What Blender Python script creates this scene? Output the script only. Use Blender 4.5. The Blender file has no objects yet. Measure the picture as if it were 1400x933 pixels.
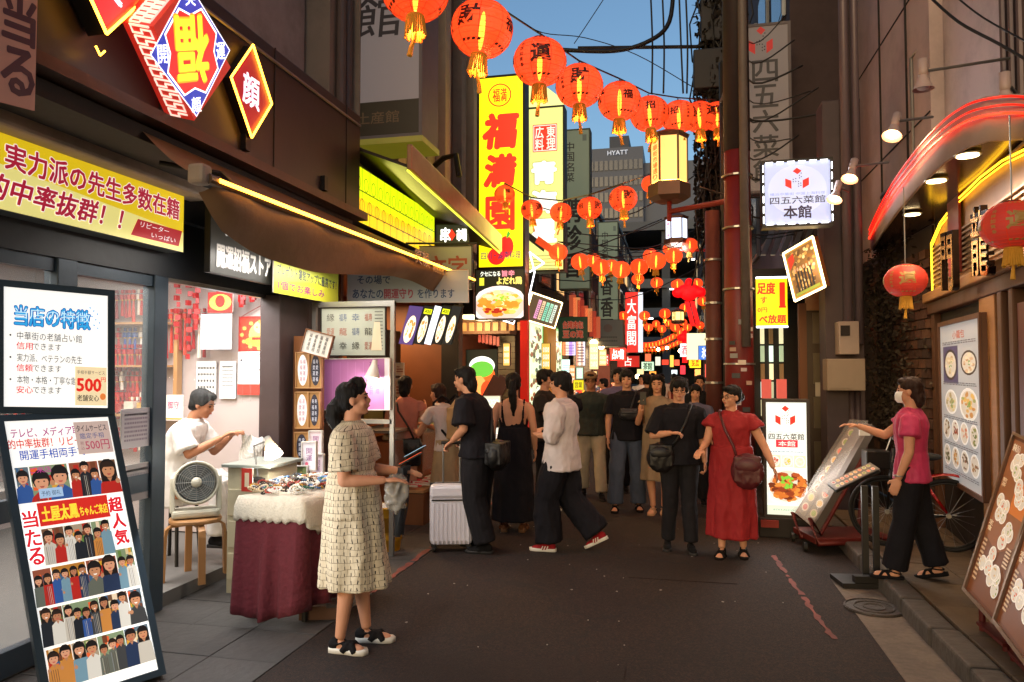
import bpy, math, random
from mathutils import Vector, Matrix, noise
from math import sin, cos, pi, radians, atan2, sqrt
random.seed(7)
sc = bpy.context.scene
C = sc.collection
# ------------------------------------------------------------------ camera
YAW, FPX = radians(12.7), 1000.0
PITCH = math.atan(38.5/1000)
cam = bpy.data.objects.new('camera', bpy.data.cameras.new('camera'))
C.objects.link(cam); sc.camera = cam
cam.location = (0, 0, 1.7)
cam.rotation_euler = (pi/2 + PITCH, 0, YAW)
cam.data.sensor_width = 36; cam.data.lens = 36*FPX/1400
cam.data.clip_end = 2000; cam.data.clip_start = .05
# ------------------------------------------------------------------ sky, sun, exposure
world = bpy.data.worlds.new("World"); sc.world = world; world.use_nodes = True
wn = world.node_tree; bg = wn.nodes['Background']
sky = wn.nodes.new('ShaderNodeTexSky'); sky.sky_type = 'NISHITA'; sky.sun_disc = False
sky.sun_elevation = radians(6.0); sky.sun_rotation = radians(190)
sky.air_density = 1.0; sky.dust_density = 3.5; sky.ozone_density = 2.4
wn.links.new(sky.outputs[0], bg.inputs[0]); bg.inputs[1].default_value = 0.135
sun = bpy.data.objects.new('sun', bpy.data.lights.new('sun', 'SUN')); C.objects.link(sun)
sun.data.energy = .04; sun.data.angle = radians(12); sun.data.color = (1, .8, .66)
sun.rotation_euler = (radians(84), 0, radians(190))
sc.view_settings.view_transform = 'Standard'; sc.view_settings.look = 'None'
sc.view_settings.exposure = 1.08; sc.view_settings.gamma = 1; sc.view_settings.use_curve_mapping = False
try:
    sc.cycles.use_denoising = True; sc.cycles.max_bounces = 6; sc.cycles.diffuse_bounces = 3
    sc.cycles.transparent_max_bounces = 12; sc.cycles.sample_clamp_indirect = 4
except Exception: pass
# ------------------------------------------------------------------ helpers
CR = cam.rotation_euler.to_matrix(); CO = Vector(cam.location)
def ray(px, py): return (CR @ Vector(((px-700)/FPX, (466.5-py)/FPX, -1)))
def P(px, py, X=None, Y=None, Z=None, D=None, pl=None):
    "point of the place seen at a spot of the photograph, on a real plane of the place"
    d = ray(px, py)
    if pl: t = (Vector(pl[0])-CO).dot(Vector(pl[1]))/d.dot(Vector(pl[1]))
    elif X is not None: t = (X-CO.x)/d.x
    elif Y is not None: t = (Y-CO.y)/d.y
    elif Z is not None: t = (Z-CO.z)/d.z
    else: t = D
    return CO + d*t
def hexc(h, a=1):
    h = h.lstrip('#'); h = h if len(h) == 6 else ''.join(c*2 for c in h); v = [int(h[i:i+2], 16)/255 for i in (0, 2, 4)]
    return tuple([(c/12.92 if c <= .04045 else ((c+.055)/1.055)**2.4) for c in v] + [a])
_M = {}; EMK = .65
def mat(name, col='#808080', rough=.6, metal=0, em=0, emc=None, var=.15, scale=8, bump=.15, alpha=1, trans=0, spec=.5, dirt=0, stretch=None):
    if name in _M: return _M[name]
    m = bpy.data.materials.new(name); m.use_nodes = True; _M[name] = m
    nt = m.node_tree; N = nt.nodes; L = nt.links; b = N['Principled BSDF']
    c = hexc(col) if isinstance(col, str) else tuple(col)+(1,)
    tc = N.new('ShaderNodeTexCoord'); src = tc.outputs['Object']
    if stretch:
        mp = N.new('ShaderNodeMapping'); mp.inputs['Scale'].default_value = stretch
        L.new(src, mp.inputs[0]); src = mp.outputs[0]
    no = N.new('ShaderNodeTexNoise'); no.inputs['Scale'].default_value = scale; no.inputs['Detail'].default_value = 5
    L.new(src, no.inputs['Vector'])
    mx = N.new('ShaderNodeMix'); mx.data_type = 'RGBA'
    mx.inputs[6].default_value = tuple(x*(1-var) for x in c[:3])+(1,); mx.inputs[7].default_value = tuple(min(1, x*(1+var)) for x in c[:3])+(1,)
    L.new(no.outputs[0], mx.inputs[0]); out = mx.outputs[2]
    if dirt:
        n2 = N.new('ShaderNodeTexNoise'); n2.inputs['Scale'].default_value = 1.7; n2.inputs['Detail'].default_value = 8; n2.inputs['Roughness'].default_value = .7
        L.new(src, n2.inputs['Vector'])
        rp = N.new('ShaderNodeValToRGB'); rp.color_ramp.elements[0].position = .45; rp.color_ramp.elements[1].position = .7
        L.new(n2.outputs[0], rp.inputs[0])
        ml = N.new('ShaderNodeMath'); ml.operation = 'MULTIPLY'; ml.inputs[1].default_value = dirt; L.new(rp.outputs[0], ml.inputs[0])
        m2 = N.new('ShaderNodeMix'); m2.data_type = 'RGBA'; L.new(ml.outputs[0], m2.inputs[0]); L.new(out, m2.inputs[6])
        m2.inputs[7].default_value = tuple(x*.3 for x in c[:3])+(1,); out = m2.outputs[2]
    L.new(out, b.inputs['Base Color'])
    b.inputs['Roughness'].default_value = rough; b.inputs['Metallic'].default_value = metal
    b.inputs['Specular IOR Level'].default_value = spec
    if alpha < 1: b.inputs['Alpha'].default_value = alpha
    if trans: b.inputs['Transmission Weight'].default_value = trans
    if bump:
        bp = N.new('ShaderNodeBump'); bp.inputs['Strength'].default_value = bump; bp.inputs['Distance'].default_value = .035 if name.startswith('cloth_') else .02
        L.new(no.outputs[0], bp.inputs['Height']); L.new(bp.outputs[0], b.inputs['Normal'])
    if em:
        e = hexc(emc or col) if isinstance(emc or col, str) else tuple(emc or col)+(1,)
        b.inputs['Emission Color'].default_value = e; b.inputs['Emission Strength'].default_value = em*EMK
    return m
def pmat(em=0, rough=.4):
    "printed surface: colours come from the print itself; em adds glow, on backlit sheets and on some unlit ones"
    name = 'print_%g_%g' % (em, rough)
    if name in _M: return _M[name]
    m = bpy.data.materials.new(name); m.use_nodes = True; _M[name] = m
    nt = m.node_tree; b = nt.nodes['Principled BSDF']
    at = nt.nodes.new('ShaderNodeAttribute'); at.attribute_name = 'Col'
    nt.links.new(at.outputs['Color'], b.inputs['Base Color']); b.inputs['Roughness'].default_value = rough
    if em:
        nt.links.new(at.outputs['Color'], b.inputs['Emission Color']); b.inputs['Emission Strength'].default_value = em*EMK
    return m
ORG = {}
def thing(name, label, cat, loc=(0, 0, 0), rz=0, group=None):
    o = bpy.data.objects.new(name, None); C.objects.link(o); o.location = loc; o.rotation_euler = (0, 0, rz)
    o.empty_display_size = .1
    o['label'] = label; o['category'] = cat
    if group: o['group'] = group
    ORG[o] = Vector(loc); return o
def tag(o, label=None, cat=None, group=None, kind=None):
    if label: o['label'] = label
    if cat: o['category'] = cat
    if group: o['group'] = group
    if kind: o['kind'] = kind
    return o
def link(name, me, parent=None, org=None):
    o = bpy.data.objects.new(name, me); C.objects.link(o)
    if parent is not None: o.parent = parent
    ORG[o] = org if org is not None else Vector((0, 0, 0))
    return o
class MB:
    def __init__(s): s.v = []; s.f = []; s.c = []; s.col = None
    def add(s, vs, fs, col=None):
        n = len(s.v); s.v += [Vector(v) for v in vs]; s.f += [tuple(i+n for i in f) for f in fs]
        s.c += [col or s.col]*len(fs); return s
    def box(s, c, size, rz=0, ax=None):
        if ax is None: ax = Matrix.Rotation(rz, 3, 'Z')
        c = Vector(c); h = [x/2 for x in size]
        vs = [c + ax @ Vector((a*h[0], b*h[1], d*h[2])) for d in (-1, 1) for b in (-1, 1) for a in (-1, 1)]
        return s.add(vs, [(0, 2, 3, 1), (4, 5, 7, 6), (0, 1, 5, 4), (2, 6, 7, 3), (0, 4, 6, 2), (1, 3, 7, 5)])
    def bb(s, x0, y0, z0, x1, y1, z1): return s.box(((x0+x1)/2, (y0+y1)/2, (z0+z1)/2), (abs(x1-x0), abs(y1-y0), abs(z1-z0)))
    def loft(s, rings, caps=True):
        n = len(rings[0]); vs = [p for r in rings for p in r]; fs = []
        for i in range(len(rings)-1):
            for j in range(n):
                a = i*n+j; b = i*n+(j+1) % n; fs.append((a, b, b+n, a+n))
        if caps: fs.append(tuple(range(n))[::-1]); fs.append(tuple((len(rings)-1)*n+j for j in range(n)))
        return s.add(vs, fs)
    def tube(s, pts, r, n=8, caps=True):
        pts = [Vector(p) for p in pts]; rs = r if isinstance(r, (list, tuple)) else [r]*len(pts); rings = []; ref = None
        for i, p in enumerate(pts):
            d = (pts[min(i+1, len(pts)-1)]-pts[max(i-1, 0)]).normalized()
            if ref is None: ref = Vector((0, 0, 1)) if abs(d.z) < .9 else Vector((1, 0, 0))
            a = ref - d*ref.dot(d)
            if a.length < 1e-4: a = d.orthogonal()
            a.normalize(); b = d.cross(a); ref = a
            rings.append([p+(a*cos(t)+b*sin(t))*rs[i] for t in [2*pi*k/n for k in range(n)]])
        return s.loft(rings, caps)
    def ell(s, c, r, n=12, m=8, ax=None):
        c = Vector(c); ax = ax or Matrix.Identity(3); vs = [c+ax@Vector((0, 0, -r[2]))]
        for i in range(1, m):
            ph = -pi/2+pi*i/m
            vs += [c+ax@Vector((r[0]*cos(ph)*cos(2*pi*j/n), r[1]*cos(ph)*sin(2*pi*j/n), r[2]*sin(ph))) for j in range(n)]
        vs.append(c+ax@Vector((0, 0, r[2]))); e = len(vs)-1; fs = []
        for j in range(n): fs.append((0, 1+(j+1) % n, 1+j)); fs.append((e, e-n+j, e-n+(j+1) % n))
        for i in range(m-2):
            for j in range(n):
                a = 1+i*n+j; b = 1+i*n+(j+1) % n; fs.append((a, b, b+n, a+n))
        return s.add(vs, fs)
    def lathe(s, prof, c=(0, 0, 0), n=16, caps=True):
        c = Vector(c)
        return s.loft([[c+Vector((r*cos(2*pi*k/n), r*sin(2*pi*k/n), z)) for k in range(n)] for r, z in prof], caps)
    def slab(s, pts, th):
        "solid plate: outline pts (front face), thickened by vector th"
        pts = [Vector(p) for p in pts]; th = Vector(th); n = len(pts)
        return s.add(pts+[p+th for p in pts], [tuple(range(n)), tuple(range(2*n-1, n-1, -1))]+[(i, n+i, n+(i+1) % n, (i+1) % n) for i in range(n)])
    def build(s, name, m, parent=None, smooth=False, bevel=0, world=True, org=None):
        off = ORG[parent] if parent is not None else (Vector(org) if org is not None else Vector((0, 0, 0)))
        if not world: off = Vector((0, 0, 0))
        me = bpy.data.meshes.new(name); me.from_pydata([tuple(v-off) for v in s.v], [], s.f)
        if any(c is not None for c in s.c):
            at = me.color_attributes.new('Col', 'FLOAT_COLOR', 'CORNER'); buf = []
            for p, c in zip(me.polygons, s.c): buf += list(c or (1, 1, 1, 1))*p.loop_total
            at.data.foreach_set('color', buf)
        me.materials.append(m)
        if smooth: me.polygons.foreach_set('use_smooth', [True]*len(me.polygons))
        me.update()
        o = link(name, me, parent, ORG[parent] if parent is not None else Vector(off))
        if parent is None and org is not None: o.location = off
        if bevel:
            bv = o.modifiers.new('bevel', 'BEVEL'); bv.width = bevel; bv.segments = 2; bv.limit_method = 'ANGLE'
        return o
def recalc(o):
    import bmesh
    b = bmesh.new(); b.from_mesh(o.data); bmesh.ops.recalc_face_normals(b, faces=b.faces); b.to_mesh(o.data); b.free(); return o
def dup(o, parent=None, loc=None, rz=None, sc_=None, label=None):
    c = o.copy(); C.objects.link(c); c.parent = parent; ORG[c] = ORG.get(o, Vector((0, 0, 0)))
    if loc is not None: c.location = loc; ORG[c] = Vector(loc)
    if rz is not None: c.rotation_euler = (c.rotation_euler.x, c.rotation_euler.y, rz)
    if sc_ is not None: c.scale = (sc_,)*3 if not isinstance(sc_, tuple) else sc_
    if label: c['label'] = label
    for ch in o.children: dup(ch, c)
    return c
# ---- writing
_T = {}
def glyphs(s, bold=.0):
    k = (s, bold)
    if k in _T: return _T[k]
    cu = bpy.data.curves.new('t', 'FONT'); cu.body = s; cu.resolution_u = 2; cu.fill_mode = 'FRONT'; cu.offset = bold; cu.size = 1
    o = bpy.data.objects.new('t', cu); C.objects.link(o); dg = bpy.context.evaluated_depsgraph_get(); dg.update()
    me = o.evaluated_get(dg).to_mesh()
    vs = [(v.co.x, v.co.y) for v in me.vertices]; fs = [tuple(p.vertices) for p in me.polygons]
    o.evaluated_get(dg).to_mesh_clear(); bpy.data.objects.remove(o); bpy.data.curves.remove(cu)
    if vs:
        x0 = min(v[0] for v in vs); x1 = max(v[0] for v in vs); y0 = min(v[1] for v in vs); y1 = max(v[1] for v in vs)
        vs = [((x-x0)/(x1-x0 or 1)-.5, (y-y0)/(y1-y0 or 1)-.5) for x, y in vs]; asp = (x1-x0)/(y1-y0 or 1)
    else: asp = 1
    _T[k] = (vs, fs, asp); return _T[k]
class Panel:
    "flat print laid on a real sheet: u to the right, v up, both in metres from the lower-left corner O"
    def __init__(s, O, R, U, w=None, h=None, step=.0007):
        s.O = Vector(O); R = Vector(R); U = Vector(U); s.w = w or R.length; s.h = h or U.length
        s.R = R.normalized(); s.U = U.normalized(); s.N = s.R.cross(s.U).normalized(); s.k = 1; s.step = step; s.mb = MB(); s.ks = []; s.q = None
    @staticmethod
    def quad(bl, br, tl, **k): return Panel(bl, br-bl, tl-bl, **k)
    def pt(s, u, v):
        s.ks.append(s.k)
        if s.q: a, b = u/s.w, v/s.h; return s.q[0].lerp(s.q[1], a).lerp(s.q[3].lerp(s.q[2], a), b)
        return s.O+s.R*u+s.U*v
    def poly(s, pts, col, up=True):
        col = hexc(col) if isinstance(col, str) else col
        if up: s.k += 1
        s.mb.add([s.pt(min(1, max(0, a))*s.w, min(1, max(0, b))*s.h) for a, b in pts], [tuple(range(len(pts)))], col)
    def rect(s, a, b, c, d, col, up=True): s.poly([(a, b), (c, b), (c, d), (a, d)], col, up)
    def ell(s, cx, cy, rx, ry, col, n=14, up=True, rot=0):
        s.poly([(cx+rx*cos(t)*cos(rot)-ry*sin(t)*sin(rot), cy+ry*sin(t)*cos(rot)+rx*cos(t)*sin(rot)*1) for t in [2*pi*i/n for i in range(n)]], col, up)
    def text(s, t, cx, cy, w, h, col, bold=.015, vert=False, rot=0, shear=0, up=True, gap=.12, outline=None):
        if outline: s.text(t, cx, cy, w, h, outline, bold+.04, vert, rot, shear, True, gap)
        col = hexc(col) if isinstance(col, str) else col
        if up: s.k += 1
        if vert:
            n = len(t); ch = h/n
            for i, g in enumerate(t):
                if g == ' ': continue
                s.text(g, cx, cy+h/2-ch*(i+.5), w if g not in 'ー・' else w*.3, ch*(1-gap), col, bold, False, rot, shear, False)
            return
        vs, fs, asp = glyphs(t, 0); cw, hh = w*s.w, h*s.h; e = min(hh, cw)*bold*.75
        for ox, oy in ([(0, 0)] if bold < .008 else [(-1, -1), (1, -1), (1, 1), (-1, 1)] if bold < .045 else [(cos(i*pi/4)*1.2, sin(i*pi/4)*1.2) for i in range(8)]):
            out = []
            for x, y in vs:
                a, b = x*cw+shear*y*hh+ox*e, y*hh+oy*e
                a, b = a*cos(rot)-b*sin(rot), a*sin(rot)+b*cos(rot)
                out.append(s.pt(cx*s.w+a, cy*s.h+b))
            s.mb.add(out, fs, col); s.k += .1
    def dish(s, cx, cy, rx, ry, plate='#f2efe6', foods=('#a8552a', '#c98a3c', '#7a3518'), n=26, rnd=random, green=True):
        s.ell(cx, cy, rx, ry, plate, 18); s.ell(cx, cy, rx*.84, ry*.84, '#d9d2c4', 18); s.k += 1
        for i in range(n):
            a = rnd.random()*2*pi; r = rnd.random()**.6*.72
            s.k += .12
            s.ell(cx+rx*r*cos(a), cy+ry*r*sin(a), rx*rnd.uniform(.1, .24), ry*rnd.uniform(.08, .18), rnd.choice(foods), 7, False, 0)
        if green:
            for i in range(5):
                s.k += .12
                s.ell(cx+rx*rnd.uniform(-.2, .2), cy+ry*rnd.uniform(-.2, .2), rx*.06, ry*.06, '#6da83a', 5, False)
        s.k += 1
    def photo(s, x0, y0, x1, y1, rnd, n=3, bgc=None):
        w = x1-x0; h = y1-y0; bgc = bgc or rnd.choice(['#8a6238', '#7a8a6a', '#a8845c', '#6a4a34', '#9a8a74', '#8a4a34', '#a8702a', '#5a6a74'])
        s.rect(x0, y0, x1, y1, bgc); s.k += 1
        for i in range(11):
            a = x0+w*rnd.random()*.8; b = y0+h*rnd.uniform(.3, .85)
            s.rect(a, b, a+w*.18, min(y1, b+h*.2), rnd.choice(['#a8291b', '#c8b890', '#5d7a3a', '#c7922c', '#6a3a24', '#d6c1a4', '#d85a2a', '#3a5a7a']), False); s.k += .2
        for i in range(n):
            cx = x0+w*(i+.5)/n+rnd.uniform(-.02, .02)*w; hw = w/n*.5; top = y0+h*rnd.uniform(.72, .96); hr = min(hw*.85, h*.17*s.h/s.w*1.2)
            hry = hr*s.w/s.h*1.25; sh = rnd.choice(['#1e2026', '#c8c4ba', '#2d4f8c', '#5b5f55', '#a8241c', '#24304a', '#b6afa2', '#3a3a3a', '#6a8a9a', '#b87a3a'])
            s.k += .3
            s.poly([(cx-hw*1.35, y0), (cx+hw*1.35, y0), (cx+hw*1.15, top-hry*2.4), (cx+hw*.3, top-hry*1.7), (cx-hw*.3, top-hry*1.7), (cx-hw*1.15, top-hry*2.4)], sh, False)
            s.k += .3; s.ell(cx, top-hry*.5, hr*1.15, hry*1.15, '#1a1412', 10, False)
            if rnd.random() < .4: s.rect(cx-hr*1.1, top-hry*2.2, cx+hr*1.1, top-hry*.5, '#1f1714', False)
            s.k += .3; s.ell(cx, top-hry*.8, hr*.88, hry*.95, rnd.choice(['#b8805c', '#a87050', '#c89070']), 10, False)
            s.k += .2
            for e in (-1, 1): s.ell(cx+e*hr*.35, top-hry*.7, hr*.13, hry*.09, '#2a1a14', 5, False)
            s.poly([(cx-hr*.32, top-hry*1.22), (cx+hr*.32, top-hry*1.22), (cx+hr*.15, top-hry*1.42), (cx-hr*.15, top-hry*1.42)], rnd.choice(['#e8e0d8', '#b0524a', '#a04a40']), False)
            s.poly([(cx-hr*.35, top-hry*1.75), (cx+hr*.35, top-hry*1.75), (cx, top-hry*2.3)], '#a87454', False); s.k += .1
            s.poly([(cx-hr*.95, top-hry*.75), (cx-hr*.8, top+hry*.12), (cx, top+hry*.3), (cx+hr*.8, top+hry*.1), (cx+hr*.95, top-hry*.5), (cx+hr*rnd.uniform(.1, .6), top-hry*.42), (cx-hr*.6, top-hry*.4)], rnd.choice(['#15100e', '#2a1c14', '#1c1614']), False)
            if rnd.random() < .45: ax_, ay_ = cx+rnd.choice((-1, 1))*hw*.9, y0+h*rnd.uniform(.25, .5); s.ell(ax_, ay_, hr*.35, hry*.35, '#b07c5a', 7, False); s.rect(ax_-hr*.1, ay_, ax_+hr*.0, ay_+hry*.6, '#b07c5a', False)
            if rnd.random() < .5:
                for q in range(4): s.rect(cx-hw*.7+hw*.35*q, y0+h*.02, cx-hw*.62+hw*.35*q, top-hry*2.6, rnd.choice(['#8a8a90', '#503a30', '#b8b0a0']), False)
        s.k += .5
    def lines(s, x0, y0, x1, y1, n, col, rnd=random, th=.5):
        "rows of print too small to read"
        for i in range(n):
            y = y1-(y1-y0)*(i+.5)/n; t = (y1-y0)/n*th; x = x0
            while x < x1-.01:
                w = (x1-x0)*rnd.uniform(.03, .09); s.rect(x, y-t/2, min(x1, x+w), y+t/2, col, False); x += w*1.25
            if i == 0: s.k += .5
    def build(s, name, parent, em=0, rough=.4, world=True):
        st = min(s.step, .005/max(s.ks or [1]))
        for v, k in zip(s.mb.v, s.ks): v += s.N*(st*k+.0006)
        return s.mb.build(name, pmat(em, rough), parent, world=world)
# ---- organic shapes: closed volumes fused into one continuous surface
def fuse(mb, name, m, parent, voxel=.01, smooth=3, wrinkle=0, wscale=6, seed=0, zflat=None):
    me = bpy.data.meshes.new(name); me.from_pydata([tuple(v) for v in mb.v], [], mb.f)
    import bmesh
    b = bmesh.new(); b.from_mesh(me); bmesh.ops.recalc_face_normals(b, faces=b.faces); b.to_mesh(me); b.free()
    o = bpy.data.objects.new(name, me); C.objects.link(o)
    r = o.modifiers.new('r', 'REMESH'); r.mode = 'VOXEL'; r.voxel_size = voxel; r.use_smooth_shade = True
    if smooth:
        sm = o.modifiers.new('s', 'SMOOTH'); sm.factor = .5; sm.iterations = smooth
    dg = bpy.context.evaluated_depsgraph_get(); dg.update()
    m2 = bpy.data.meshes.new_from_object(o.evaluated_get(dg)); bpy.data.objects.remove(o); m2.name = name
    if wrinkle:
        nv = len(m2.vertices); sd = Vector((seed*3.1, seed*1.7, 0))
        cs = [v.co.copy() for v in m2.vertices]; ns = [v.vector.copy() for v in m2.vertex_normals]; out = []
        for c, n_ in zip(cs, ns):
            q = Vector((c.x*wscale*1.4, c.y*wscale*1.4, c.z*wscale*.6))+sd
            c += n_*((1-abs(noise.noise(q))*2.4)*1.2+(1-abs(noise.noise(q*2.1))*2.4)*.5)*wrinkle; out += [c.x, c.y, c.z]
        m2.vertices.foreach_set('co', out); m2.update()
    m2.materials.clear(); m2.materials.append(m)
    return link(name, m2, parent, ORG[parent])
# ------------------------------------------------------------------ people
SKIN = mat('skin', '#c48e70', .6, var=.10, scale=14, bump=.06, spec=.3)
SKIN2 = mat('skin_tan', '#ad7658', .6, var=.10, scale=14, bump=.06, spec=.3)
HAIR = mat('hair_black', '#0d0b0b', .65, spec=.25, var=.5, scale=60, bump=.5, stretch=(1, 1, .12))
HAIRB = mat('hair_brown', '#2c1a14', .65, spec=.25, var=.5, scale=60, bump=.5, stretch=(1, 1, .12))
EYE = mat('eye_dark', '#17100e', .2); LIP = mat('lip', '#a8574c', .5)
def cloth(col, **k):
    return mat('cloth_'+col.strip('#'), col, .85, var=.25, scale=9, bump=.35, spec=.2, **k)
def person(label, foot=None, top=None, pos=None, H=1.68, face=None, yaw=None, group=None, skin=SKIN, pose={}, hair='short', hairm=HAIR,
           shirt=None, pants=None, skirt=None, shoes=None, build=1.0, lod=0, mask=False, glasses=False, cap=None, sit=False, lookup=0, seed=1):
    """face: heading in degrees, 0 = down the street, 180 = towards the camera, 90 = to the left"""
    if foot: pos = P(foot[0], foot[1], Z=foot[2] if len(foot) > 2 else 0)
    if top is not None: H = 1.7-(top-505)/1000*((pos-CO).dot(ray(700, 466.5))/(1)) - pos.z
    H = max(1.45, min(1.85, H))
    t = thing('person', label, 'person', pos, radians(face), group)
    s = H/1.7; V = lambda *a: Vector(a)*s; q = pose; vox = .0085 if lod == 0 else .013
    lean = q.get('lean', 0); side = q.get('side', 0); B = build
    zp = q.get('zp', .95)                                            # pelvis height
    def S(z): k = max(0, z-zp)/.5; return Vector((side*k, lean*k*(.6+.4*k), -abs(lean)*.25*k*k))
    def pt(x, y, z): o = S(z+(.95-0)*0 if zp == .95 else z); return (Vector((x, y, z))+o)*s
    dz = zp-.95
    sh = {k: pt(e*.172*B**.5, -.005, 1.385+dz) for k, e in (('R', 1), ('L', -1))}
    nk = pt(0, -.01, 1.44+dz); hd0 = pt(0, .012, 1.585+dz)
    el, wr = {}, {}
    for k, e in (('R', 1), ('L', -1)):
        el[k] = V(*q['el'+k]) if 'el'+k in q else pt(e*.225*B**.5, -.03, 1.11+dz)
        wr[k] = V(*q['wr'+k]) if 'wr'+k in q else pt(e*.235*B**.5, .05, .88+dz)
    hp = {k: V(e*.09, 0, zp-.03) for k, e in (('R', 1), ('L', -1))}
    kn = {k: V(*q['kn'+k]) if 'kn'+k in q else V(e*.095, .015, .49) for k, e in (('R', 1), ('L', -1))}
    an = {k: V(*q['an'+k]) if 'an'+k in q else V(e*.1, -.02, .09) for k, e in (('R', 1), ('L', -1))}
    ring = lambda c, rx, ry, n=16, ph=0: [Vector(c)+Vector((rx*cos(a)*s, ry*sin(a)*s, 0)) for a in [2*pi*i/n+ph for i in range(n)]]
    # --- body
    b = MB()
    def torso(m, g=0, z0=.88, z1=1.43, neck=.06):
        prof = [(.86, .150, .105), (.95, .165, .112), (1.02, .150, .102), (1.09, .137, .094), (1.2, .150, .105), (1.3, .165, .112), (1.37, .172, .098), (1.41, .14, .08), (1.445, neck, neck)]
        rr = []
        for z, rx, ry in prof:
            if z < z0 or z > z1+.02: continue
            bb = B if z < 1.35 else B**.4
            rr.append(ring(pt(0, 0, z+dz), (rx*bb+g), (ry*bb+g*(1.0))))
        m.loft(rr)
    torso(b)
    b.tube([nk-V(0, 0, .06), nk+(hd0-nk)*.3, hd0-V(0, .01, .03)], [.062*s*B**.4, .054*s*B**.4, .054*s], 12)
    hy = Matrix.Rotation(radians(q.get('hyaw', 0)), 3, 'Z') @ Matrix.Rotation(radians(q.get('hpitch', 0)), 3, 'X')
    hd = lambda x, y, z: hd0+hy@(Vector((x, y, z+.015))*s)
    he = lambda c, r, m=b, n=14, mm=10: m.ell(hd(*c), [x*s for x in r], n, mm, hy)
    he((0, -.008, .022), (.074, .094, .088)); he((0, .018, -.04), (.058, .066, .066)); he((0, .05, -.085), (.03, .03, .02))
    he((0, .088, -.018), (.013, .018, .02)); he((0, .08, .002), (.009, .014, .028)); he((0, .078, -.052), (.022, .014, .01))
    for e in (1, -1):
        he((e*.076, -.006, -.008), (.012, .02, .03)); he((e*.04, .056, -.03), (.022, .022, .022))
    for k, e in (('R', 1), ('L', -1)):
        a, c, w = sh[k], el[k], wr[k]
        if k+'off' in q: continue
        b.tube([a-V(e*.03, 0, 0), a.lerp(c, .25), a.lerp(c, .7), c], [.05*s*B, .05*s*B, .042*s*B, .038*s*B], 12)
        b.ell(c, [.038*s*B]*3, 10, 8)
        b.tube([c, c.lerp(w, .3), w], [.037*s*B, .038*s*B, .025*s], 12)
        d = Vector(q['hd'+k]).normalized() if 'hd'+k in q else (w-c).normalized()
        up = Vector(q.get('palm'+k, (0, 0, 1) if abs(d.z) < .7 else (e*1.0, 0, 0))); nrm = (up-d*up.dot(d)).normalized(); sd = d.cross(nrm)
        ax = Matrix((sd, d, nrm)).transposed(); curl = q.get('curl', .35)
        b.ell(w+d*.048*s, (.041*s, .052*s, .016*s), 10, 8, ax)
        for i in range(4):
            f0 = w+d*.085*s+sd*((i-1.5)*.0205*s); ln = (.07, .08, .075, .058)[i]*s
            m1 = f0+(d*cos(curl*.6)-nrm*sin(curl*.6))*ln*.5; m2 = m1+(d*cos(curl*1.9)-nrm*sin(curl*1.9))*ln*.5
            b.tube([f0-d*.012, m1, m2], [.0095*s, .0088*s, .0075*s], 8)
        th = -1 if (sd.cross(Vector((e, 0, 0))).z) > 0 else 1
        t0 = w+d*.03*s+sd*(-e*.03*s); t1 = t0+(d*.6-sd*e*.7-nrm*.25).normalized()*.035*s; t2 = t1+(d*.95-sd*e*.1-nrm*.3).normalized()*.032*s
        b.tube([t0, t1, t2], [.013*s, .011*s, .009*s], 8)
    for k, e in (('R', 1), ('L', -1)):
        a, c, w = hp[k], kn[k], an[k]
        b.tube([a+V(0, 0, .03), a.lerp(c, .3), a.lerp(c, .75), c], [.085*s*B, .08*s*B, .058*s*B, .05*s*B], 12)
        b.tube([c, c.lerp(w, .3), c.lerp(w, .7), w], [.05*s*B, .054*s*B, .04*s*B, .033*s], 12)
        if shoes and shoes.get('bare'):
            fy = radians(q.get('fyaw'+k, -6*e)); fp = radians(q.get('fp'+k, 0)); R3 = Matrix.Rotation(fy, 3, 'Z') @ Matrix.Rotation(fp, 3, 'X')
            f = lambda x, y, z: w+R3@(Vector((x, y, z))*s)
            b.ell(f(0, .0, -.045), (.032*s, .045*s, .035*s), 10, 8, R3); b.ell(f(0, .08, -.055), (.036*s, .085*s, .026*s), 10, 8, R3)
            for i in range(5): b.ell(f((i-2)*.016, .155-abs(i-1.6)*.008, -.066), (.009*s, .02*s, .010*s), 8, 6, R3)
    fuse(b, 'body', skin, t, vox*s, 2)
    # --- face details
    for e in (1, -1):
        if not q.get('noface'):
            m = MB(); m.ell(hd(e*.031, .0765, .004), (.0125*s, .008*s, .0065*s), 8, 6, hy); m.build('eye', EYE, t, True, world=False)
            m = MB(); m.tube([hd(e*.015, .086, .024), hd(e*.034, .083, .029), hd(e*.05, .07, .024)], [.003*s, .0042*s, .0025*s], 6); m.build('eyebrow', hairm, t, True, world=False)
    if not q.get('noface') and not mask:
        m = MB(); m.ell(hd(0, .0885, -.053), (.02*s, .006*s, .006*s), 10, 6, hy); m.build('mouth', LIP, t, True, world=False)
    if mask:
        m = MB(); rr = []
        for i, (z, r, y) in enumerate([(-.1, .05, .03), (-.075, .07, .04), (-.04, .078, .042), (-.012, .076, .036), (.0, .072, .03)]):
            rr.append([hd(r*sin(a), y+.068*cos(a)*(1 if i in (1, 2, 3) else .86), z) for a in [(-1.45+2.9*j/12) for j in range(13)]])
        n = 13; vs = [p for r in rr for p in r]; m.add(vs, [(i*n+j, i*n+j+1, (i+1)*n+j+1, (i+1)*n+j) for i in range(4) for j in range(12)])
        m.build('face_mask', mat('mask_white', '#e8e6e4', .8), t, True, world=False)
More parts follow.
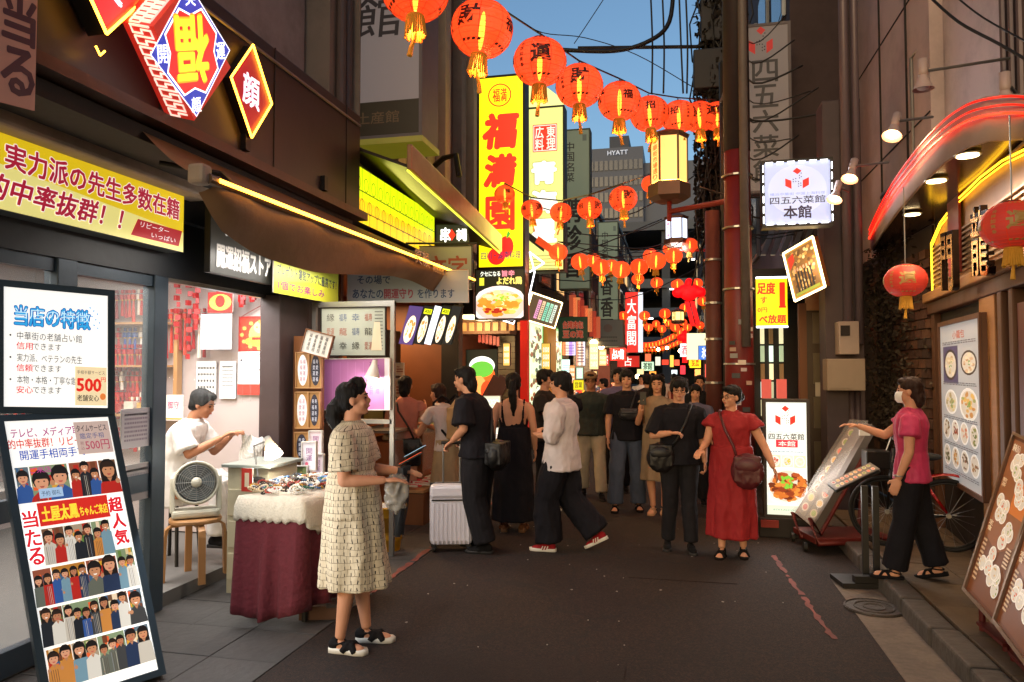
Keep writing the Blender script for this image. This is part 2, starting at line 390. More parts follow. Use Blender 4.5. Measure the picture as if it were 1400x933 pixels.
    if glasses:
        m = MB()
        for e in (1, -1):
            m.tube([hd(e*.033+.023*cos(a), .093-.004*abs(cos(a)), .002+.017*sin(a)) for a in [2*pi*i/12 for i in range(13)]], .0022*s, 6)
            m.tube([hd(e*.056, .088, .006), hd(e*.078, .0, .004)], .002*s, 6)
        m.tube([hd(-.01, .095, .005), hd(.01, .095, .005)], .002*s, 6); m.build('glasses', EYE, t, True, world=False)
    # --- hair
    m = MB(); hm = lambda c, r: m.ell(hd(*c), [x*s for x in r], 14, 10, hy)
    if hair == 'none': pass
    else:
        hm((0, -.022, .048), (.085, .096, .078)); hm((0, -.045, .0), (.08, .068, .075))
        hm((0, .05, .085), (.055, .035, .026))
        if hair in ('short', 'fringe'):
            for e in (1, -1): hm((e*.07, -.0, .03), (.018, .045, .04))
            hm((0, -.07, -.045), (.055, .03, .03))
        if hair == 'fringe':
            hm((-.03, .07, .06), (.035, .022, .03)); hm((.03, .07, .06), (.035, .022, .03))
            for e in (1, -1): hm((e*.074, .015, .012), (.016, .035, .045))
        if hair == 'bun': hm((0, -.125, .0), (.045, .042, .045))
        if hair == 'ponytail': m.tube([hd(0, -.09, .03), hd(0, -.15, .02), hd(0, -.16, -.1), hd(.01, -.13, -.24), hd(.01, -.12, -.34)], [.03*s, .036*s, .045*s, .035*s, .01*s], 10)
        if hair == 'bunlow':
            hm((0, -.115, -.03), (.052, .05, .06)); m.tube([hd(0, -.13, -.02), hd(0, -.15, -.09), hd(0, -.125, -.165), hd(0, -.1, -.2)], [.05*s, .055*s, .04*s, .012*s], 10); hm((0, .03, .115), (.05, .05, .03))
        if hair == 'long':
            for e in (1, -1): m.tube([hd(e*.07, .0, .05), hd(e*.082, -.0, -.04), hd(e*.075, -.01, -.13), hd(e*.06, -.02, -.2)], [.02*s, .026*s, .024*s, .01*s], 8)
            hm((0, -.07, -.1), (.085, .045, .12))
        if hair == 'half': hm((0, -.075, -.05), (.07, .045, .09))
        fuse(m, 'hair', hairm, t, max(.009, vox)*s, 2, .0045, 22, seed)
    if cap:
        m = MB(); m.lathe([(.092*s, 0), (.094*s, .03*s), (.08*s, .075*s), (.045*s, .098*s), (.005, .105*s)], (0, 0, 0), 18)
        m.slab([(.075*s*sin(a), (.07+.085*cos(a))*s, .004) for a in [-1.5+3*i/10 for i in range(11)]], (0, 0, .008*s))
        m.v = [hd(0, -.01, .04)+hy@v for v in m.v]; m.build('cap', cap, t, True, world=False)
    # --- clothes
    def sleeve(m, k, e, fr, g):
        a, c, w = sh[k], el[k], wr[k]
        if k+'off' in q: return
        if fr <= 1:
            z = a.lerp(c, fr); m.tube([a-V(e*.07, 0, .005), a.lerp(c, .1), a.lerp(c, fr*.6), z], [(.036*B+g)*s, (.05*B+g)*s, (.058*B+g)*s, (.056*B+g*1.5)*s], 12)
        else:
            z = c.lerp(w, fr-1); m.tube([a-V(e*.07, 0, .005), a.lerp(c, .1), a.lerp(c, .3), a.lerp(c, .9), c, z], [(.036*B+g)*s, (.05*B+g)*s, (.055*B+g)*s, (.05*B+g)*s, (.05*B+g)*s, (.04*B+g)*s], 12)
    if shirt:
        g = shirt.get('g', .018); m = MB(); z0 = shirt.get('z0', .86)
        if not shirt.get('strap'):
            torso(m, g, .9, 1.40); m.loft([ring(pt(0, -.005, 1.36+dz), .176*B**.4, .108), ring(pt(0, -.005, 1.40+dz), .165*B**.4, .102), ring(pt(0, -.005, 1.425+dz), .135*B**.4, .09), ring(pt(0, -.008, 1.443+dz), .098, .078), ring(pt(0, -.01, 1.458+dz), .072, .067)])
            for k, e in (('R', 1), ('L', -1)):
                if shirt.get('sl', .5) > 0: sleeve(m, k, e, shirt['sl'] if 'sl' in shirt else .5, g*.8)
        else:
            rr = [ring(pt(0, .02 if z > 1.15 else 0, z+dz), rx*B, ry*B) for z, rx, ry in ((.9, .172, .12), (1.02, .158, .11), (1.09, .145, .102), (1.18, .155, .112), (1.27, .168, .1), (1.31, .16, .08))]
            m.loft(rr)
            for e in (1, -1): m.tube([pt(e*.1, -.08, 1.14+dz), pt(e*.115, -.095, 1.3+dz), pt(e*.12, -.03, 1.43+dz), pt(e*.11, .075, 1.34+dz), pt(e*.1, .09, 1.25+dz)], .009*s, 6)
        if z0 < .9: m.loft([ring(pt(0, 0, .99+dz), .158*B+g, .108*B+g), ring(pt(0, 0, .93+dz), .168*B+g, .115*B+g), ring(pt(0, -.0, z0+dz), .172*B+g*shirt.get('flare', 1.3), .12*B+g*shirt.get('flare', 1.3))])
        if skirt and skirt.get('dress'):
            zt, zb, rx, ry = skirt['z']; n = 40; rr = []; kf = skirt.get('folds', 9); am = skirt.get('amp', .012)
            for i in range(9):
                u = i/8; z = zt+(zb-zt)*u; w = u**.7
                ax_, ay_ = (.158*B+g)*(1-w)+rx*w, (.11*B+g)*(1-w)+ry*w; o = pt(0, 0, max(z, zp)+0)*1; o = Vector((o.x*(1-u), o.y*(1-u)+skirt.get('dy', 0)*u*s, z*s))
                rr.append([o+Vector(((ax_+am*u*sin(kf*a+seed+u))*cos(a)*s, (ay_+am*u*sin(kf*a+seed+u))*sin(a)*s, 0)) for a in [2*pi*j/n for j in range(n)]])
            m.loft(rr)
        if shirt.get('sl', .5) > 0 and shirt.get('col'):
            pass
        fuse(m, 'dress' if skirt and skirt.get('dress') else shirt.get('name', 'shirt'), shirt['m'], t, max(.009, vox)*s, 2, shirt.get('wr', .006), 7, seed)
    if skirt and not skirt.get('dress'):
        m = MB(); zt, zb, rx, ry = skirt['z']; n = 40; rr = []
        for i in range(8):
            u = i/7; z = zt+(zb-zt)*u; rr.append([Vector(((.165*B*(1-u)+rx*u+.01+.012*u*sin(9*a))*cos(a)*s, (.115*B*(1-u)+ry*u+.01+.012*u*sin(9*a))*sin(a)*s, z*s)) for a in [2*pi*j/n for j in range(n)]])
        m.loft(rr); fuse(m, 'skirt', skirt['m'], t, .011*s, 2, .005, 7, seed)
    if pants:
        m = MB(); r0, r1, r2 = pants.get('r', (.1, .07, .065)); L_ = pants.get('len', .94)
        torso(m, .006, .85, 1.0)
        for k, e in (('R', 1), ('L', -1)):
            a, c, w = hp[k], kn[k], an[k]
            if L_ > .55:
                z = c.lerp(w, (L_-.5)/.45); m.tube([a+V(0, 0, .05), a.lerp(c, .25), a.lerp(c, .8), c, c.lerp(z, .5), z], [.09*s*B, r0*s*B, r1*s*1.05, r1*s, (r1+r2)/2*s, r2*s], 14)
            else: m.tube([a+V(0, 0, .05), a.lerp(c, .25), a.lerp(c, L_*2)], [.09*s*B, r0*s*B, r1*s*1.1], 14)
        fuse(m, 'trousers' if L_ > .55 else 'shorts', pants['m'], t, max(.01, vox)*s, 2, pants.get('wr', .005), 6, seed+5)
        if pants.get('belt'):
            m = MB(); m.loft([ring(pt(0, 0, z), rx, ry, 20) for z, rx, ry in ((.985, .168*B, .118*B), (1.02, .166*B, .117*B))]); m.build('belt', pants['belt'], t, True, world=False)
    if shoes:
        for k, e in (('R', 1), ('L', -1)):
            w = an[k]; fy = radians(q.get('fyaw'+k, -6*e)); fp = radians(q.get('fp'+k, 0)); R3 = Matrix.Rotation(fy, 3, 'Z') @ Matrix.Rotation(fp, 3, 'X')
            f = lambda x, y, z: w+R3@(Vector((x, y, z))*s)
            sole = shoes.get('sole', .025); out = [(-.03, -.07), (.0, -.08), (.03, -.07), (.036, -.02), (.034, .04), (.044, .11), (.036, .165), (.0, .19), (-.034, .165), (-.044, .11), (-.034, .04), (-.036, -.02)]
            up = MB()
            if shoes.get('bare'):
                w_ = .021 if shoes.get('back') else .013
                up.tube([f(-.042, .03, -.075), f(-.02, .06, -.034), f(.02, .09, -.032), f(.044, .12, -.075)], [w_*s]*4, 8)
                up.tube([f(.042, .03, -.075), f(.02, .06, -.030), f(-.02, .09, -.030), f(-.044, .12, -.075)], [w_*s]*4, 8)
                up.tube([f(.036*cos(a), -.005+.045*sin(a), -.03+.01*sin(a)) for a in [2*pi*i/12 for i in range(13)]], .008*s, 8)
                if shoes.get('back'): up.ell(f(0, -.035, -.042), (.038*s, .045*s, .044*s), 10, 8, R3); up.ell(f(0, .075, -.056), (.044*s, .045*s, .032*s), 10, 8, R3)
            else:
                up.ell(f(0, .06, -.062), (.043*s, .115*s, .03*s), 12, 8, R3); up.ell(f(0, -.02, -.045), (.037*s, .05*s, .045*s), 12, 8, R3); up.ell(f(0, .03, -.04), (.036*s, .06*s, .03*s), 12, 8, R3)
            so = fuse(up, 'shoe', shoes['m'], t, .008*s, 1)
            sb = MB(); zb = -.09-0.002
            sb.loft([[f(x*1.06, y*1.0+.005, z) for x, y in out] for z in (zb, zb+sole*.6, zb+sole)])
            x = sb.build('sole', shoes.get('sm', shoes['m']), so, True, world=False)
            if shoes.get('stripe'):
                sm_ = MB()
                for yy in (.01, .035, .06):
                    for ee in (1, -1): sm_.box(f(ee*.040, yy, -.055), (.008*s, .009*s, .04*s), 0, R3@Matrix.Rotation(.4, 3, 'X'))
                sm_.build('stripe', shoes['stripe'], so, world=False)
    t['_h'] = 0; del t['_h']
    t_pts = dict(sh=sh, wr=wr, el=el, hd=hd, pt=pt, s=s, H=H)
    return t, t_pts
def toworld(t, v): return Vector(t.location)+Matrix.Rotation(t.rotation_euler.z, 3, 'Z')@Vector(v)
def strap_bag(t, k, e=1, c=None, size=(.2, .09, .26), col='#141214', label='', tilt=0, cat='bag', zb=.86, y=.11, straps=True, x=None, name='shoulder_bag', m=None):
    "bag worn across the body: body, flap, strap"
    s = k['s']; m = m or mat('bag_'+col.strip('#'), col, .5, var=.2, bump=.3)
    xx = (x if x is not None else e*.16)*s; cen = Vector((xx, y*s, zb*s)); W = toworld(t, cen)
    o = thing(name, label, cat, W, t.rotation_euler.z)
    b = MB(); b.ell((0, 0, 0), (size[0]/2, size[1]/2, size[2]/2), 16, 10); b.box((0, 0, .02), (size[0]*.8, size[1]*.75, size[2]*.7)); fuse(b, 'bag_body', m, o, .009, 4, .004, 12, 3)
    f = MB(); f.ell((0, size[1]*.18, size[2]*.16), (size[0]*.47, size[1]*.42, size[2]*.26), 14, 8); f.build('flap', m, o, True, world=False)
    if straps:
        b = MB(); pt = k['pt']; B_ = .02
        pts = [Vector((xx-e*.09*s, y*s, (zb+size[2]*.3)*s)), pt(e*.03, .175, 1.12), pt(-e*.05, .17, 1.28), pt(-e*.11, .09, 1.445), pt(-e*.115, -.03, 1.465), pt(-e*.06, -.16, 1.3), pt(e*.06, -.17, 1.12), Vector((xx+e*.05*s, -.1*s+y*.3, (zb+size[2]*.3)*s))]
        b.tube([p-cen for p in pts], .012, 6); b.build('strap', m, o, True, world=False)
    return o
# ------------------------------------------------------------------ ground
def asphalt():
    m = mat('asphalt', '#24160f', .85, var=.5, scale=160, bump=.9, dirt=.35); nt = m.node_tree; N = nt.nodes; L = nt.links; b = N['Principled BSDF']; base = b.inputs['Base Color'].links[0].from_socket; tc = N['Texture Coordinate']
    v = N.new('ShaderNodeTexVoronoi'); v.inputs['Scale'].default_value = 95; L.new(tc.outputs['Object'], v.inputs['Vector']); r = N.new('ShaderNodeValToRGB'); r.color_ramp.elements[0].color = (.55, .5, .48, 1); r.color_ramp.elements[1].color = (2.3, 2.1, 1.95, 1); r.color_ramp.elements[0].position = .3; r.color_ramp.elements[1].position = .9
    L.new(v.outputs['Color'], r.inputs[0]); mx = N.new('ShaderNodeMix'); mx.data_type = 'RGBA'; mx.blend_type = 'MULTIPLY'; mx.inputs[0].default_value = 1; L.new(base, mx.inputs[6]); L.new(r.outputs[0], mx.inputs[7])
    c = N.new('ShaderNodeTexVoronoi'); c.feature = 'DISTANCE_TO_EDGE'; c.inputs['Scale'].default_value = .55; n = N.new('ShaderNodeTexNoise'); n.inputs['Scale'].default_value = 2.2; n.inputs['Detail'].default_value = 6; L.new(tc.outputs['Object'], n.inputs['Vector'])
    va = N.new('ShaderNodeVectorMath'); va.operation = 'MULTIPLY_ADD'; va.inputs[1].default_value = (.9, .9, 0); L.new(n.outputs['Color'], va.inputs[0]); L.new(tc.outputs['Object'], va.inputs[2]); L.new(va.outputs[0], c.inputs['Vector'])
    lt_ = N.new('ShaderNodeMath'); lt_.operation = 'LESS_THAN'; lt_.inputs[1].default_value = .006; L.new(c.outputs['Distance'], lt_.inputs[0]); mu = N.new('ShaderNodeMath'); mu.operation = 'MULTIPLY'; mu.inputs[1].default_value = .55; L.new(lt_.outputs[0], mu.inputs[0])
    m2 = N.new('ShaderNodeMix'); m2.data_type = 'RGBA'; L.new(mu.outputs[0], m2.inputs[0]); L.new(mx.outputs[2], m2.inputs[6]); m2.inputs[7].default_value = (.006, .005, .005, 1); L.new(m2.outputs[2], b.inputs['Base Color'])
    return m
asph = asphalt()
def sheet(name, x0, y0, x1, y1, z, m, kind='structure', under=.3):
    o = MB().bb(x0, y0, z-under, x1, y1, z).build(name, m); tag(o, kind=kind); return o
sheet('ground', -400, -60, 400, 600, -.32, mat('earth', '#2a2825', .9), under=.5)
sheet('road', -2.26, -6, 1.2, 130, 0, asph)
sheet('road_edge', 1.2, 6.4, 1.5, 130, -.002, asph)
sheet('side_yard', 1.5, 9.0, 2.7, 130, .002, asph)
sheet('concrete_gutter', 1.2, -6, 1.5, 6.4, .004, mat('gutter_concrete', '#6e6256', .85, var=.3, scale=30, bump=.5, dirt=.6))
pave = sheet('left_pavement', -8, -6, -2.26, 60, -.03, mat('pave_bed', '#2b2927', .9))
tile = mat('paving_tile', '#3d3a38', .75, var=.25, scale=20, bump=.3, dirt=.5)
def piece_grid(name, parent, m, x0, x1, y0, y1, nx, ny, z0, z1, gap=.006, jitter=.002, stagger=False, bev=.004):
    w = (x1-x0)/nx; d = (y1-y0)/ny; first = None; rnd = random.Random(3)
    base = MB().box((0, 0, 0), (w-gap*.6, d-gap*.6, z1-z0)).build(name, m, parent, bevel=bev, world=False); me = base.data; first = True
    for i in range(nx):
        for j in range(ny):
            o = base if first else base.copy()
            if not first: C.objects.link(o); o.parent = parent
            first = False
            o.location = Vector((x0+w*(i+.5), y0+d*(j+.5+(.5 if stagger and i % 2 else 0)), (z0+z1)/2+rnd.uniform(-jitter, jitter)))-ORG[parent]
piece_grid('paving_slab', pave, tile, -3.61, -2.265, 1.6, 9.4, 3, 17, -.029, .004)
lane = mat('red_line', '#7a382c', .8, var=.4, scale=30, dirt=1.0)
def painted(name, x0, y0, x1, y1, w, m, n=40, z=.005):
    rnd = random.Random(5); mb = MB(); L_ = []; R_ = []
    for i in range(n+1):
        u = i/n; x = x0+(x1-x0)*u; y = y0+(y1-y0)*u; L_.append((x-w/2+rnd.uniform(-.012, .014), y, z)); R_.append((x+w/2+rnd.uniform(-.014, .012), y, z))
    vs = L_+R_; mb.add(vs, [(i, i+1, n+2+i, n+1+i)[::-1] for i in range(n) if rnd.random() > .07]); o = mb.build(name, m); tag(o, kind='structure'); return o
painted('painted_line', .95, 4.95, .84, 7.1, .035, lane); painted('painted_line', -2.29, 5.2, -2.3, 7.4, .05, lane)
painted('painted_line', -2.3, 7.9, -2.3, 11, .05, lane)
rp = sheet('right_pavement', 1.66, -6, 4.5, 9.0, .085, mat('pave_bed2', '#3b342c', .9))
slab = mat('pavement_slab', '#54432f', .8, var=.3, scale=14, bump=.4, dirt=.7)
piece_grid('paving_slab', rp, slab, 1.672, 2.9, 2.6, 8.9, 3, 11, .086, .12, stagger=True)
kerb = thing('kerb', 'long grey kerb of separate stones beside the concrete gutter', 'kerb', (1.58, 2, 0)); kerb['kind'] = 'structure'
del kerb['category']; del kerb['label']
ks = mat('kerb_stone', '#4c443c', .85, var=.35, scale=18, bump=.6, dirt=.7)
rnd = random.Random(9)
b0 = MB().box((0, 0, 0), (.16, .59, .3)).build('kerb_stone', ks, kerb, bevel=.018, world=False)
for i in range(12):
    o = b0 if i == 0 else b0.copy()
    if i: C.objects.link(o); o.parent = kerb
    o.location = (rnd.uniform(-.006, .006), .3+i*.6, -.03+rnd.uniform(-.004, .004)); o.rotation_euler = (0, 0, rnd.uniform(-.012, .012))
mh = thing('manhole_cover', 'round worn manhole cover set in the gutter below the menu stand', 'manhole cover', P(1195, 832, Z=.004))
m = MB(); m.lathe([(.2, 0), (.2, .008), (.0001, .008)], P(1195, 832, Z=.004), 32); m.build('cover', mat('iron', '#3a322b', .6, .3, scale=40, bump=.5), mh)
m = MB(); c0 = P(1195, 832, Z=.004)
for r in (.19, .13, .07): m.tube([c0+Vector((r*cos(a), r*sin(a), .009)) for a in [2*pi*i/32 for i in range(33)]], .006, 6)
m.build('ring', mat('iron'), mh)
pm_ = asph.copy(); pm_.name = 'asphalt_patch'
for n_ in pm_.node_tree.nodes:
    if n_.type == 'MIX' and n_.blend_type == 'MULTIPLY': n_.inputs[0].default_value = .45
for (x0, y0, x1, y1) in ((-1.5, 3.0, -.3, 4.3), (-.4, 6.1, .45, 8.4)): tag(MB().bb(x0, y0, -.05, x1, y1, .0045).build('asphalt_patch', pm_), kind='structure')
# bits of litter on the asphalt
rnd = random.Random(21); m = MB()
for i in range(60):
    x = rnd.uniform(-2, 1.1); y = rnd.uniform(2.5, 9); a = rnd.random()*3; r = rnd.uniform(.004, .011)
    m.box((x, y, .004), (r, r*1.5, .004), a)
tag(m.build('litter', mat('litter', '#9a928a', .9)), kind='stuff')

# ------------------------------------------------------------------ common materials
black = mat('black_paint', '#171412', .5, var=.3, dirt=.2); dark = mat('dark_metal', '#262422', .45, .4, var=.2)
alu = mat('aluminium', '#9a9a98', .35, .8, var=.1, bump=.05); white = mat('white_plastic', '#d8d4cc', .45, var=.05)
wall_w = mat('wall_white', '#b8aaa6', .8, var=.06, scale=4); wood = mat('wood', '#7a4a26', .55, var=.35, scale=6, stretch=(1, 1, .15), bump=.3)
wood_l = mat('wood_light', '#b98a58', .5, var=.2, scale=8, stretch=(1, 1, .15)); glassm = mat('glass', '#dfe9ea', .03, alpha=.16, var=0, bump=0)
frame_g = mat('frame_blue_grey', '#3c4a56', .4, .3, var=.1); fascia_b = mat('fascia_brown', '#2c211b', .45, var=.2, scale=3, dirt=.3)
led_y = mat('led_yellow', '#ffc04a', .4, em=9, emc='#ffae30', bump=0, var=0); led_w = mat('led_white', '#ffffff', .4, em=4, emc='#f4f6ff', bump=0, var=0)
tube_w = mat('fluorescent', '#ffffff', .4, em=6, emc='#fff6ec', bump=0, var=0); neon_r = mat('neon_red', '#ff3020', .4, em=4.5, emc='#ff2410', bump=0, var=0)
neon_y = mat('neon_yellow', '#ffd040', .4, em=3.5, emc='#ffc020', bump=0, var=0); bulb = mat('bulb_warm', '#fff0d0', .4, em=30, emc='#ffd49a', bump=0, var=0)
red_w = mat('red_paint', '#8e1c14', .5, var=.2, dirt=.3)
def lamp(name, loc, e, col=(1, .9, .78), size=.3, rot=None, typ='POINT', sy=None, parent=None, spread=None, spot=None):
    l = bpy.data.lights.new(name, typ); l.energy = e*.88; l.color = col; o = bpy.data.objects.new(name, l); C.objects.link(o); o.location = loc
    if typ == 'AREA':
        l.shape = 'RECTANGLE'; l.size = size; l.size_y = sy or size
        if spread: l.spread = spread
    else: l.shadow_soft_size = size
    if typ == 'SPOT': l.spot_size = radians(spot or 90); l.spot_blend = .6
    if rot is not None: o.rotation_euler = rot
    return o
def ledline(name, pts, parent, m=None, r=.008, world=True, lean=True):
    mb = MB(); mb.tube(pts, r, 6); return mb.build(name, m or led_y, parent, world=world)
def board(name, label, cat, bl, br, tl, depth=.12, em=0, case=black, face='#ffffff', frame=.0, group=None, draw=None, post=None, side=None):
    "sign: solid case with a printed face on it; bl, br, tl are the face corners seen from the front"
    bl, br, tl = Vector(bl), Vector(br), Vector(tl); n = (br-bl).cross(tl-bl).normalized()
    t = thing(name, label, cat, bl, 0, group); th = -n*depth; R = (br-bl).normalized(); U = (tl-bl).normalized(); f = frame
    o = [bl-R*f-U*f, br+R*f-U*f, br+(tl-bl)+R*f+U*f, tl-R*f+U*f]
    MB().slab([p-n*.002 for p in o], th).build('case', case, t, bevel=.004)
    if f > 0:
        i = [bl, br, br+(tl-bl), tl]; m = MB()
        for a in range(4):
            b = (a+1) % 4; m.slab([o[a], o[b], i[b], i[a]], n*.015)
        m.build('frame', case, t)
    p = Panel(bl, br-bl, tl-bl)
    if face: p.rect(0, 0, 1, 1, face)
    if draw: draw(p)
    p.build('print', t, em)
    return t
# ------------------------------------------------------------------ left shop (fortune teller)
XL = -3.6
S = thing('fortune_shop', 'dark fronted fortune telling shop with glass doors and white lit interior', 'shop', (XL, 1.5, 0))
def part(n, mb, m, **k): return mb.build(n, m, S, **k)
part('floor', MB().bb(-6.6, 1.2, .0, XL-.0, 6.35, .1), mat('shop_floor', '#6b6864', .6, var=.1))
part('back_wall', MB().bb(-6.7, 1.2, .1, -6.6, 6.5, 2.95), wall_w)
part('side_wall', MB().bb(-6.6, 6.4, .1, XL-.06, 6.5, 2.95), wall_w)
part('ceiling', MB().bb(-6.6, 1.2, 2.78, XL, 6.4, 2.9), wall_w)
for (x, y) in ((-4.4, 3.2), (-4.4, 4.9), (-5.6, 3.0), (-5.6, 4.9)):
    part('ceiling_light', MB().box((x, y, 2.765), (.09, 1.2, .03)), tube_w)
lamp('ceiling_lamp', (-4.7, 4.0, 2.68), 62, (1, .97, .93), 2.0, None, 'AREA', 3.2)
lamp('ceiling_lamp', (-3.9, 5.3, 2.6), 32, (1, .97, .94), .5, None, 'AREA', 1.4)
# upper fascia
part('upper_fascia', MB().bb(-6, .6, 3.17, -2.9, 6.35, 4.09), fascia_b, bevel=.01)
part('fascia_lip', MB().bb(-3.0, .6, 3.10, -2.84, 6.4, 3.165), mat('lip_brown', '#4a3428', .4, .3, var=.2))
for y_ in (1.2, 2.4, 3.62, 4.84, 6.05): part('fascia_joint', MB().bb(-2.9, y_-.006, 3.17, -2.893, y_+.006, 4.09), black)
for y_ in (2.0, 4.45, 5.6): part('fascia_bracket', MB().bb(-2.9, y_-.03, 3.2, -2.86, y_+.03, 3.32), dark)
part('fascia_conduit', MB().tube([(-2.88, .7, 3.98), (-2.88, 4.2, 3.97), (-2.88, 6.3, 3.98)], .012, 6), alu)
part('soffit', MB().bb(-3.6, .6, 3.0, -2.95, 6.3, 3.09), mat('soffit_dark', '#201b19', .7))
part('header', MB().bb(-3.66, 1.2, 2.78, -3.5, 6.45, 3.0), mat('header_dark', '#1f242a', .5))
part('header_band', MB().bb(-3.64, 1.2, 2.36, -3.56, 6.45, 2.778), mat('header_dark'))
m = MB()
for y0 in (1.5, 2.7, 3.9): m.bb(-3.42, y0, 3.02-.05, -3.3, y0+1.15, 3.07-.05)
# retracted awning box of the left part
part('awning_box', MB().bb(-3.5, 1.2, 2.93, -3.28, 4.7, 3.05), mat('awning_cream', '#a09080', .6, var=.2, dirt=.5), bevel=.02)
# glass door frames
for (py_, w) in ((1.75, .1), (2.75, .1), (3.68, .15), (4.50, .14)):
    part('door_frame', MB().bb(-3.66, py_-w/2, .0, -3.56, py_+w/2, 2.36), frame_g, bevel=.006)
for (a, b) in ((1.8, 2.7), (2.8, 3.6), (3.76, 4.43)):
    part('door_rail', MB().bb(-3.64, a, .02, -3.58, b, .16), frame_g); part('door_rail', MB().bb(-3.64, a, 2.28, -3.58, b, 2.355), frame_g)
    part('door_rail', MB().bb(-3.64, a, .86, -3.58, b, .98), frame_g)
    part('door_glass', MB().bb(-3.615, a, .16, -3.607, b, 2.28), glassm)
part('corner_post', MB().bb(-3.62, 5.85, 0, -3.42, 6.35, 2.36), mat('post_plum', '#3b2c2c', .5, var=.15), bevel=.008)
part('side_return', MB().bb(-3.66, 6.351, 0, -3.42, 7.0, 3.0), mat('post_plum'))
# clear plastic curtain with creases over the opening
m = MB(); n = 48; vs = []
for i in range(n+1):
    y = 4.58+1.26*i/n; x = -3.6+.012*sin(i*1.1)+.01*sin(i*.37+1)
    vs += [(x, y, 2.36), (x+.01*sin(i*2.3), y, 1.42)]
m.add(vs, [(2*i, 2*i+1, 2*i+3, 2*i+2) for i in range(n)]); part('plastic_curtain', m, mat('clear_plastic', '#e8f0f0', .08, alpha=.07, var=0, bump=0), smooth=True)
part('curtain_rail', MB().bb(-3.62, 4.57, 2.33, -3.57, 5.84, 2.36), alu)
# shelves with charms at the back and along the side wall
sh = thing('charm_shelf', 'tall shelf of red charms and tassels behind the glass door', 'shelf', (-6.3, 3, .1))
for z in (.55, .95, 1.3, 1.62, 2.2): MB().bb(-6.58, 1.6, z, -6.2, 6.36, z+.025).build('shelf_board', white, sh)
rnd = random.Random(4); cols = ['#b01c20', '#c22a2a', '#8f1418', '#d94a3a', '#e7b84a', '#7a1c4a', '#3a55a0', '#e08a2a', '#c8326a', '#efe6da']
def charm(mb, x, y, z, l, c, dx=0, dy=0):
    c = hexc(c); mb.col = c; mb.box((x, y, z-.02), (.022, .022, .035)); mb.box((x, y, z-.075), (.034, .034, .05)); mb.col = hexc('#e2b050'); mb.box((x, y, z-.105), (.02, .02, .012)); mb.col = c
    mb.tube([(x, y, z-.11), (x, y, z-l*.6), (x+.004, y, z-l)], [.009, .014, .018], 6); mb.col = None
NCH = [0]; CN = {'#e7b84a': 'gold', '#7a1c4a': 'plum', '#3a55a0': 'blue', '#e08a2a': 'orange', '#c8326a': 'pink', '#efe6da': 'cream', '#efe0d0': 'cream', '#8f1418': 'dark red', '#d94a3a': 'light red'}
def charms(name, label, x0, y0, x1, y1, z, n, rows, cl=cols, l=.24, par=None):
    for r in range(rows):
        for i in range(n):
            u = (i+.5)/n; mb = MB(); x = x0+(x1-x0)*u; y = y0+(y1-y0)*u
            cc_ = rnd.choice(cl); charm(mb, 0, 0, 0, l*rnd.uniform(.85, 1.1), cc_); o = mb.build('hanging_charm', pmat(0, .6), None); o.location = (x+rnd.uniform(-.01, .01), y, z-r*l*1.15)
            NCH[0] += 1; tag(o, '%s charm %s, number %d from left' % (CN.get(cc_, 'red'), label, i+1 if y0 == y1 else i+1), 'charm', 'small tasselled charms hanging inside the fortune shop')
reds = ['#a8181c', '#c02424', '#8f1418', '#d2402e', '#b01c20', '#efe0d0']
charms('c', 'in the top row behind the glass door', -6.15, 4.2, -6.15, 6.3, 1.6, 20, 1)
charms('c', 'in the middle row behind the glass door', -6.15, 4.2, -6.15, 6.3, 1.28, 22, 1, reds)
charms('c', 'in the bottom row behind the glass door', -6.15, 4.2, -6.15, 6.3, .94, 22, 1, reds)
charms('c', 'under the top wooden shelf', -6.2, 6.33, -5.0, 6.33, 2.12, 18, 1, cols, .3)
charms('c', 'in the double row over the boxed charms', -5.95, 6.3, -5.05, 6.3, 1.68, 16, 2, reds, .22)
charms('c', 'in the red row beside the firecrackers', -4.98, 6.33, -4.5, 6.33, 2.3, 9, 1, reds, .45)
for (z_, n_, l_, w_) in ((2.5, 26, .30, 'in the top row along the side wall'), (1.95, 26, .26, 'in the long upper row along the side wall'), (1.52, 28, .24, 'in the long middle row along the side wall'), (1.12, 26, .24, 'in the low row along the side wall')):
    charms('c', w_, -6.2, 6.31, -4.95, 6.31, z_, n_, 1, reds, l_)
sh2 = thing('charm_shelf', 'white wall shelf above the seated man holding boxed charms', 'shelf', (-5.6, 6.3, 1.2))
for z in (1.24, 1.72, 2.14): MB().bb(-6.18, 6.14, z, -4.85, 6.38, z+.02).build('shelf_board', wood_l, sh2)
MB().bb(-4.84, 6.3, 1.2, -4.8, 6.38, 2.3).build('side_panel', wood_l, sh2)
for i in range(9):
    x = -6.1+i*.14; o = MB().box((0, 0, 0), (rnd.uniform(.07, .11), .08, rnd.uniform(.07, .14))).build('charm_box', mat('charm_box_'+str(i % 4), ['#b8862a', '#a8281e', '#ddd0c0', '#c8a050'][i % 4], .5), None); o.location = (x, 6.24, 1.32); tag(o, '%s boxed charm on the wooden wall shelf, number %d from the left' % (['gold', 'red', 'cream', 'sand'][i % 4], i+1), 'box', 'boxed charms on the wall shelf')
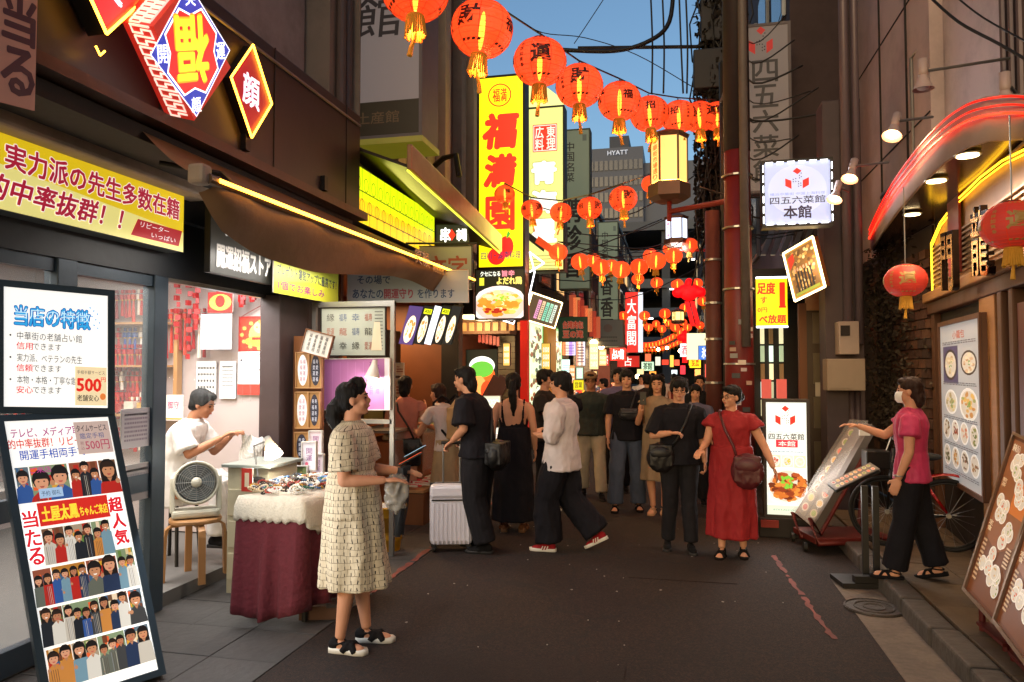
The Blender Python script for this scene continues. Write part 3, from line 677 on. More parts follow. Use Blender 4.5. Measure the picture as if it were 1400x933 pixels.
# back-wall print behind door
def wallprint(name, label, cat, x0, z0, x1, z1, face, draw=None, y=6.39, depth=.012, **k):
    return board(name, label, cat, (x0, y, z0), (x1, y, z0), (x0, y, z1), depth, 0, white, face, draw=draw, **k)
def cal(p):
    p.rect(0, .55, 1, 1, '#b32a22'); p.rect(.05, .57, .95, .97, '#c9402c')
    p.ell(.5, .76, .26, .16, '#e8c46a'); p.ell(.5, .86, .15, .08, '#f3dc94'); p.ell(.5, .68, .36, .07, '#d8a848'); p.rect(.32, .7, .68, .73, '#a8281e'); p.ell(.43, .86, .02, .01, '#7a3a10'); p.ell(.57, .86, .02, .01, '#7a3a10')
    for i in range(12): p.ell(.5+.42*cos(i*.52), .76+.17*sin(i*.52), .05, .025, '#e2b75a', 8, i == 0)
    p.rect(0, .14, 1, .55, '#eceae8'); p.text('6', .5, .505, .06, .05, '#a83020')
    for r in range(5):
        for c in range(7):
            d = r*7+c+1
            if d <= 30: p.text(str(d), .08+c*.14, .44-r*.06, .05 if d < 10 else .075, .028, '#c03028' if c == 6 else '#4a4a55', .01, up=(r == 0 and c == 0))
    p.rect(0, 0, 1, .135, '#d63a2c')
# calendar hangs on the side wall
A = P(325, 540, Y=6.37); B_ = P(384, 540, Y=6.37); Z1 = P(330, 433, Y=6.37).z
t = wallprint('wall_calendar', 'wall calendar with gold god picture and red lower strip', 'calendar', A.x, A.z, B_.x, Z1, '#eeeeee', cal, 6.37)
MB().tube([(A.x+.04, 6.36, Z1), ((A.x+B_.x)/2, 6.37, Z1+.1), (B_.x-.04, 6.36, Z1)], .004, 5).build('string', red_w, t)
def sheetp(px0, py0, px1, py1, Y, face, draw, name, label, cat, em=0, depth=.01, case=white):
    a = P(px0, py1, Y=Y); b = P(px1, py1, Y=Y); c = P(px0, py0, Y=Y)
    return board(name, label, cat, (a.x, Y, a.z), (b.x, Y, a.z), (a.x, Y, c.z), depth, em, case, face, draw=draw)
def dc(p):
    for r in range(5):
        for c in range(6): p.rect(.08+c*.15, .1+r*.17, .17+c*.15, .17+r*.17, '#5a5a66', False)
sheetp(268, 494, 295, 545, 6.36, '#efedea', dc, 'wall_poster', 'small white date sheet pinned beside the seated man', 'poster')
sheetp(300, 494, 322, 545, 6.36, '#f2f2f0', lambda p: p.lines(.15, .3, .85, .9, 6, '#7a8080'), 'wall_poster', 'white notice with green ornament pinned left of the calendar', 'poster')
sheetp(274, 430, 316, 478, 6.2, '#c3cad6', None, 'hanging_card', 'blank pale blue card hanging under the red tassels', 'panel')
def gold(p):
    p.ell(.5, .5, .45, .4, '#e8c050'); p.ell(.5, .55, .2, .3, '#b8281e')
sheetp(284, 400, 318, 428, 6.2, '#a8221c', gold, 'gold_ornament', 'gold and red lucky ornament hanging above the blank panel', 'ornament')
for i, x in enumerate((268, 330, 345, 258, 242, 300)):
    q = P(x, 390, Y=6.25); z2 = P(x, [455, 420, 412, 500, 470, 425][i], Y=6.25).z; mb = MB(); mb.col = hexc('#b01c20')
    for j in range(9): mb.box((q.x+.02*(j % 2), 6.25, q.z+(z2-q.z)*j/9), (.05, .03, .05), j*.7)
    tag(mb.build('firecracker_string', pmat(0, .4)), ['long red firecracker string hanging left above the seated man', 'red firecracker string hanging right of the gold ornament', 'short red firecracker string hanging nearest the calendar', 'longest red firecracker string hanging beside the corner post', 'red firecracker string hanging near the shelf end', 'red firecracker string partly behind the gold ornament'][i], 'ornament')
sheetp(224, 540, 250, 575, 6.0, '#e8ded6', lambda p: (p.text('御守', .5, .6, .6, .3, '#c2306a'), p.rect(.04, .04, .96, .1, '#b8a050')), 'small_sign', 'small white framed charm sign behind the seated man', 'sign')
def poster_glass(x0, y0, x1, y1, label, face, draw, X=-3.585):
    a = P(x0, y1, X=X); b = P(x1, y1, X=X); c = P(x0, y0, X=X)
    board('window_poster', label, 'poster', (X, a.y, a.z), (X, b.y, a.z), (X, a.y, c.z), .006, 0, white, face, draw=draw)
poster_glass(165, 560, 204, 615, 'grey handwritten sheet stuck on the glass door', '#a9a4ac', lambda p: p.lines(.1, .15, .9, .9, 7, '#7d6f80'))
poster_glass(165, 638, 204, 690, 'lower pale sheet stuck on the glass door near the floor', '#8d8a8c', lambda p: p.lines(.1, .15, .9, .9, 6, '#74707a'))
# yellow shop sign
def ys(p):
    p.rect(0, 0, 1, 1, '#e8c81e'); p.poly([(0, 0), (1, 0), (1, .34), (0, .62)], '#efe48a')
    p.text('実力派の先生多数在籍', .57, .71, .8, .34, '#b0203a', .03, outline='#fff6f0'); p.text('的中率抜群！！', .38, .28, .55, .34, '#b0203a', .03, shear=.25, outline='#fff6f0')
    p.poly([(.70, .08), (.97, .08), (1.0-.01, .36), (.735, .36)], '#b01f28'); p.text('リピーター', .83, .29, .16, .09, '#ffffff', .005, shear=.2); p.text('いっぱい', .88, .165, .14, .09, '#ffffff', .005, shear=.2)
    p.ell(.07, .6, .07, .3, '#c85a3a'); p.ell(.07, .75, .035, .14, '#e8b896'); p.ell(.07, .85, .04, .08, '#231a18')
a = P(250, 345, X=-3.42); zt = P(253, 268, X=-3.42).z; y0 = P(-70, 300, X=-3.42).y
board('shop_sign', 'long yellow shop sign with red lettering above the glass doors', 'sign', (-3.42, y0, a.z), (-3.42, a.y, a.z), (-3.42, y0, zt), .14, .55, mat('sign_case_grey', '#5a5f60', .5), '#e8c81e', draw=ys)
# black and yellow boards beside it
def bs(p):
    p.text('笑顔', .55, .76, .7, .3, '#e8e8e6', .02, outline='#8a8a8a'); p.text('開運招福ストア', .52, .28, .86, .34, '#e4e2dc', .03, outline='#777777')
a = P(287, 372, X=-3.3); b = P(373, 372, X=-3.3); c = P(290, 290, X=-3.3)
board('shop_sign', 'black shop sign with pale silver lettering under the brown awning', 'sign', (-3.3, a.y, a.z), (-3.3, b.y, a.z), (-3.3, a.y, c.z+.05), .05, .12, black, '#24241f', draw=bs)
def yb(p):
    p.rect(0, 0, 1, 1, '#d2cf3a'); p.poly([(0, .2), (1, .45), (1, 1), (0, 1)], '#cfd84e')
    p.text('開運花火守', .45, .78, .8, .26, '#b8203c', .03); p.text('プレゼント運気アップに最高です！', .5, .42, .92, .2, '#22304e', .02, rot=-.02); p.text('1個でお楽しみ', .4, .16, .7, .16, '#9a2a7a', .015)
a = P(374, 400, X=-3.25); b = P(462, 400, X=-3.25); c = P(376, 325, X=-3.25)
board('yellow_banner', 'yellow green paper banner with purple handwriting beside the black sign', 'banner', (-3.25, a.y, a.z), (-3.25, b.y, a.z), (-3.25, a.y, c.z), .012, .06, white, '#d2cf3a', draw=yb)
# hanging cloth banner at the upper left corner
a = P(-45, 128, D=3.0); b = P(47, 152, D=3.3); up = Vector((0, 0, .75))
def hb(p): p.text('当る', .72, .36, .5, .62, '#4a2a36', .045, vert=True)
board('cloth_banner', 'salmon pink hanging cloth banner with dark brush characters', 'banner', a, b, a+up, .006, .05, mat('pink_cloth', '#b07a68', .9), '#c08b78', draw=hb)
# diamond signs on the fascia
def diamond(name, label, pts, n, th, body, em, draw, leds=None):
    pts = [Vector(p) for p in pts]; t = thing(name, label, 'sign', pts[3])
    o = MB().slab(pts, -n*th).build('case', body, t)
    c = sum(pts, Vector())/4; U = (pts[0]-pts[2]); R = Vector(U).normalized().cross(n).normalized()
    hw = max(abs((p-c).dot(R)) for p in pts); hh = U.length/2; p = Panel(c-R*hw-U/2, R*2*hw, U, step=.0009); draw(p); p.build('print', t, em)
    if leds:
        for i in range(4):
            if i in leds: ledline('led_strip', [pts[i]+n*.012, pts[(i+1) % 4]+n*.012], t, r=.0075)
    return t
NX = Vector((1, 0, 0))
def D4(x, cx, cy, hw, hh): # diamond around a spot on the fascia plane
    c = P(cx, cy, X=x); dy = (P(cx+hw, cy, X=x).y-P(cx-hw, cy, X=x).y)/2; dz = (P(cx, cy-hh, X=x).z-P(cx, cy+hh, X=x).z)/2
    return [c+Vector((0, 0, dz)), c+Vector((0, dy, 0)), c-Vector((0, 0, dz)), c-Vector((0, dy, 0))]
def d_kao(p):
    dm = [(.5, 1), (1, .5), (.5, 0), (0, .5)]; p.poly(dm, '#7a1014'); p.poly([(.5+(x-.5)*.86, .5+(y-.5)*.86) for x, y in dm], '#8e1a20'); p.text('顔', .5, .5, .40, .34, '#f4ecff', .03)
diamond('diamond_sign', 'small red diamond sign edged with yellow lights, right of the blue one', D4(-2.84, 343, 125, 28, 64), NX, .1, black, .9, d_kao, (0, 1, 2, 3))
def d_wa(p):
    dm = [(.5, 1), (1, .5), (.5, 0), (0, .5)]; p.poly(dm, '#c8181e'); p.poly([(.5+(x-.5)*.86, .5+(y-.5)*.86) for x, y in dm], '#e02a30'); p.text('笑', .5, .5, .42, .36, '#f4ecff', .04)
diamond('diamond_sign', 'red diamond sign cut off by the top edge near the pink banner', D4(-2.78, 145, -32, 52, 80), NX, .1, black, 1.0, d_wa, (0, 1, 2, 3))
q = P(137, 76, X=-2.82); vs_ = thing('glow_chevron', 'tiny glowing yellow V on the dark fascia', 'light', q)
ledline('led_strip', [q+Vector((0, -.03, .035)), q], vs_, r=.005); ledline('led_strip', [q, q+Vector((0, .03, .035))], vs_, r=.005)  # two emissive strokes forming a small V
def d_fu(p):
    dm = [(.5, 1), (1, .5), (.5, 0), (0, .5)]; p.poly(dm, '#f0f0ff'); p.poly([(.5+(x-.5)*.97, .5+(y-.5)*.97) for x, y in dm], '#1c2f96')
    def oct_(k):
        r = []
        for i in range(4):
            a = dm[i]; b = dm[(i+1) % 4]
            for u, w in ((.30, .0), (.5, .06), (.70, .0)):
                x = a[0]+(b[0]-a[0])*u; y = a[1]+(b[1]-a[1])*u; r.append((.5+(x-.5)*(k-w*0), .5+(y-.5)*(k-w*0)))
        out = []
        for i in range(0, 12, 3):
            q0, q1, q2 = r[i], r[i+1], r[i+2]; out += [q0, q2]
            nx_ = r[(i+3) % 12]; out.append(((q2[0]+nx_[0])/2*.86+.07, (q2[1]+nx_[1])/2*.86+.07))
        return out
    p.poly(oct_(.93), '#ffffff'); p.poly(oct_(.88), '#d81c1c')
    p.text('福', .5, .52, .40, .50, '#e89a10', .05, rot=pi); p.text('福', .5, .52, .38, .48, '#ffe828', .035, rot=pi)
    p.text('開', .14, .5, .12, .13, '#ffffff', .02); p.text('運', .86, .5, .12, .13, '#ffffff', .02); p.text('顔', .5, .1, .12, .12, '#ffffff', .02); p.text('笑', .5, .9, .12, .12, '#ffffff', .02)
pts = [P(257, -18, X=-2.52), P(313, 92, X=-2.60), P(268, 166, X=-2.68), P(207, 36, X=-2.62)]
nn = ((pts[1]-pts[3]).cross(pts[0]-pts[2])).normalized()
c_ = sum(pts, Vector())/4; U_ = Vector((0, 0, 1)); pts = [p-nn*(p-c_).dot(nn) for p in pts]
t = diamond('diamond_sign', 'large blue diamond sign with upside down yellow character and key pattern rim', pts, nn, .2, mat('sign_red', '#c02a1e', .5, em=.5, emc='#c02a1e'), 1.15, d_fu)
# key pattern on the rim
for (a, b) in ((pts[3], pts[2]), (pts[0], pts[3])):
    R_ = (b-a); k = 9; m = MB(); n_ = (R_.normalized()).cross(nn).normalized()*1.0
    if n_.z > 0 and a is pts[3]: n_ = -n_
    if a is pts[0] and n_.dot(Vector((0, -1, 0))) < 0: n_ = -n_
    st = R_.length/k; r = R_.normalized()
    path = []
    for i in range(k):
        for (u, v) in ((0, .03), (0, .15), (.7, .15), (.7, .09), (.35, .09), (.35, .03)): path.append(a+r*(st*(i+u+.1))-nn*v+n_*.004)
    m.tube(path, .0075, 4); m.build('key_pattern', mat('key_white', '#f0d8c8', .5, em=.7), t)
# brown awning with light strip
AW = thing('awning', 'brown cloth awning with lettering and a glowing yellow edge strip', 'awning', (-2.6, 5, 2.7))
A0 = P(293, 248, X=-2.45); A1 = P(645, 383, X=-2.3)
T0 = Vector((-2.95, A0.y+.05, 3.05)); T1 = Vector((-2.9, A1.y-.05, 2.98+.05))
cl = mat('awning_cloth', '#8a6a4a', .6, var=.25, scale=5, bump=.4, dirt=.3)  # cloth colour brightened to hold the light strip's warm sheen
m = MB(); n = 44; rows = []
for (a, b, sg, nr) in ((T0, T1, 0, 5),):
    for j in range(nr+1):
        v = j/nr; rows.append([(a.lerp(b, i/n)).lerp(A0.lerp(A1, i/n), v)+Vector((0, 0, -.05*sin(pi*v))) for i in range(n+1)])
def grid(m, rows):
    n = len(rows[0]); m.add([p for r in rows for p in r], [(i*n+j, i*n+j+1, (i+1)*n+j+1, (i+1)*n+j) for i in range(len(rows)-1) for j in range(n-1)])
grid(m, rows); m.build('awning_roof', cl, AW, True)
m = MB(); rows = []
for j in range(9):
    v = j/8; r = []
    for i in range(n+1):
        u = i/n; drop = (.19+.13*sin(pi*min(1, u*1.5))*(1-u*.3)+.04*sin(u*9))*(1 if u > .03 else .3+u*20)
        if u > .86: drop *= 1-(u-.86)*3.2
        r.append(A0.lerp(A1, u)+Vector((-.10*v*v+.03*sin(u*11+v*3)*v+.012*sin(u*37), .12*v*(1-u)*0, -drop*v)))
    rows.append(r)
grid(m, rows); vl = m.build('valance', cl, AW, True); V_ROWS = rows
m = MB(); m.tube([A0+Vector((0, -.06, 0)), A1+Vector((0, .06, 0))], .03, 10); m.build('front_bar', mat('bar_brown', '#6b5440', .4, .5), AW)
ledline('led_strip', [A0+Vector((.035, 0, .0)), A1+Vector((.035, 0, .0))], AW, r=.012)
MB().box(A0+Vector((-.04, -.07, .02)), (.1, .09, .11)).build('motor_box', mat('awning_cream'), AW, bevel=.02)
m = MB()
for u in (.06, .97): MB().tube([T0.lerp(T1, u)+Vector((-.1, 0, -.1)), T0.lerp(T1, u)+Vector((.25, .1, -.16)), A0.lerp(A1, u)+Vector((0, 0, -.03))], .018, 8).build('folding_arm', dark, AW)
bl = P(528, 372, X=-2.27); br = P(600, 398, X=-2.24)
p = Panel(V_ROWS[5][26]+Vector((.075, 0, .0)), Vector((0, 1, 0)), Vector((-.05, 0, 1)), 2.0, .3)
p.text('笑顔', .12, .45, .2, .48, '#c8a878', .02); p.text('開運招福ストア', .42, .3, .3, .28, '#b89868', .02); p.build('lettering', AW)
lamp('awning_lamp', (-3.0, 5.2, 2.6), 14, (1, .93, .85), .25, None, 'AREA', 2.2)
part('awning_tube', MB().box((-3.0, 5.2, 2.64), (.05, 1.2, .04)), tube_w)
# ------------------------------------------------------------------ standing light boards at the left
def stand_board(name, label, bl, br, tl, tr, draw, em, depth=.09, legs=True, bare=False):
    bl, br, tl, tr = map(Vector, (bl, br, tl, tr)); n = (br-tl).cross(tr-bl).normalized(); cq = (bl+br+tl+tr)/4; bl, br, tl, tr = [v-n*(v-cq).dot(n) for v in (bl, br, tl, tr)]; t = thing(name, label, 'sign', (bl+br)/2)
    R = (br-bl).normalized(); U = ((tl+tr)/2-(bl+br)/2).normalized(); f = .035
    o = [bl-R*f-U*f, br+R*f-U*f, tr+R*f+U*f, tl-R*f+U*f]
    MB().slab([q-n*.004 for q in o], -n*depth).build('case', frame_g, t, bevel=.006)
    i = [bl, br, tr, tl]
    for a in range(4):
        b = (a+1) % 4; MB().slab([o[a], o[b], i[b], i[a]], n*.012).build('frame_rail', frame_g, t)
    p = Panel(bl, R*(br-bl).length, U*((tl-bl).length+(tr-br).length)/2); p.q = [bl, br, tr, tl]; p.N = n; p.rect(0, 0, 1, 1, '#fffdf8'); draw(p); p.build('print', t, em); return t, o, n
def up_draw(p):
    p.text('当店の特徴', .46, .77, .72, .17, '#2fa0e0', .02, outline='#1a58a8'); p.text('当店の特徴', .46, .79, .72, .09, '#c8ecfa', .0)
    for i, (a, b, c) in enumerate((('中華街の老舗占い館', '信用できます', 0), ('実力派、ベテランの先生', '信頼できます', 0), ('本物・本格・丁寧な鑑定', '安心できます', 0))):
        y = .60-i*.185; p.ell(.06, y, .009, .009, '#444444'); p.text(a, .43, y, .62, .068, '#26262a', .007)
        p.text(b[:2], .19, y-.085, .15, .062, '#c81828', .008); p.text(b[2:], .40, y-.085, .27, .058, '#2e2e32', .007)
    p.rect(.67, .02, .99, .36, '#e6d2a8'); p.text('手相半額サービス', .83, .31, .28, .035, '#4a4038', .004); p.text('500', .81, .20, .24, .11, '#d8281e', .05); p.text('円', .955, .25, .045, .04, '#d8281e', .02)
    p.text('老舗安心', .80, .085, .22, .055, '#3a3028', .012); p.ell(.95, .1, .03, .03, '#d87a3a')
    for i in range(8): p.ell(.82+.03*(i % 3)+.02*i/3, .88-.025*i, .012, .008, '#8ab8e0', 6, i == 0, i)
stt, o_, n_ = stand_board('light_board', 'upper glowing white board with blue heading listing the shop features', P(5, 556, X=-3.4), P(147, 558, X=-3.1), P(5, 392, X=-3.4), P(147, 405, X=-3.1), up_draw, .62)
def low_draw(p):
    rnd = random.Random(12)
    p.text('テレビ、メディア取材', .40, .955, .72, .035, '#a02a80', .012); p.text('的中率抜群！リピータ', .38, .915, .76, .035, '#d0200a', .012); p.text('開運手相両手で', .40, .873, .62, .036, '#1048b0', .012)
    p.rect(.64, .86, .99, .985, '#b8a29a'); p.text('タイムサービス', .81, .96, .3, .025, '#2a2230', .01); p.text('鑑定手相', .8, .93, .24, .022, '#3a4a80', .005); p.text('500円', .84, .893, .24, .038, '#a8405a', .01); p.text('税込', .69, .893, .035, .035, '#8a5a5a', .004, vert=True)
    for (x0, y0, x1, y1, n) in ((.02, .70, .14, .83, 1), (.15, .70, .50, .83, 2), (.52, .70, .80, .83, 3), (.81, .70, .98, .83, 1),
                                (.16, .47, .36, .60, 2), (.365, .47, .62, .60, 3), (.625, .47, .80, .60, 2), (.02, .33, .18, .46, 2), (.19, .33, .50, .46, 4), (.51, .33, .80, .46, 2), (.81, .33, .98, .48, 2),
                                (.02, .19, .22, .32, 2), (.225, .19, .56, .32, 4), (.565, .19, .84, .32, 3), (.85, .19, .98, .32, 1), (.02, .04, .24, .18, 2), (.245, .04, .48, .18, 2), (.485, .04, .74, .18, 3), (.745, .04, .98, .18, 2)):
        p.photo(x0, y0, x1, y1, rnd, n)
    p.text('ご来店', .25, .815, .2, .022, '#b03a8a', .01); p.rect(.16, .61, .83, .695, '#c8281e'); p.text('土屋太鳳', .36, .652, .34, .055, '#f8d83a', .035); p.text('ちゃんご来店', .68, .645, .27, .036, '#f8d83a', .025)
    p.text('超人気', .90, .59, .13, .19, '#d8202e', .05, vert=True, outline='#ffffff'); p.text('当たる', .08, .575, .13, .2, '#d8202e', .04, vert=True, outline='#ffffff')
    p.rect(.2, .71, .42, .745, '#9ab8d8'); p.text('予約 御礼', .31, .727, .18, .018, '#2a3a5a', .004)
stt, o_, n_ = stand_board('light_board', 'tall leaning white light board covered with rows of group photos', P(72, 962, Z=.03), P(215, 915, Z=.06), P(5, 577, X=-3.4), P(148, 570, X=-3.1), low_draw, .6)
lg = MB()
MB().bb(-3.62, 3.0, 0, -3.45, 3.35, 2.2).build('back_post', frame_g, stt) if False else None
lamp('board_glow', P(170, 700, X=-2.75), 8.0, (.95, .97, 1), .12, (0, radians(-70), radians(20)), 'AREA', .9)
# ------------------------------------------------------------------ table with beads, white fur and dark red cloth
TB = thing('display_table', 'low display table under a dark red cloth outside the shop', 'table', (-2.7, 5.2, 0))
MB().bb(-2.9, 4.5, .76, -2.42, 5.3, .80).build('tabletop', wood, TB)
for x in (-2.86, -2.46):
    for y in (4.56, 5.24): MB().tube([(x, y, 0), (x, y, .76)], .018, 8).build('leg', dark, TB)
m = MB(); n = 60; rows = []
def tcx(u): # path of the cloth round the table: left front corner -> front -> right side
    if u < .42: k = u/.42; return Vector((-2.9+.48*k, 4.47-.04*k, 0))
    k = (u-.42)/.58; return Vector((-2.42+.06*k, 4.43+.85*k, 0))
for j in range(12):
    v = j/11; r = []
    for i in range(n+1):
        u = i/n; q = tcx(u); nn_ = Vector((0, -1, 0)) if u < .42 else Vector((1, 0, 0))
        q = q+nn_*(.03+v*(.05+.03*sin(u*38)+.02*sin(u*61+1)))+Vector((0, 0, .815-v*(.72+.04*sin(u*9)))); r.append(q)
    rows.append(r)
grid(m, rows[::-1]); o = m.build('tablecloth', mat('cloth_maroon', '#5e1c26', .9, var=.25, scale=30, bump=.4, dirt=.25), None, True, org=(-2.7, 5.2, 0)); tag(o, 'dark red cloth hanging to the ground over the bead table', 'tablecloth')
s_ = o.modifiers.new('thick', 'SOLIDIFY'); s_.thickness = .006
m = MB(); rows = []; rnd = random.Random(3)
prof = [(-.42, .83), (-.2, .835), (0, .83), (.03, .815), (.05, .78), (.055, .73), (.045, .70)]
for dx, z in prof:
    r = []
    for i in range(61):
        u = i/60; q = tcx(u); nn_ = Vector((0, -1, 0)) if u < .42 else Vector((1, 0, 0))
        if abs(u-.42) < .05: nn_ = Vector((.7, -.7, 0))
        zz = z - (.10*max(0, 1-abs(u-.50)/.07) if z < .76 else 0)-.012*sin(i*1.9)*(z < .8)
        if dx < -.1: q = Vector((-2.66+(q.x+2.66)*(.0 if dx < -.3 else .55), 4.9+(q.y-4.9)*(.0 if dx < -.3 else .7), 0))
        else: q = q+nn_*dx
        r.append(Vector((q.x+rnd.uniform(-.004, .004), q.y+rnd.uniform(-.004, .004), zz)))
    rows.append(r)
grid(m, rows[::-1]); fur = m.build('fur_cover', mat('fur_white', '#cfc8b8', .95, var=.2, scale=80, bump=.5), None, True, org=(-2.7, 5.2, 0)); tag(fur, 'shaggy white fur cover spread on top of the bead table', 'cover')
s_ = fur.modifiers.new('thick', 'SOLIDIFY'); s_.thickness = .016; s_.offset = 1
bcol = ['#f2f0ea', '#1c1c20', '#f2f0ea', '#16161a', '#e8e6e0', '#2a6a4a', '#c89a3a', '#a83a2a', '#8a5a3a', '#5a8ac0', '#d8c8a8', '#3a2a24']
bt = bpy.data.meshes; proto = {}
for ci, c in enumerate(bcol):
    mb = MB(); rr = .032
    for i in range(14):
        a = 2*pi*i/14; mb.ell((rr*cos(a), rr*sin(a), 0), (.0072, .0072, .0072), 6, 5)
    nm = 'bead_'+str(ci); o = mb.build('bead_bracelet', mat('bead_mat_%d' % ci, c, .15, var=.1, bump=0), None, True); proto[ci] = o
rnd = random.Random(8); used = set()
for k in range(150):
    ci = rnd.randrange(len(bcol)); o = proto[ci] if ci not in used else proto[ci].copy()
    if ci in used: C.objects.link(o)
    used.add(ci); x = rnd.uniform(-2.88, -2.46); y = rnd.uniform(4.52, 5.22); o.location = (x, y, .868+rnd.uniform(0, .03)); o.rotation_euler = (rnd.uniform(-.5, .5), rnd.uniform(-.5, .5), rnd.random()*6)
    tag(o, '%s bead bracelet heaped among others on the white fur' % ['white', 'black', 'chalk white', 'jet black', 'pale grey', 'green', 'amber', 'brick red', 'brown', 'sky blue', 'sand', 'dark brown'][ci], 'bracelet', 'bead bracelets on the white fur')
# cabinet behind the table
cb = thing('drawer_cabinet', 'cream drawer cabinet behind the left end of the bead table', 'cabinet', (-3.35, 5.2, 0.1))
MB().bb(-3.35, 5.0, .0, -3.0, 5.42, .95).build('carcass', mat('cab_cream', '#b8b094', .5), cb, bevel=.006)
MB().bb(-3.38, 4.96, .955, -2.97, 5.46, .98).build('top', mat('cab_grey', '#8a9088', .5), cb, bevel=.004)
for z in (.16, .4, .64): MB().bb(-3.33, 4.985, z-.05, -3.02, 4.999, z+.15).build('drawer', mat('cab_cream'), cb, bevel=.004)
sheetp(330, 640, 345, 672, 4.92, '#c8382c', lambda p: p.rect(.3, .2, .7, .8, '#e8d8b8'), 'small_sign', 'small red card standing before the cream cabinet', 'card')
# wooden stool with grey white fan
FL = P(266, 790, Z=.1)
st = thing('stool', 'round bentwood stool with four legs inside the plastic curtain', 'stool', (FL.x, FL.y, .1), .35)
beech = mat('beech', '#a87a4c', .45, var=.2, scale=10, stretch=(1, 1, .2))
m = MB(); m.lathe([(.0001, .43), (.185, .43), (.19, .44), (.19, .455), (.185, .462), (.0001, .462)], n=32); m.build('seat', beech, st, world=False, smooth=False)
for a in (.5, 2.07, 3.64, 5.21):
    m = MB(); d = Vector((cos(a), sin(a), 0)); w = d.cross(Vector((0, 0, 1)))
    pts_ = [d*.06+Vector((0, 0, .415)), d*.17+Vector((0, 0, .415)), d*.205+Vector((0, 0, .39)), d*.215+Vector((0, 0, .34)), d*.225]
    m.loft([[p+w*a_*.025+(d if i > 1 else Vector((0, 0, 1)))*b_*.011 for a_, b_ in ((-1, -1), (1, -1), (1, 1), (-1, 1))] for i, p in enumerate(pts_)]); m.build('leg', beech, st, world=False)
fn = thing('table_fan', 'off white desk fan standing on the bentwood stool', 'fan', (FL.x, FL.y, .565), radians(38))
fw = mat('fan_white', '#b9b6a6', .4, var=.05); fg = mat('fan_grey', '#4a4e50', .4)
m = MB(); m.box((0, .0, .035), (.34, .2, .06)); m.build('base', fw, fn, world=False, bevel=.02)
for e in (-1, 1): m = MB(); m.loft([[Vector((e*.165+a*.018, b*w, z)) for a, b in ((-1, -1), (1, -1), (1, 1), (-1, 1))] for z, w in ((.05, .08), (.15, .06), (.27, .035), (.31, .02))]); m.build('side_arm', fw, fn, world=False, bevel=.008)
Rt = Matrix.Rotation(radians(-72), 3, 'X'); cc = Vector((0, -.01, .26))
def disc(mb, prof, n=28): 
    k = len(mb.v); mb.lathe(prof, (0, 0, 0), n, False); mb.v[k:] = [cc+Rt@Vector((v.x, v.y, -v.z)) if False else cc+Matrix.Rotation(radians(78), 3, 'X')@v for v in mb.v[k:]]; return mb
disc(MB(), [(.135, -.09), (.16, -.06), (.168, .0), (.165, .045), (.148, .05), (.146, 0), (.13, -.08)]).build('ring', fw, fn, True, world=False)
o = disc(MB(), [(.0001, -.03), (.14, -.03)]).build('back', fg, fn, world=False)
m = MB(); disc(m, [(.0001, .062), (.035, .06), (.04, .045), (.0001, .04)], 20); m.build('hub', fw, fn, True, world=False)
m = MB()
for r in (.055, .07, .085, .1, .115, .13): 
    k = len(m.v); m.tube([(r*cos(a), r*sin(a), .05) for a in [2*pi*i/28 for i in range(29)]], .0022, 4)
for i in range(12): m.tube([(.035*cos(i*pi/6), .035*sin(i*pi/6), .052), (.15*cos(i*pi/6), .15*sin(i*pi/6), .048)], .0022, 4)
m.v = [cc+Matrix.Rotation(radians(78), 3, 'X')@v for v in m.v]; m.build('grille', mat('fan_grille', '#7d7f7c', .4), fn, world=False)
for i in range(3):
    m = MB(); a = i*2.094; m.add([(.03*cos(a), .03*sin(a), .0), (.13*cos(a-.4), .13*sin(a-.4), .02), (.135*cos(a+.2), .135*sin(a+.2), .0), (.12*cos(a+.7), .12*sin(a+.7), -.02), (.03*cos(a+.8), .03*sin(a+.8), -.01)], [(0, 1, 2, 3, 4)])
    m.v = [cc+Matrix.Rotation(radians(78), 3, 'X')@v for v in m.v]; m.build('blade', mat('fan_blade', '#5a6468', .4), fn, world=False)
# desk lamp, clamp lamp
def desk_lamp(label, base, elbow, head, aim, e=6, shade=white):
    t = thing('desk_lamp', label, 'lamp', base); base, elbow, head, aim = map(Vector, (base, elbow, head, aim))
    MB().lathe([(.06, 0), (.06, .02), (.02, .03), (.0001, .03)], base, 18).build('base', dark, t)
    MB().tube([base+Vector((0, 0, .02)), elbow, head], .008, 8).build('arm', alu, t)
    d = aim.normalized(); ax = d.to_track_quat('Z', 'Y').to_matrix(); m = MB(); m.lathe([(.022, -.03), (.03, .02), (.042, .05), (.07, .13)], (0, 0, 0), 20, False); m.v = [head+ax@v for v in m.v]; m.build('shade', shade, t, True)
    m = MB(); m.ell(head+d*.07, (.03, .03, .03), 10, 8); m.build('bulb', bulb, t, True)
    lamp('lamp_light', head+d*.14, e, (1, .94, .82), .03)
    return t
h = P(375, 612, Y=4.95); desk_lamp('clear shaded desk lamp glowing over the bead heap', (h.x-.16, 5.0, .86), (h.x-.2, 5.0, 1.12), h+Vector((-.05, 0, .05)), (.5, -.25, -.8), 5, mat('shade_clear', '#d8d8d0', .1, alpha=.45))
h = P(512, 500, Y=6.15); desk_lamp('small white clamp lamp in front of the pink board', (h.x-.1, 6.1, 1.3), (h.x-.12, 6.05, 1.38), h+Vector((0, 0, .02)), (-.12, -.1, -1), 3)
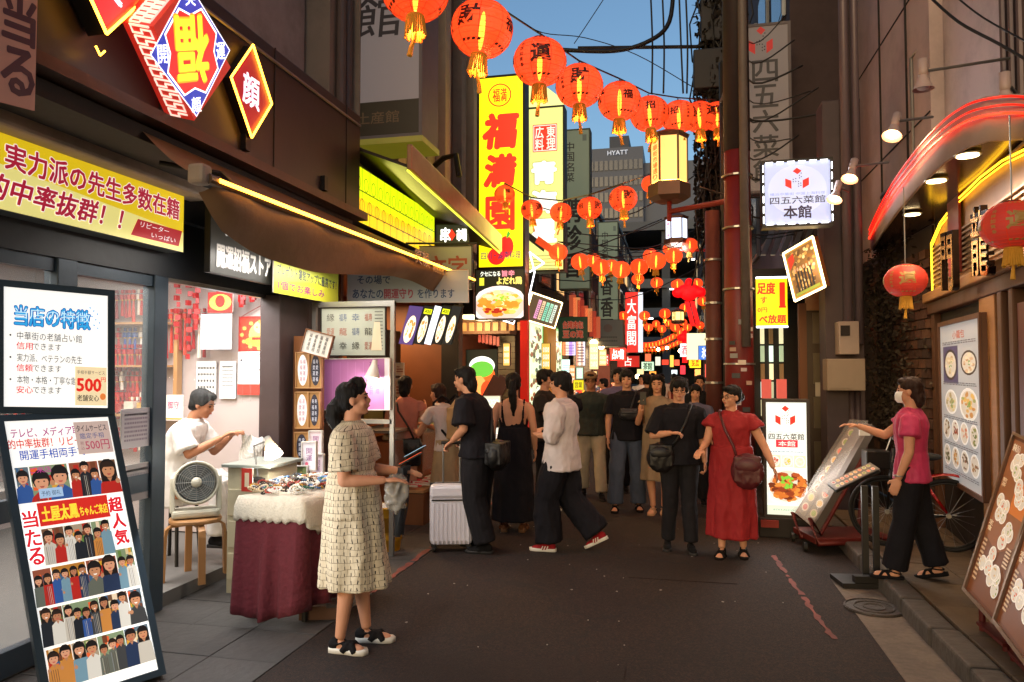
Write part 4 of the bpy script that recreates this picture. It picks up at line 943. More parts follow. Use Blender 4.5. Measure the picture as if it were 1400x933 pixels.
# frames on the column and on the table
def fr(px0, py0, px1, py1, Y, label, face, draw, case=wood_l, name='picture_frame', cat='frame', tilt=0, em=0, depth=.02):
    a = P(px0, py1, Y=Y); b = P(px1, py1, Y=Y); c = P(px0, py0, Y=Y); dx = Vector((0, 0, tilt*(b.x-a.x)))
    return board(name, label, cat, a, b+dx, c+Vector((-dx.z*.9, 0, 0)) if tilt else c, depth, em, case, face, frame=.008, draw=draw)
rnd = random.Random(2)
def oval(ck, fg_='#b06a8a'):
    def d(p):
        p.rect(0, 0, 1, 1, '#a87c46'); p.ell(.5, .5, .42, .45, '#f4f0f4' if ck else '#2a2a3a', 22)
        for i in range(4):
            for j in range(2): p.text(rnd.choice('福寿運愛'), .36+.28*j, .75-i*.17, .2, .12, fg_ if ck else '#d8dcf0', .0)
    return d
for (a, b, c, d, L_, k) in ((406, 483, 422, 530, 'oval framed pink calligraphy, upper left on the column', 1), (424, 483, 439, 530, 'dark oval framed calligraphy, upper right on the column', 0), (405, 537, 421, 585, 'oval framed pink calligraphy, second row left on the column', 1),
                         (423, 537, 437, 585, 'brown oval frame, second row right on the column', 0), (404, 592, 421, 630, 'dark oval framed print at the foot of the column', 0)):
    fr(a, b, c, d, 6.0, L_, '#a87c46', oval(k))
def scr(p):
    for i in range(4): p.text('福来運招', .2+.2*i, .5, .1, .8, '#3a3432', .01, vert=True)
t = fr(412, 451, 448, 480, 5.9, 'tilted wooden frame with four columns of brush writing above the ovals', '#d8d4cc', scr, wood, tilt=-.25)
cr_ = thing('frame_rack', 'dark narrow rack column carrying the oval frames', 'rack', (-3.3, 6.1, 0))
a = P(403, 480, Y=6.06); b = P(441, 480, Y=6.06); MB().bb(a.x, 6.04, .8, b.x, 6.1, 2.0).build('back_board', wood, cr_)
for (a, b, c, d, Y, L_, f_) in ((400, 638, 420, 672, 5.55, 'white frame with red bird picture at the back of the bead table', '#7a8a5a'), (414, 605, 432, 642, 5.6, 'leaning card with violet writing left of the white frame', '#e8e4f0'), (424, 590, 440, 620, 5.9, 'pink flower card above the leaning card', '#f0dce4'), (426, 622, 442, 655, 5.8, 'pale pink card behind the dress', '#f4e4ea')):
    fr(a, b, c, d, Y, L_, f_, (lambda p: (p.ell(.5, .5, .3, .25, '#b83a2a'), p.ell(.6, .7, .1, .1, '#e8c04a'))) if 'bird' in L_ else (lambda p: (p.text('開運', .5, .55, .45, .5, '#9a5a9a', .0, vert=True), p.ell(.3, .2, .12, .08, '#e0708a'))), white)
# whiteboard and pink board on a stand
WB = thing('board_stand', 'metal stand carrying the whiteboard and the pink board', 'stand', (-3, 6.3, 0))
a = P(430, 420, Y=6.3); b = P(537, 420, Y=6.3)
for x in (a.x, b.x): MB().bb(x-.02, 6.29, 0, x+.02, 6.33, 2.32).build('upright', alu, WB)
MB().bb(a.x-.02, 6.285, 2.28, b.x+.02, 6.33, 2.33).build('top_rail', alu, WB); MB().bb(a.x, 6.29, 1.2, b.x, 6.33, 1.24).build('lower_rail', alu, WB)
def wbd(p):
    r = random.Random(6)
    for i in range(4):
        for j in range(3): p.text(r.choice(['金運', '福寿', '幸', '愛運', '縁', '龍']), .14+.2*i, .8-.3*j, .12, .16, r.choice(['#4a4a44', '#6a8a7a', '#a85a4a', '#5a6a8a']), .0)
    p.lines(.84, .1, .97, .95, 12, '#5a5a5a', th=.3); p.poly([(.78, .1), (.95, .1), (.92, .7), (.83, .7)], '#ddd2b4')
fr(440, 422, 527, 486, 6.27, 'white board with faint coloured brush samples, above the pink board', '#b4baac', wbd, dark, 'whiteboard', 'whiteboard', em=.03)
def pkd(p):
    p.text('あなたの名前', .74, .62, .05, .66, '#6a4a7a', .0, vert=True); p.text('お守り作成', .83, .6, .05, .6, '#6a4a7a', .0, vert=True); p.rect(0, 0, .04, 1, '#e8a8e0'); p.rect(.93, 0, 1, 1, '#f0e8f0')
    for i in range(6): p.rect(.08+.11*i, .05, .085+.11*i, .95, '#cf8cc8', i == 0)
fr(437, 492, 533, 560, 6.26, 'bright pink board with small dark writing under the whiteboard', '#c07ab4', pkd, white, 'notice_board', 'board', em=.05)
# banners under the awning end
def bd1(p):
    p.text('その場で', .22, .73, .28, .28, '#2c4870', .02); p.text('あなたの', .17, .27, .26, .3, '#2c4870', .02); p.text('開運守り', .43, .27, .24, .32, '#a8384a', .03); p.text('を作ります', .74, .27, .3, .3, '#2c4870', .02)
fr(476, 372, 640, 413, 7.2, 'long grey white banner with blue and red handwriting below the awning', '#b4bcbe', bd1, white, 'cloth_banner', 'banner', em=.03, depth=.01)
def bd2(p): p.text('文字', .62, .5, .62, .55, '#a0443a', .02)
fr(556, 338, 645, 395, 8.2, 'grey sign with two red characters behind the awning corner', '#a09c9c', bd2, dark, 'cloth_banner', 'banner', em=.02)
# yellow bucket
q = P(532, 752, Z=0); bk = thing('bucket', 'yellow ribbed plastic bucket behind the woman in the patterned dress', 'bucket', (q.x, q.y, 0)); ye = mat('bucket_yellow', '#c08a14', .5, var=.15)
m = MB(); m.lathe([(.10, 0), (.115, .1), (.125, .11), (.12, .13), (.132, .22), (.142, .23), (.137, .25), (.15, .36), (.162, .37), (.16, .4), (.175, .405), (.175, .42), (.15, .42), (.14, .2), (.0001, .19)], q, 28, False); m.build('tub', ye, bk, True)
m = MB(); m.ell(q+Vector((0, 0, .41)), (.12, .12, .03), 12, 8); m.build('cloth', mat('cloth_white', '#c8c4bc', .9), bk, True)
sx = thing('cardboard_box', 'flattened brown box lying under the edge of the table cloth', 'box', (-2.5, 4.75, 0)); MB().box((-2.42, 4.8, .05), (.3, .4, .09), .3).build('carton', mat('carton', '#4a3020', .8), sx); MB().box((-2.3, 4.75, .1), (.18, .26, .02), .5).build('lid_flap', mat('carton_dark', '#2a2422', .8), sx)
# ------------------------------------------------------------------ souvenir building and its box sign
B2 = thing('tall_building', 'tall grey beige building with vertical ribs behind the box sign', 'building', (-3.5, 7, 0))
wb = mat('building_beige', '#85776a', .8, var=.15, scale=3, dirt=.4)
MB().bb(-9, 6.6, 2.9, -3.35, 11.9, 14).build('wall', wb, B2)
for i, y in enumerate((7.1, 8.2, 9.2, 10.0, 10.8, 11.5)): MB().bb(-3.349, y-.12, 3.6, -3.2, y+.12, 14).build('pilaster', mat('pilaster', '#a89880', .7, var=.15) if i % 2 else wb, B2, bevel=.01)
MB().bb(-9, .6, 4.1, -3.6, 6.55, 12).build('setback_wall', mat('setback', '#948c88', .85, var=.2, dirt=.5), B2)
m = MB(); 
for y in (6.75, 6.9): MB().tube([(-3.3, y, 3.2), (-3.3, y, 13)], .05, 10).build('drain_pipe', mat('pipe_brown', '#5a4a44', .5), B2)
MB().tube([(-3.3, 9.6, 4.5), (-3.1, 9.5, 4.6), (-2.9, 9.4, 4.6), (-2.85, 9.4, 4.3)], .04, 8).build('vent_pipe', dark, B2)
a = P(461, 190, Y=7.0); b = P(573, 188, Y=7.0)
def sg(p):
    p.rect(0, .17, 1, 1, '#8c8484'); p.rect(0.0, 0, 1, .17, '#2b2418'); p.text('館', .5, .60, .56, .21, '#2a2426', .01, shear=.08); p.text('土産館', .5, .09, .52, .06, '#5a4630', .01); p.text('産', .5, .9, .6, .18, '#2a2426', .01)
t = board('box_sign', 'large pale box sign with one big dark character hanging over the awning', 'sign', (a.x, 7.0, a.z), (b.x, 7.0, a.z), (a.x, 7.0, a.z+2.1), .5, .2, mat('sign_case_lilac', '#6a6468', .6), '#8c8484', frame=.035, draw=sg)  # faint emission put into the print makes the face paler
MB().bb(a.x, 6.96, a.z-.10, b.x+.05, 7.5, a.z-.04).build('light_tray', mat('tray_cream', '#8a7c4a', .5, em=.12, emc='#c8c030'), t)
# yellow latticed light panel
a = P(472, 295, X=-2.98); b = P(590, 340, X=-2.98)
def lat(p):
    p.poly([(0, 0), (1, 0), (1, .45), (0, .45)], '#f0c814'); n = 14
    for i in range(n+1): p.rect(i/n-.0015, 0, i/n+.0015, 1, '#3a3408', i == 0)
    for y in (.22, .58): p.rect(0, y-.01, 1, y+.01, '#3a3408', False)
    p.k += 1
    for i in range(n):
        for j, y in enumerate((.32, .72)):
            x = (i+.5)/n if j else i/n
            for a_, b_ in ((-.028, .0), (0, .13), (.028, .0), (0, -.13)):
                pass
            q = [(x+.022*cos(t), y+.13*sin(t)*1.0) for t in [2*pi*k/10 for k in range(11)]]
            for k in range(10):
                (x0, y0), (x1, y1) = q[k], q[k+1]; p.poly([(x0, y0), (x1, y1), (x+(x1-x)*.85, .0+y+(y1-y)*.9), (x+(x0-x)*.85, y+(y0-y)*.9)], '#3a3408', False)
t = board('lattice_sign', 'glowing yellow green lattice panel above the brown awning', 'sign', (-2.98, a.y, 3.12), (-2.98, b.y+.1, 3.12), (-2.98, a.y, 3.66), .15, .9, dark, '#d8ee10', draw=lat)
lamp('panel_light', (-2.8, (a.y+b.y)/2, 3.5), 5, (1, .95, .2), .3, (0, radians(-90), 0), 'AREA', 1.6)
# metal canopy
CP = thing('metal_canopy', 'brown metal canopy with deep gutter sloping over the yellow lattice panel', 'canopy', (-2.6, 8, 3.6))
a = P(556, 232, X=-2.45); b = P(682, 345, X=-2.45)
MB().slab([a, b, b+Vector((0, 0, .24)), a+Vector((0, 0, .24))], (.05, 0, 0)).build('gutter_face', mat('canopy_brown', '#9a7458', .4, .3, var=.15, dirt=.4), CP, bevel=.01)
MB().slab([a+Vector((0, 0, .02)), a+Vector((-.7, 0, .30)), b+Vector((-.9, 0, .30)), b+Vector((0, 0, .02))], (0, 0, .03)).build('underside', mat('canopy_dark', '#2e241c', .6), CP)
ledline('led_strip', [a+Vector((.01, 0, -.01)), b+Vector((.01, 0, -.01))], CP, mat('lime_tube', '#e8f060', .4, em=1.2, emc='#d8e040'), .012)
def kd(p): p.text('串', .3, .5, .3, .7, '#ffffff', .05); p.poly([(.5, .2), (.62, .5), (.5, .8), (.38, .5)], '#d8281e'); p.text('市場', .8, .5, .3, .6, '#ffffff', .05)
fr(596, 308, 640, 335, 8.8, 'small dark sign with white strokes and a red diamond', '#1c1a1a', kd, dark, 'shop_sign', 'sign', em=1.2)
m = MB(); a = P(555, 333, Y=7.6); b = P(652, 333, Y=7.6); m.tube([a, b], .012, 6); tag(m.build('sign_rail', dark), 'thin dark rail above the sign with red characters', 'rail')
# ------------------------------------------------------------------ bao stall, orange lit
BS = thing('bun_stall', 'orange lit bun stall with a glass counter', 'stall', (-3.3, 9, 0)); ow = mat('stall_orange', '#7a4828', .5, var=.2, scale=4)
MB().bb(-5, 7.0, 0, -4.9, 11.9, 2.9).build('back_wall', ow, BS); MB().bb(-5, 7.0, 2.75, -3.0, 11.9, 2.89).build('ceiling', ow, BS); MB().bb(-4.9, 7.0, .0, -3.4, 7.06, 2.75).build('side_wall', ow, BS)
MB().bb(-4.9, 9.75, 0, -3.2, 9.85, 2.75).build('partition', ow, BS)
MB().bb(-3.5, 7.5, 0, -3.05, 9.7, .9).build('counter', mat('counter_wood', '#8a4a20', .5), BS, bevel=.01)
MB().bb(-3.5, 7.5, 1.0, -3.0, 9.7, 1.03).build('counter_top', alu, BS)
MB().bb(-3.06, 7.5, .45, -3.04, 9.7, 1.0).build('counter_glass', glassm, BS)
MB().bb(-3.04, 8.35, 0, -2.98, 8.42, 1.0).build('counter_post', wood, BS)
MB().bb(-4.1, 8.6, 1.05, -3.55, 9.1, 2.2).build('steamer', mat('steel_dark', '#3a3430', .3, .6), BS, bevel=.02); MB().bb(-4.0, 7.8, 1.05, -3.5, 8.4, 1.7).build('steamer', mat('steel_dark'), BS, bevel=.02)
MB().bb(-3.2, 9.72, 0, -2.95, 9.92, 2.9).build('front_post', dark, BS)
lamp('stall_lamp', (-4.0, 8.5, 2.6), 42, (1, .6, .28), .6, None, 'AREA', 1.6); lamp('stall_lamp', (-3.2, 8.6, .9), 5, (1, .72, .4), .1)
for i in range(9):
    o = MB().lathe([(.035, 0), (.045, .02), (.035, .05), (.0001, .06)], (0, 0, 0), 10).build('steamed_bun', mat('bun', '#d8b088', .7), None, True); o.location = (-3.2, 7.75+.16*i, .905); tag(o, 'pale bun in the lit glass counter, number %d from the near end' % (i+1), 'bun', 'buns in the stall counter')
tr_ = thing('snack_tray', 'tray of pale wrapped sticks low in the stall counter', 'tray', (-2.95, 8.3, .4)); MB().bb(-3.0, 7.6, .35, -2.7, 8.9, .38).build('tray', wood_l, tr_)
rnd = random.Random(4)
for i in range(26): MB().box((-2.85+rnd.uniform(-.08, .08), 7.7+i*.045, .41), (.2, .025, .02), rnd.uniform(-.4, .4)).build('wrapped_stick', mat('paper_%d' % (i % 3), ['#d8cdb8', '#c83a3a', '#e8e0d0'][i % 3], .7), tr_)
MB().bb(-3.0, 7.6, 0, -2.7, 8.9, .34).build('crate', wood, tr_)
fr(545, 558, 566, 610, 8.3, 'bright red paper sheet standing on the stall counter', '#d8281e', None, red_w, 'small_sign', 'sign', em=.5, depth=.01)
fr(541, 497, 552, 513, 8.9, 'small cream notice on the orange stall wall, upper one', '#e0c8a0', lambda p: p.lines(.1, .2, .9, .8, 3, '#a03020'), white, 'small_sign', 'sign', depth=.006)
fr(541, 518, 551, 545, 8.9, 'small cream notice on the orange stall wall, lower one', '#e0c8a0', lambda p: p.lines(.1, .2, .9, .8, 4, '#a03020'), white, 'small_sign', 'sign', depth=.006)
fr(596, 480, 603, 510, 10.6, 'narrow white notice on the wooden wall right of the steamer', '#e8dcc8', lambda p: p.lines(.1, .1, .9, .9, 5, '#7a5a40'), white, 'small_sign', 'sign', depth=.006)
# tilted menu light boxes of the stall
ML = thing('menu_lightbox', 'tilted row of glowing food pictures above the bun stall', 'sign', P(585, 470, X=-2.9))
def mlb(i, bg_, price):
    def d(p):
        r = random.Random(i)
        if bg_ == 'w': p.rect(0, 0, 1, 1, '#eef4ff'); return
        p.rect(0, 0, 1, 1, bg_); 
        p.dish(.5, .40, .36, .36, '#e8d8b8', ('#e8c890', '#c89048', '#f0dcb0', '#a87838'), 26, r, False)
        if price: p.rect(.15, .8, .9, .93, '#d8e020'); p.text('400', .52, .865, .6, .09, '#1a2a10', .02)
    return d
xs = [553, 573, 588, 598, 612, 626]
for i in range(5):
    bl, br = P(xs[i]-8, 470, Y=8.5-.0*i), P(xs[i+1]-9, 472, Y=8.5); tl = P(xs[i]+7, 418, Y=8.35); n = (br-bl).cross(tl-bl).normalized()
    MB().slab([q-n*.002 for q in (bl, br, br+tl-bl, tl)], -n*.06).build('case', black, ML)
    p = Panel(bl, (br-bl)*.97, tl-bl, step=.0005); mlb(i, ['#4a3a6a', '#20201c', 'w', '#20201c', '#242420'][i], i in (1, 3))(p); p.build('picture_panel', ML, 1.3)
# ------------------------------------------------------------------ left street beyond the stall
def win_building(label, x0, x1, y0, y1, h, col, side, rows=3, cols_=4, lit=(), z0=3.2, name='building', wc='#1c2630', roof=True):
    t = thing(name, label, 'building', ((x0+x1)/2, y0, 0)); m = mat('wall_'+col.strip('#'), col, .85, var=.15, scale=3, dirt=.4)
    MB().bb(x0, y0, z0-.4, x1, y1, h).build('wall', m, t)
    if roof: MB().bb(x0-.08, y0-.08, h, x1+.08, y1+.08, h+.2).build('roof', dark, t)
    xf = x1 if side < 0 else x0; e = 1 if side < 0 else -1; wm = mat('window_dark', wc, .15, var=.3, bump=0); wl = mat('window_lit', '#ffd9a0', .4, em=.8, emc='#ffc880', bump=0)
    fm = None; gm = {}
    for r in range(rows):
        for c in range(cols_):
            w = (y1-y0)/cols_; yc = y0+w*(c+.5); zc = z0+(h-z0)/rows*(r+.55); L_ = (r, c) in lit
            f = MB().box((0, 0, 0), (.10, w*.62, (h-z0)/rows*.55)).build('window', alu, t, world=False) if fm is None else link('window', fm, t, ORG[t])
            fm = f.data; f.location = Vector((xf+e*.01, yc, zc))-ORG[t]
            if L_ not in gm: gm[L_] = MB().box((e*.052, 0, 0), (.012, w*.56, (h-z0)/rows*.5)).build('pane', wl if L_ else wm, f, world=False).data
            else: link('pane', gm[L_], f, ORG[t])
    return t
def shopfront(label, y0, y1, x, side, col, glow, h=2.9, e=25, n=3, goods=True, z=0):
    "open shop front: posts, counter, lit back wall, ceiling and goods"
    s = -1 if side < 0 else 1; t = thing('goods_shop', label, 'shop', (x, y0, z)); m = mat('front_'+col.strip('#'), col, .6, var=.2, dirt=.2); d = 1.3
    bx = lambda a, b, c, A_, B_, C_: MB().bb(min(a, A_), b, c, max(a, A_), B_, C_)
    bx(x+s*d, y0, z, x+s*(d+.1), y1, h).build('back_wall', mat('shop_back', '#8a6a48', .7, var=.3, scale=5), t); bx(x, y0, h-.12, x+s*d, y1, h).build('ceiling', m, t)
    for yy in (y0, y1-.12): bx(x+s*.02, yy, z, x+s*d, yy+.12, h).build('side_wall', m, t)
    bx(x-s*.04, y0, h-.35, x+s*.08, y1, h+.25).build('fascia', m, t)
    bx(x+s*.1, y0+.2, z, x+s*.5, y1-.9, z+.85).build('counter', mat('counter_wood'), t)
    cm = {}
    if goods:
        rnd = random.Random(int(y0*7))
        for k in range(int((y1-y0)*5)):
            c = rnd.choice(['#c83a2a', '#e8b040', '#f0e6d0', '#7aa060', '#d86a3a', '#f4f0ea', '#a02a30', '#4a6aa0']); o = MB().box((x+s*rnd.uniform(.15, .45), rnd.uniform(y0+.3, y1-1), z+.9), (.1, rnd.uniform(.08, .2), rnd.uniform(.06, .22))).build('goods', mat('goods_'+c.strip('#'), c, .5), t)
        for zz in (1.25, 1.6, 1.95):
            bx(x+s*(d-.3), y0+.2, z+zz, x+s*d, y1-.2, z+zz+.03).build('shelf', wood_l, t)
            for k in range(int((y1-y0)*3)):
                c = rnd.choice(['#c83a2a', '#e8b040', '#f0e6d0', '#7aa060', '#d86a3a', '#f4f0ea', '#a02a30', '#4a6aa0']); MB().box((x+s*(d-.15), rnd.uniform(y0+.3, y1-.3), z+zz+.13), (.12, rnd.uniform(.1, .22), .2)).build('goods', mat('goods_'+c.strip('#'), c, .5), t)
    for k in range(n):
        y = y0+(y1-y0)*(k+.5)/n; m_ = MB(); m_.ell((x+s*.35, y, h-.3), (.05, .05, .06), 10, 8); m_.build('hanging_bulb', bulb, t, True)
    lamp('shop_lamp', (x+s*.55, (y0+y1)/2, h-.25), e*1.9, glow, .5, None, 'AREA', (y1-y0)*.6)
    return t
# building that carries the yellow tower sign
def ftext(p):
    p.rect(0, 0, 1, 1, '#f4e010'); cx = .47
    for k in (1.0,): 
        for i in range(24):
            a = 2*pi*i/24; b = 2*pi*(i+1)/24; p.poly([(cx+.27*cos(a), .905+.062*sin(a)), (cx+.27*cos(b), .905+.062*sin(b)), (cx+.24*cos(b), .905+.055*sin(b)), (cx+.24*cos(a), .905+.055*sin(a))], '#c04010', i == 0)
    p.text('福', cx-.08, .905, .16, .07, '#b8380c', .04); p.text('満', cx+.09, .905, .14, .07, '#b8380c', .04, up=False)
    p.text('福', .48, .715, .72, .175, '#e0301a', .07, shear=.12); p.text('満', .48, .505, .66, .16, '#e0301a', .07, shear=.12); p.text('園', .48, .28, .62, .17, '#e0301a', .05)
    p.ell(.62, .105, .17, .055, '#d8241c', 20); p.ell(.40, .055, .2, .045, '#d8241c', 20, False); p.poly([(.62, .15), (.66, .19), (.72, .17), (.66, .15)], '#3a9a2a'); p.text('四川・湖南料理', .5, .06, .9, .04, '#1c2a50', .01)
a = P(655, 366, Y=10.2); b = P(715, 366, Y=10.2); ztop = P(661, 108, Y=10.2).z
board('tower_sign', 'tall bright yellow sign with red brush characters above the restaurant', 'sign', (a.x, 10.2, a.z), (b.x, 10.2, a.z), (a.x, 10.2, ztop), .3, 1.15, dark, '#f4e010', frame=.03, draw=ftext)
lamp('sign_glow', (-2.3, 10.0, 4.4), 8, (1, .85, .15), .3, (radians(90), 0, pi), 'AREA', 2.2)
def yod(p):
    p.rect(0, 0, 1, 1, '#1e1c12'); r = random.Random(5); p.ell(.5, .25, .62, .42, '#e8dcd8', 24); p.ell(.5, .26, .52, .33, '#d8b8a8', 24); p.k += 1
    for i in range(120):
        a = r.random()*6.3; q_ = r.random()**.5; p.k += .05; p.ell(.5+.42*q_*cos(a), .3+.24*q_*sin(a), .085, .045, r.choice(['#e8c060', '#f0d890', '#c8862a', '#d8a83a', '#f4e4b0', '#e09030']), 6, False)
    for i in range(12): p.k += .05; p.ell(.4+.3*r.random(), .36+.14*r.random(), .03, .02, '#8ac03a', 5, False)
    for i in range(9): p.k += .05; p.ell(.2+.4*r.random(), .12+.08*r.random(), .06, .03, '#a82a18', 6, False)
    p.k += 1; p.text('クセになる', .30, .92, .42, .10, '#e8f0e0', .03); p.text('旨辛', .68, .92, .26, .12, '#f08a9a', .04); p.text('よだれ鶏', .70, .77, .52, .15, '#f0e070', .04); p.rect(.07, .68, .17, .84, '#d8d83a')
a = P(651, 436, Y=10.1); b = P(716, 436, Y=10.1); c = P(651, 370, Y=10.1)
board('menu_lightbox', 'glowing chicken dish picture directly below the tall yellow sign', 'sign', (a.x, 10.1, a.z), (b.x, 10.1, a.z), (a.x, 10.1, c.z), .25, 1.1, dark, '#1e1c12', frame=.02, draw=yod)
RS = thing('restaurant_front', 'restaurant front with a grey shutter and a red post below the yellow sign', 'restaurant', (-3.0, 11, 0))
MB().bb(-5, 11.9, 0, -3.9, 16.9, 3).build('back_wall', ow, RS)
a = P(655, 515, Y=12.6); b = P(700, 515, Y=12.6)
for i in range(22): MB().bb(a.x+.35, 12.6, .1+i*.1, b.x+.05, 12.63, .19+i*.1).build('shutter_slat', mat('shutter', '#5a5040', .5, .3), RS)
rib = MB().bb(a.x-.2, 12.0, 2.3, b.x+.1, 12.5, 2.55).build('tiled_eave', mat('eave', '#5a3a20', .6, var=.3), RS)
for i in range(8): MB().box((a.x-.1+i*.14, 11.98, 2.42), (.09, .03, .14)).build('eave_tile', mat('eave_tile', '#a87a4a', .5), rib)
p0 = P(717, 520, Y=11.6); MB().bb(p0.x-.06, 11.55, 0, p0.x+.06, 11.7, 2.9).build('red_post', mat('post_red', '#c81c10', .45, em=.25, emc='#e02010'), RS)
for (q0, q1) in (((700, 430), (716, 437)), ((724, 345), (744, 360)), ((744, 360), (724, 372))): ledline('led_strip', [P(*q0, Y=10.3), P(*q1, Y=10.3)], RS, led_w, .01)
ledline('led_strip', [P(668, 432, Y=10.35), P(702, 443, Y=10.35), P(709, 425, Y=10.35)], RS, led_w, .01)
ledline('led_strip', [P(716, 437, Y=11), P(731, 372, Y=11), P(724, 345, Y=11)], RS, led_w, .01)
for i in range(6): MB().box(P(656+i*5, 462+i*1.0, Y=12.3), (.05, .03, .16)).build('red_tassel', red_w, RS)
MB().bb(-3.35, 10.3, 2.5, -2.9, 11.9, 3.3).build('lintel', dark, RS)
lamp('front_lamp', (-3.2, 11.4, 2.3), 55, (1, .7, .35), .3)
def burg(p):
    p.rect(0, 0, 1, 1, '#1c1e14'); p.ell(.5, .5, .48, .42, '#e85a20', 24); p.ell(.5, .8, .42, .12, '#e8f0e8', 24); p.ell(.5, .76, .38, .10, '#58a838', 20); p.ell(.4, .55, .25, .13, '#f09a50', 14); p.ell(.66, .5, .2, .12, '#d8441c', 14); p.ell(.5, .33, .4, .06, '#88b83a', 18); p.ell(.5, .14, .34, .12, '#e8c020', 16); p.text('中華', .16, .72, .1, .2, '#88c848', .01, vert=True)
fr(638, 479, 680, 590, 9.9, 'glowing orange and green noodle bowl panel beside the shutter', '#1c1e14', burg, dark, 'menu_lightbox', 'sign', em=1.2)
def gm(p):
    for i in range(4):
        for j in range(3): p.dish(.2+.2*i, .2+.28*j, .08, .1, '#ffffff', ('#a85a2a', '#c89048', '#6a9a3a'), 5, random.Random(i*3+j), False)
fr(662, 542, 684, 575, 9.6, 'small bright menu card below the noodle bowl panel', '#c8d0b8', gm, white, 'menu_lightbox', 'sign', em=1.0)
fr(668, 585, 697, 640, 9.3, 'low bright menu sheet on a stand behind the backless dress', '#e8ead8', gm, dark, 'menu_lightbox', 'sign', em=.9)
m = 0
for i, x in enumerate((668, 677, 686)):
    q = P(x, 530, Y=9.6); tag(MB().box((q.x, 9.7, q.z), (.09, .04, .35), 0, Matrix.Rotation(.5, 3, 'Y')).build('menu_book', mat('book_brown', '#4a2418', .5), None, org=(q.x, 9.7, q.z), bevel=.004), ['brown menu folder leaning, left of three', 'brown menu folder leaning, middle of three', 'brown menu folder leaning, right of three'][i], 'menu')
# green poster windows with orange column
def gp(p):
    r = random.Random(3); p.rect(.05, .03, .95, .97, '#dff0c8'); 
    for i in range(60): p.k += .04; p.ell(r.uniform(.15, .85), r.uniform(.08, .92), .1, .03, r.choice(['#6a6a4a', '#3a4a2a', '#c8c890', '#8a4a2a', '#f0f0e0']), 6, False)
GF = thing('poster_front', 'shop front of green framed poster windows and an orange pillar', 'shop', (-2.9, 14, 0))
xg = -3.05; y1_ = P(723, 500, X=xg).y; y2_ = P(742, 500, X=xg).y; y3_ = P(756, 500, X=xg).y; y4_ = P(768, 500, X=xg).y
MB().bb(-3.5, y1_-.1, 0, xg-.03, y4_+1.5, 3.3).build('wall', mat('front_dark', '#3a2418', .6), GF)
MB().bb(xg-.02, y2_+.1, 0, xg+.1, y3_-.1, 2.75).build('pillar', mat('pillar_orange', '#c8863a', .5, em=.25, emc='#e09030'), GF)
for (q0, q1, L_) in ((y1_, y2_, 'near'), (y3_, y4_, 'far')):
    board('poster_window', 'green edged lit poster window, the %s one beside the orange pillar' % ('one before' if L_ == 'near' else 'one past'), 'poster', (xg, q0, .9), (xg, q1, .9), (xg, q0, 2.75), .02, .9, mat('green_frame', '#3a7a3a', .5, em=.3, emc='#60c060'), '#a8d890', frame=.03, draw=gp)
def til(p):
    p.rect(0, 0, 1, 1, '#5a4a34'); 
    for i, c in enumerate(('#e8a0c8', '#e8c8a0', '#88d8b8', '#a8e0c0', '#d8e8d8')):
        p.poly([(.24+.13*i, .15), (.34+.13*i, .15), (.36+.13*i, .85), (.26+.13*i, .85)], c); p.lines(.27+.13*i, .2, .34+.13*i, .8, 8, '#3a5a4a')
a = P(717, 437, Y=11.8); b = P(758, 449, Y=12.6); c = P(727, 402, Y=11.6); d_ = P(768, 418, Y=12.4)
t = board('lit_menu_board', 'tilted menu board edged with white lights above the green poster windows', 'sign', a, b, a+(c-a)*1.05, .1, .9, dark, '#5a4a34', draw=til)
d_ = b+(c-a)*1.05; c = a+(c-a)*1.05
for q0, q1 in ((a, b), (b, d_), (d_, c), (c, a)): ledline('led_strip', [q0, q1], t, mat('led_warm', '#fff0c8', .4, em=5, emc='#ffe0a0', bump=0), .012)
def gs(p):
    p.rect(0, 0, 1, 1, '#14402a'); p.text('台湾肉包', .5, .68, .7, .3, '#c8442a', .04, outline='#d8a890'); p.text('豆の滝', .5, .3, .7, .3, '#c8442a', .04, outline='#d8a890')
fr(764, 434, 803, 467, 16, 'dark green banner with red characters over the narrow shop', '#14402a', gs, dark, 'cloth_banner', 'banner', em=.15)
def stripes(cl_):
    def d(p):
        for i, c in enumerate(cl_): p.rect(i/len(cl_), 0, (i+1)/len(cl_), 1, c, i == 0)
        p.lines(.1, .1, .9, .9, 7, '#5a3a4a')
    return d
fr(769, 468, 787, 486, 17, 'orange and violet lit menu panel under the green banner, left one', '#e89060', stripes(['#f08a50', '#f0e0d0', '#b890f0', '#d8c8f0']), dark, 'menu_lightbox', 'sign', em=1.1)
fr(788, 466, 800, 500, 17, 'striped narrow lit menu panel under the green banner, right one', '#e8d0b0', stripes(['#e8a080', '#f0e8d8', '#c8a890', '#e8e0f0']), dark, 'menu_lightbox', 'sign', em=1.0)
fr(768, 492, 779, 517, 17.5, 'small white lit screen panel low under the striped menus', '#d0f0e8', lambda p: p.lines(.1, .2, .9, .9, 5, '#6a9a90'), dark, 'menu_lightbox', 'sign', em=1.6)
fr(784, 520, 798, 533, 14, 'small yellow notice above the crowd', '#e8e020', lambda p: p.text('営業', .5, .5, .7, .6, '#5a5a10'), dark, 'small_sign', 'sign', em=.6)
for i in range(7):
    q = P(783+i*5.5, 418+i*5, Y=17-.0*i); mb = MB(); mb.col = hexc(['#c85a3a', '#e8a060', '#a83a2a'][i % 3]); mb.box(q, (.16, .02, .5+.05*(i % 3))); o = mb.build('small_flag', pmat(.35), None, org=q); tag(o, 'small orange cloth flag past the lit menu board, number %d from the left' % (i+1), 'flag', 'flags past the lit menu board')
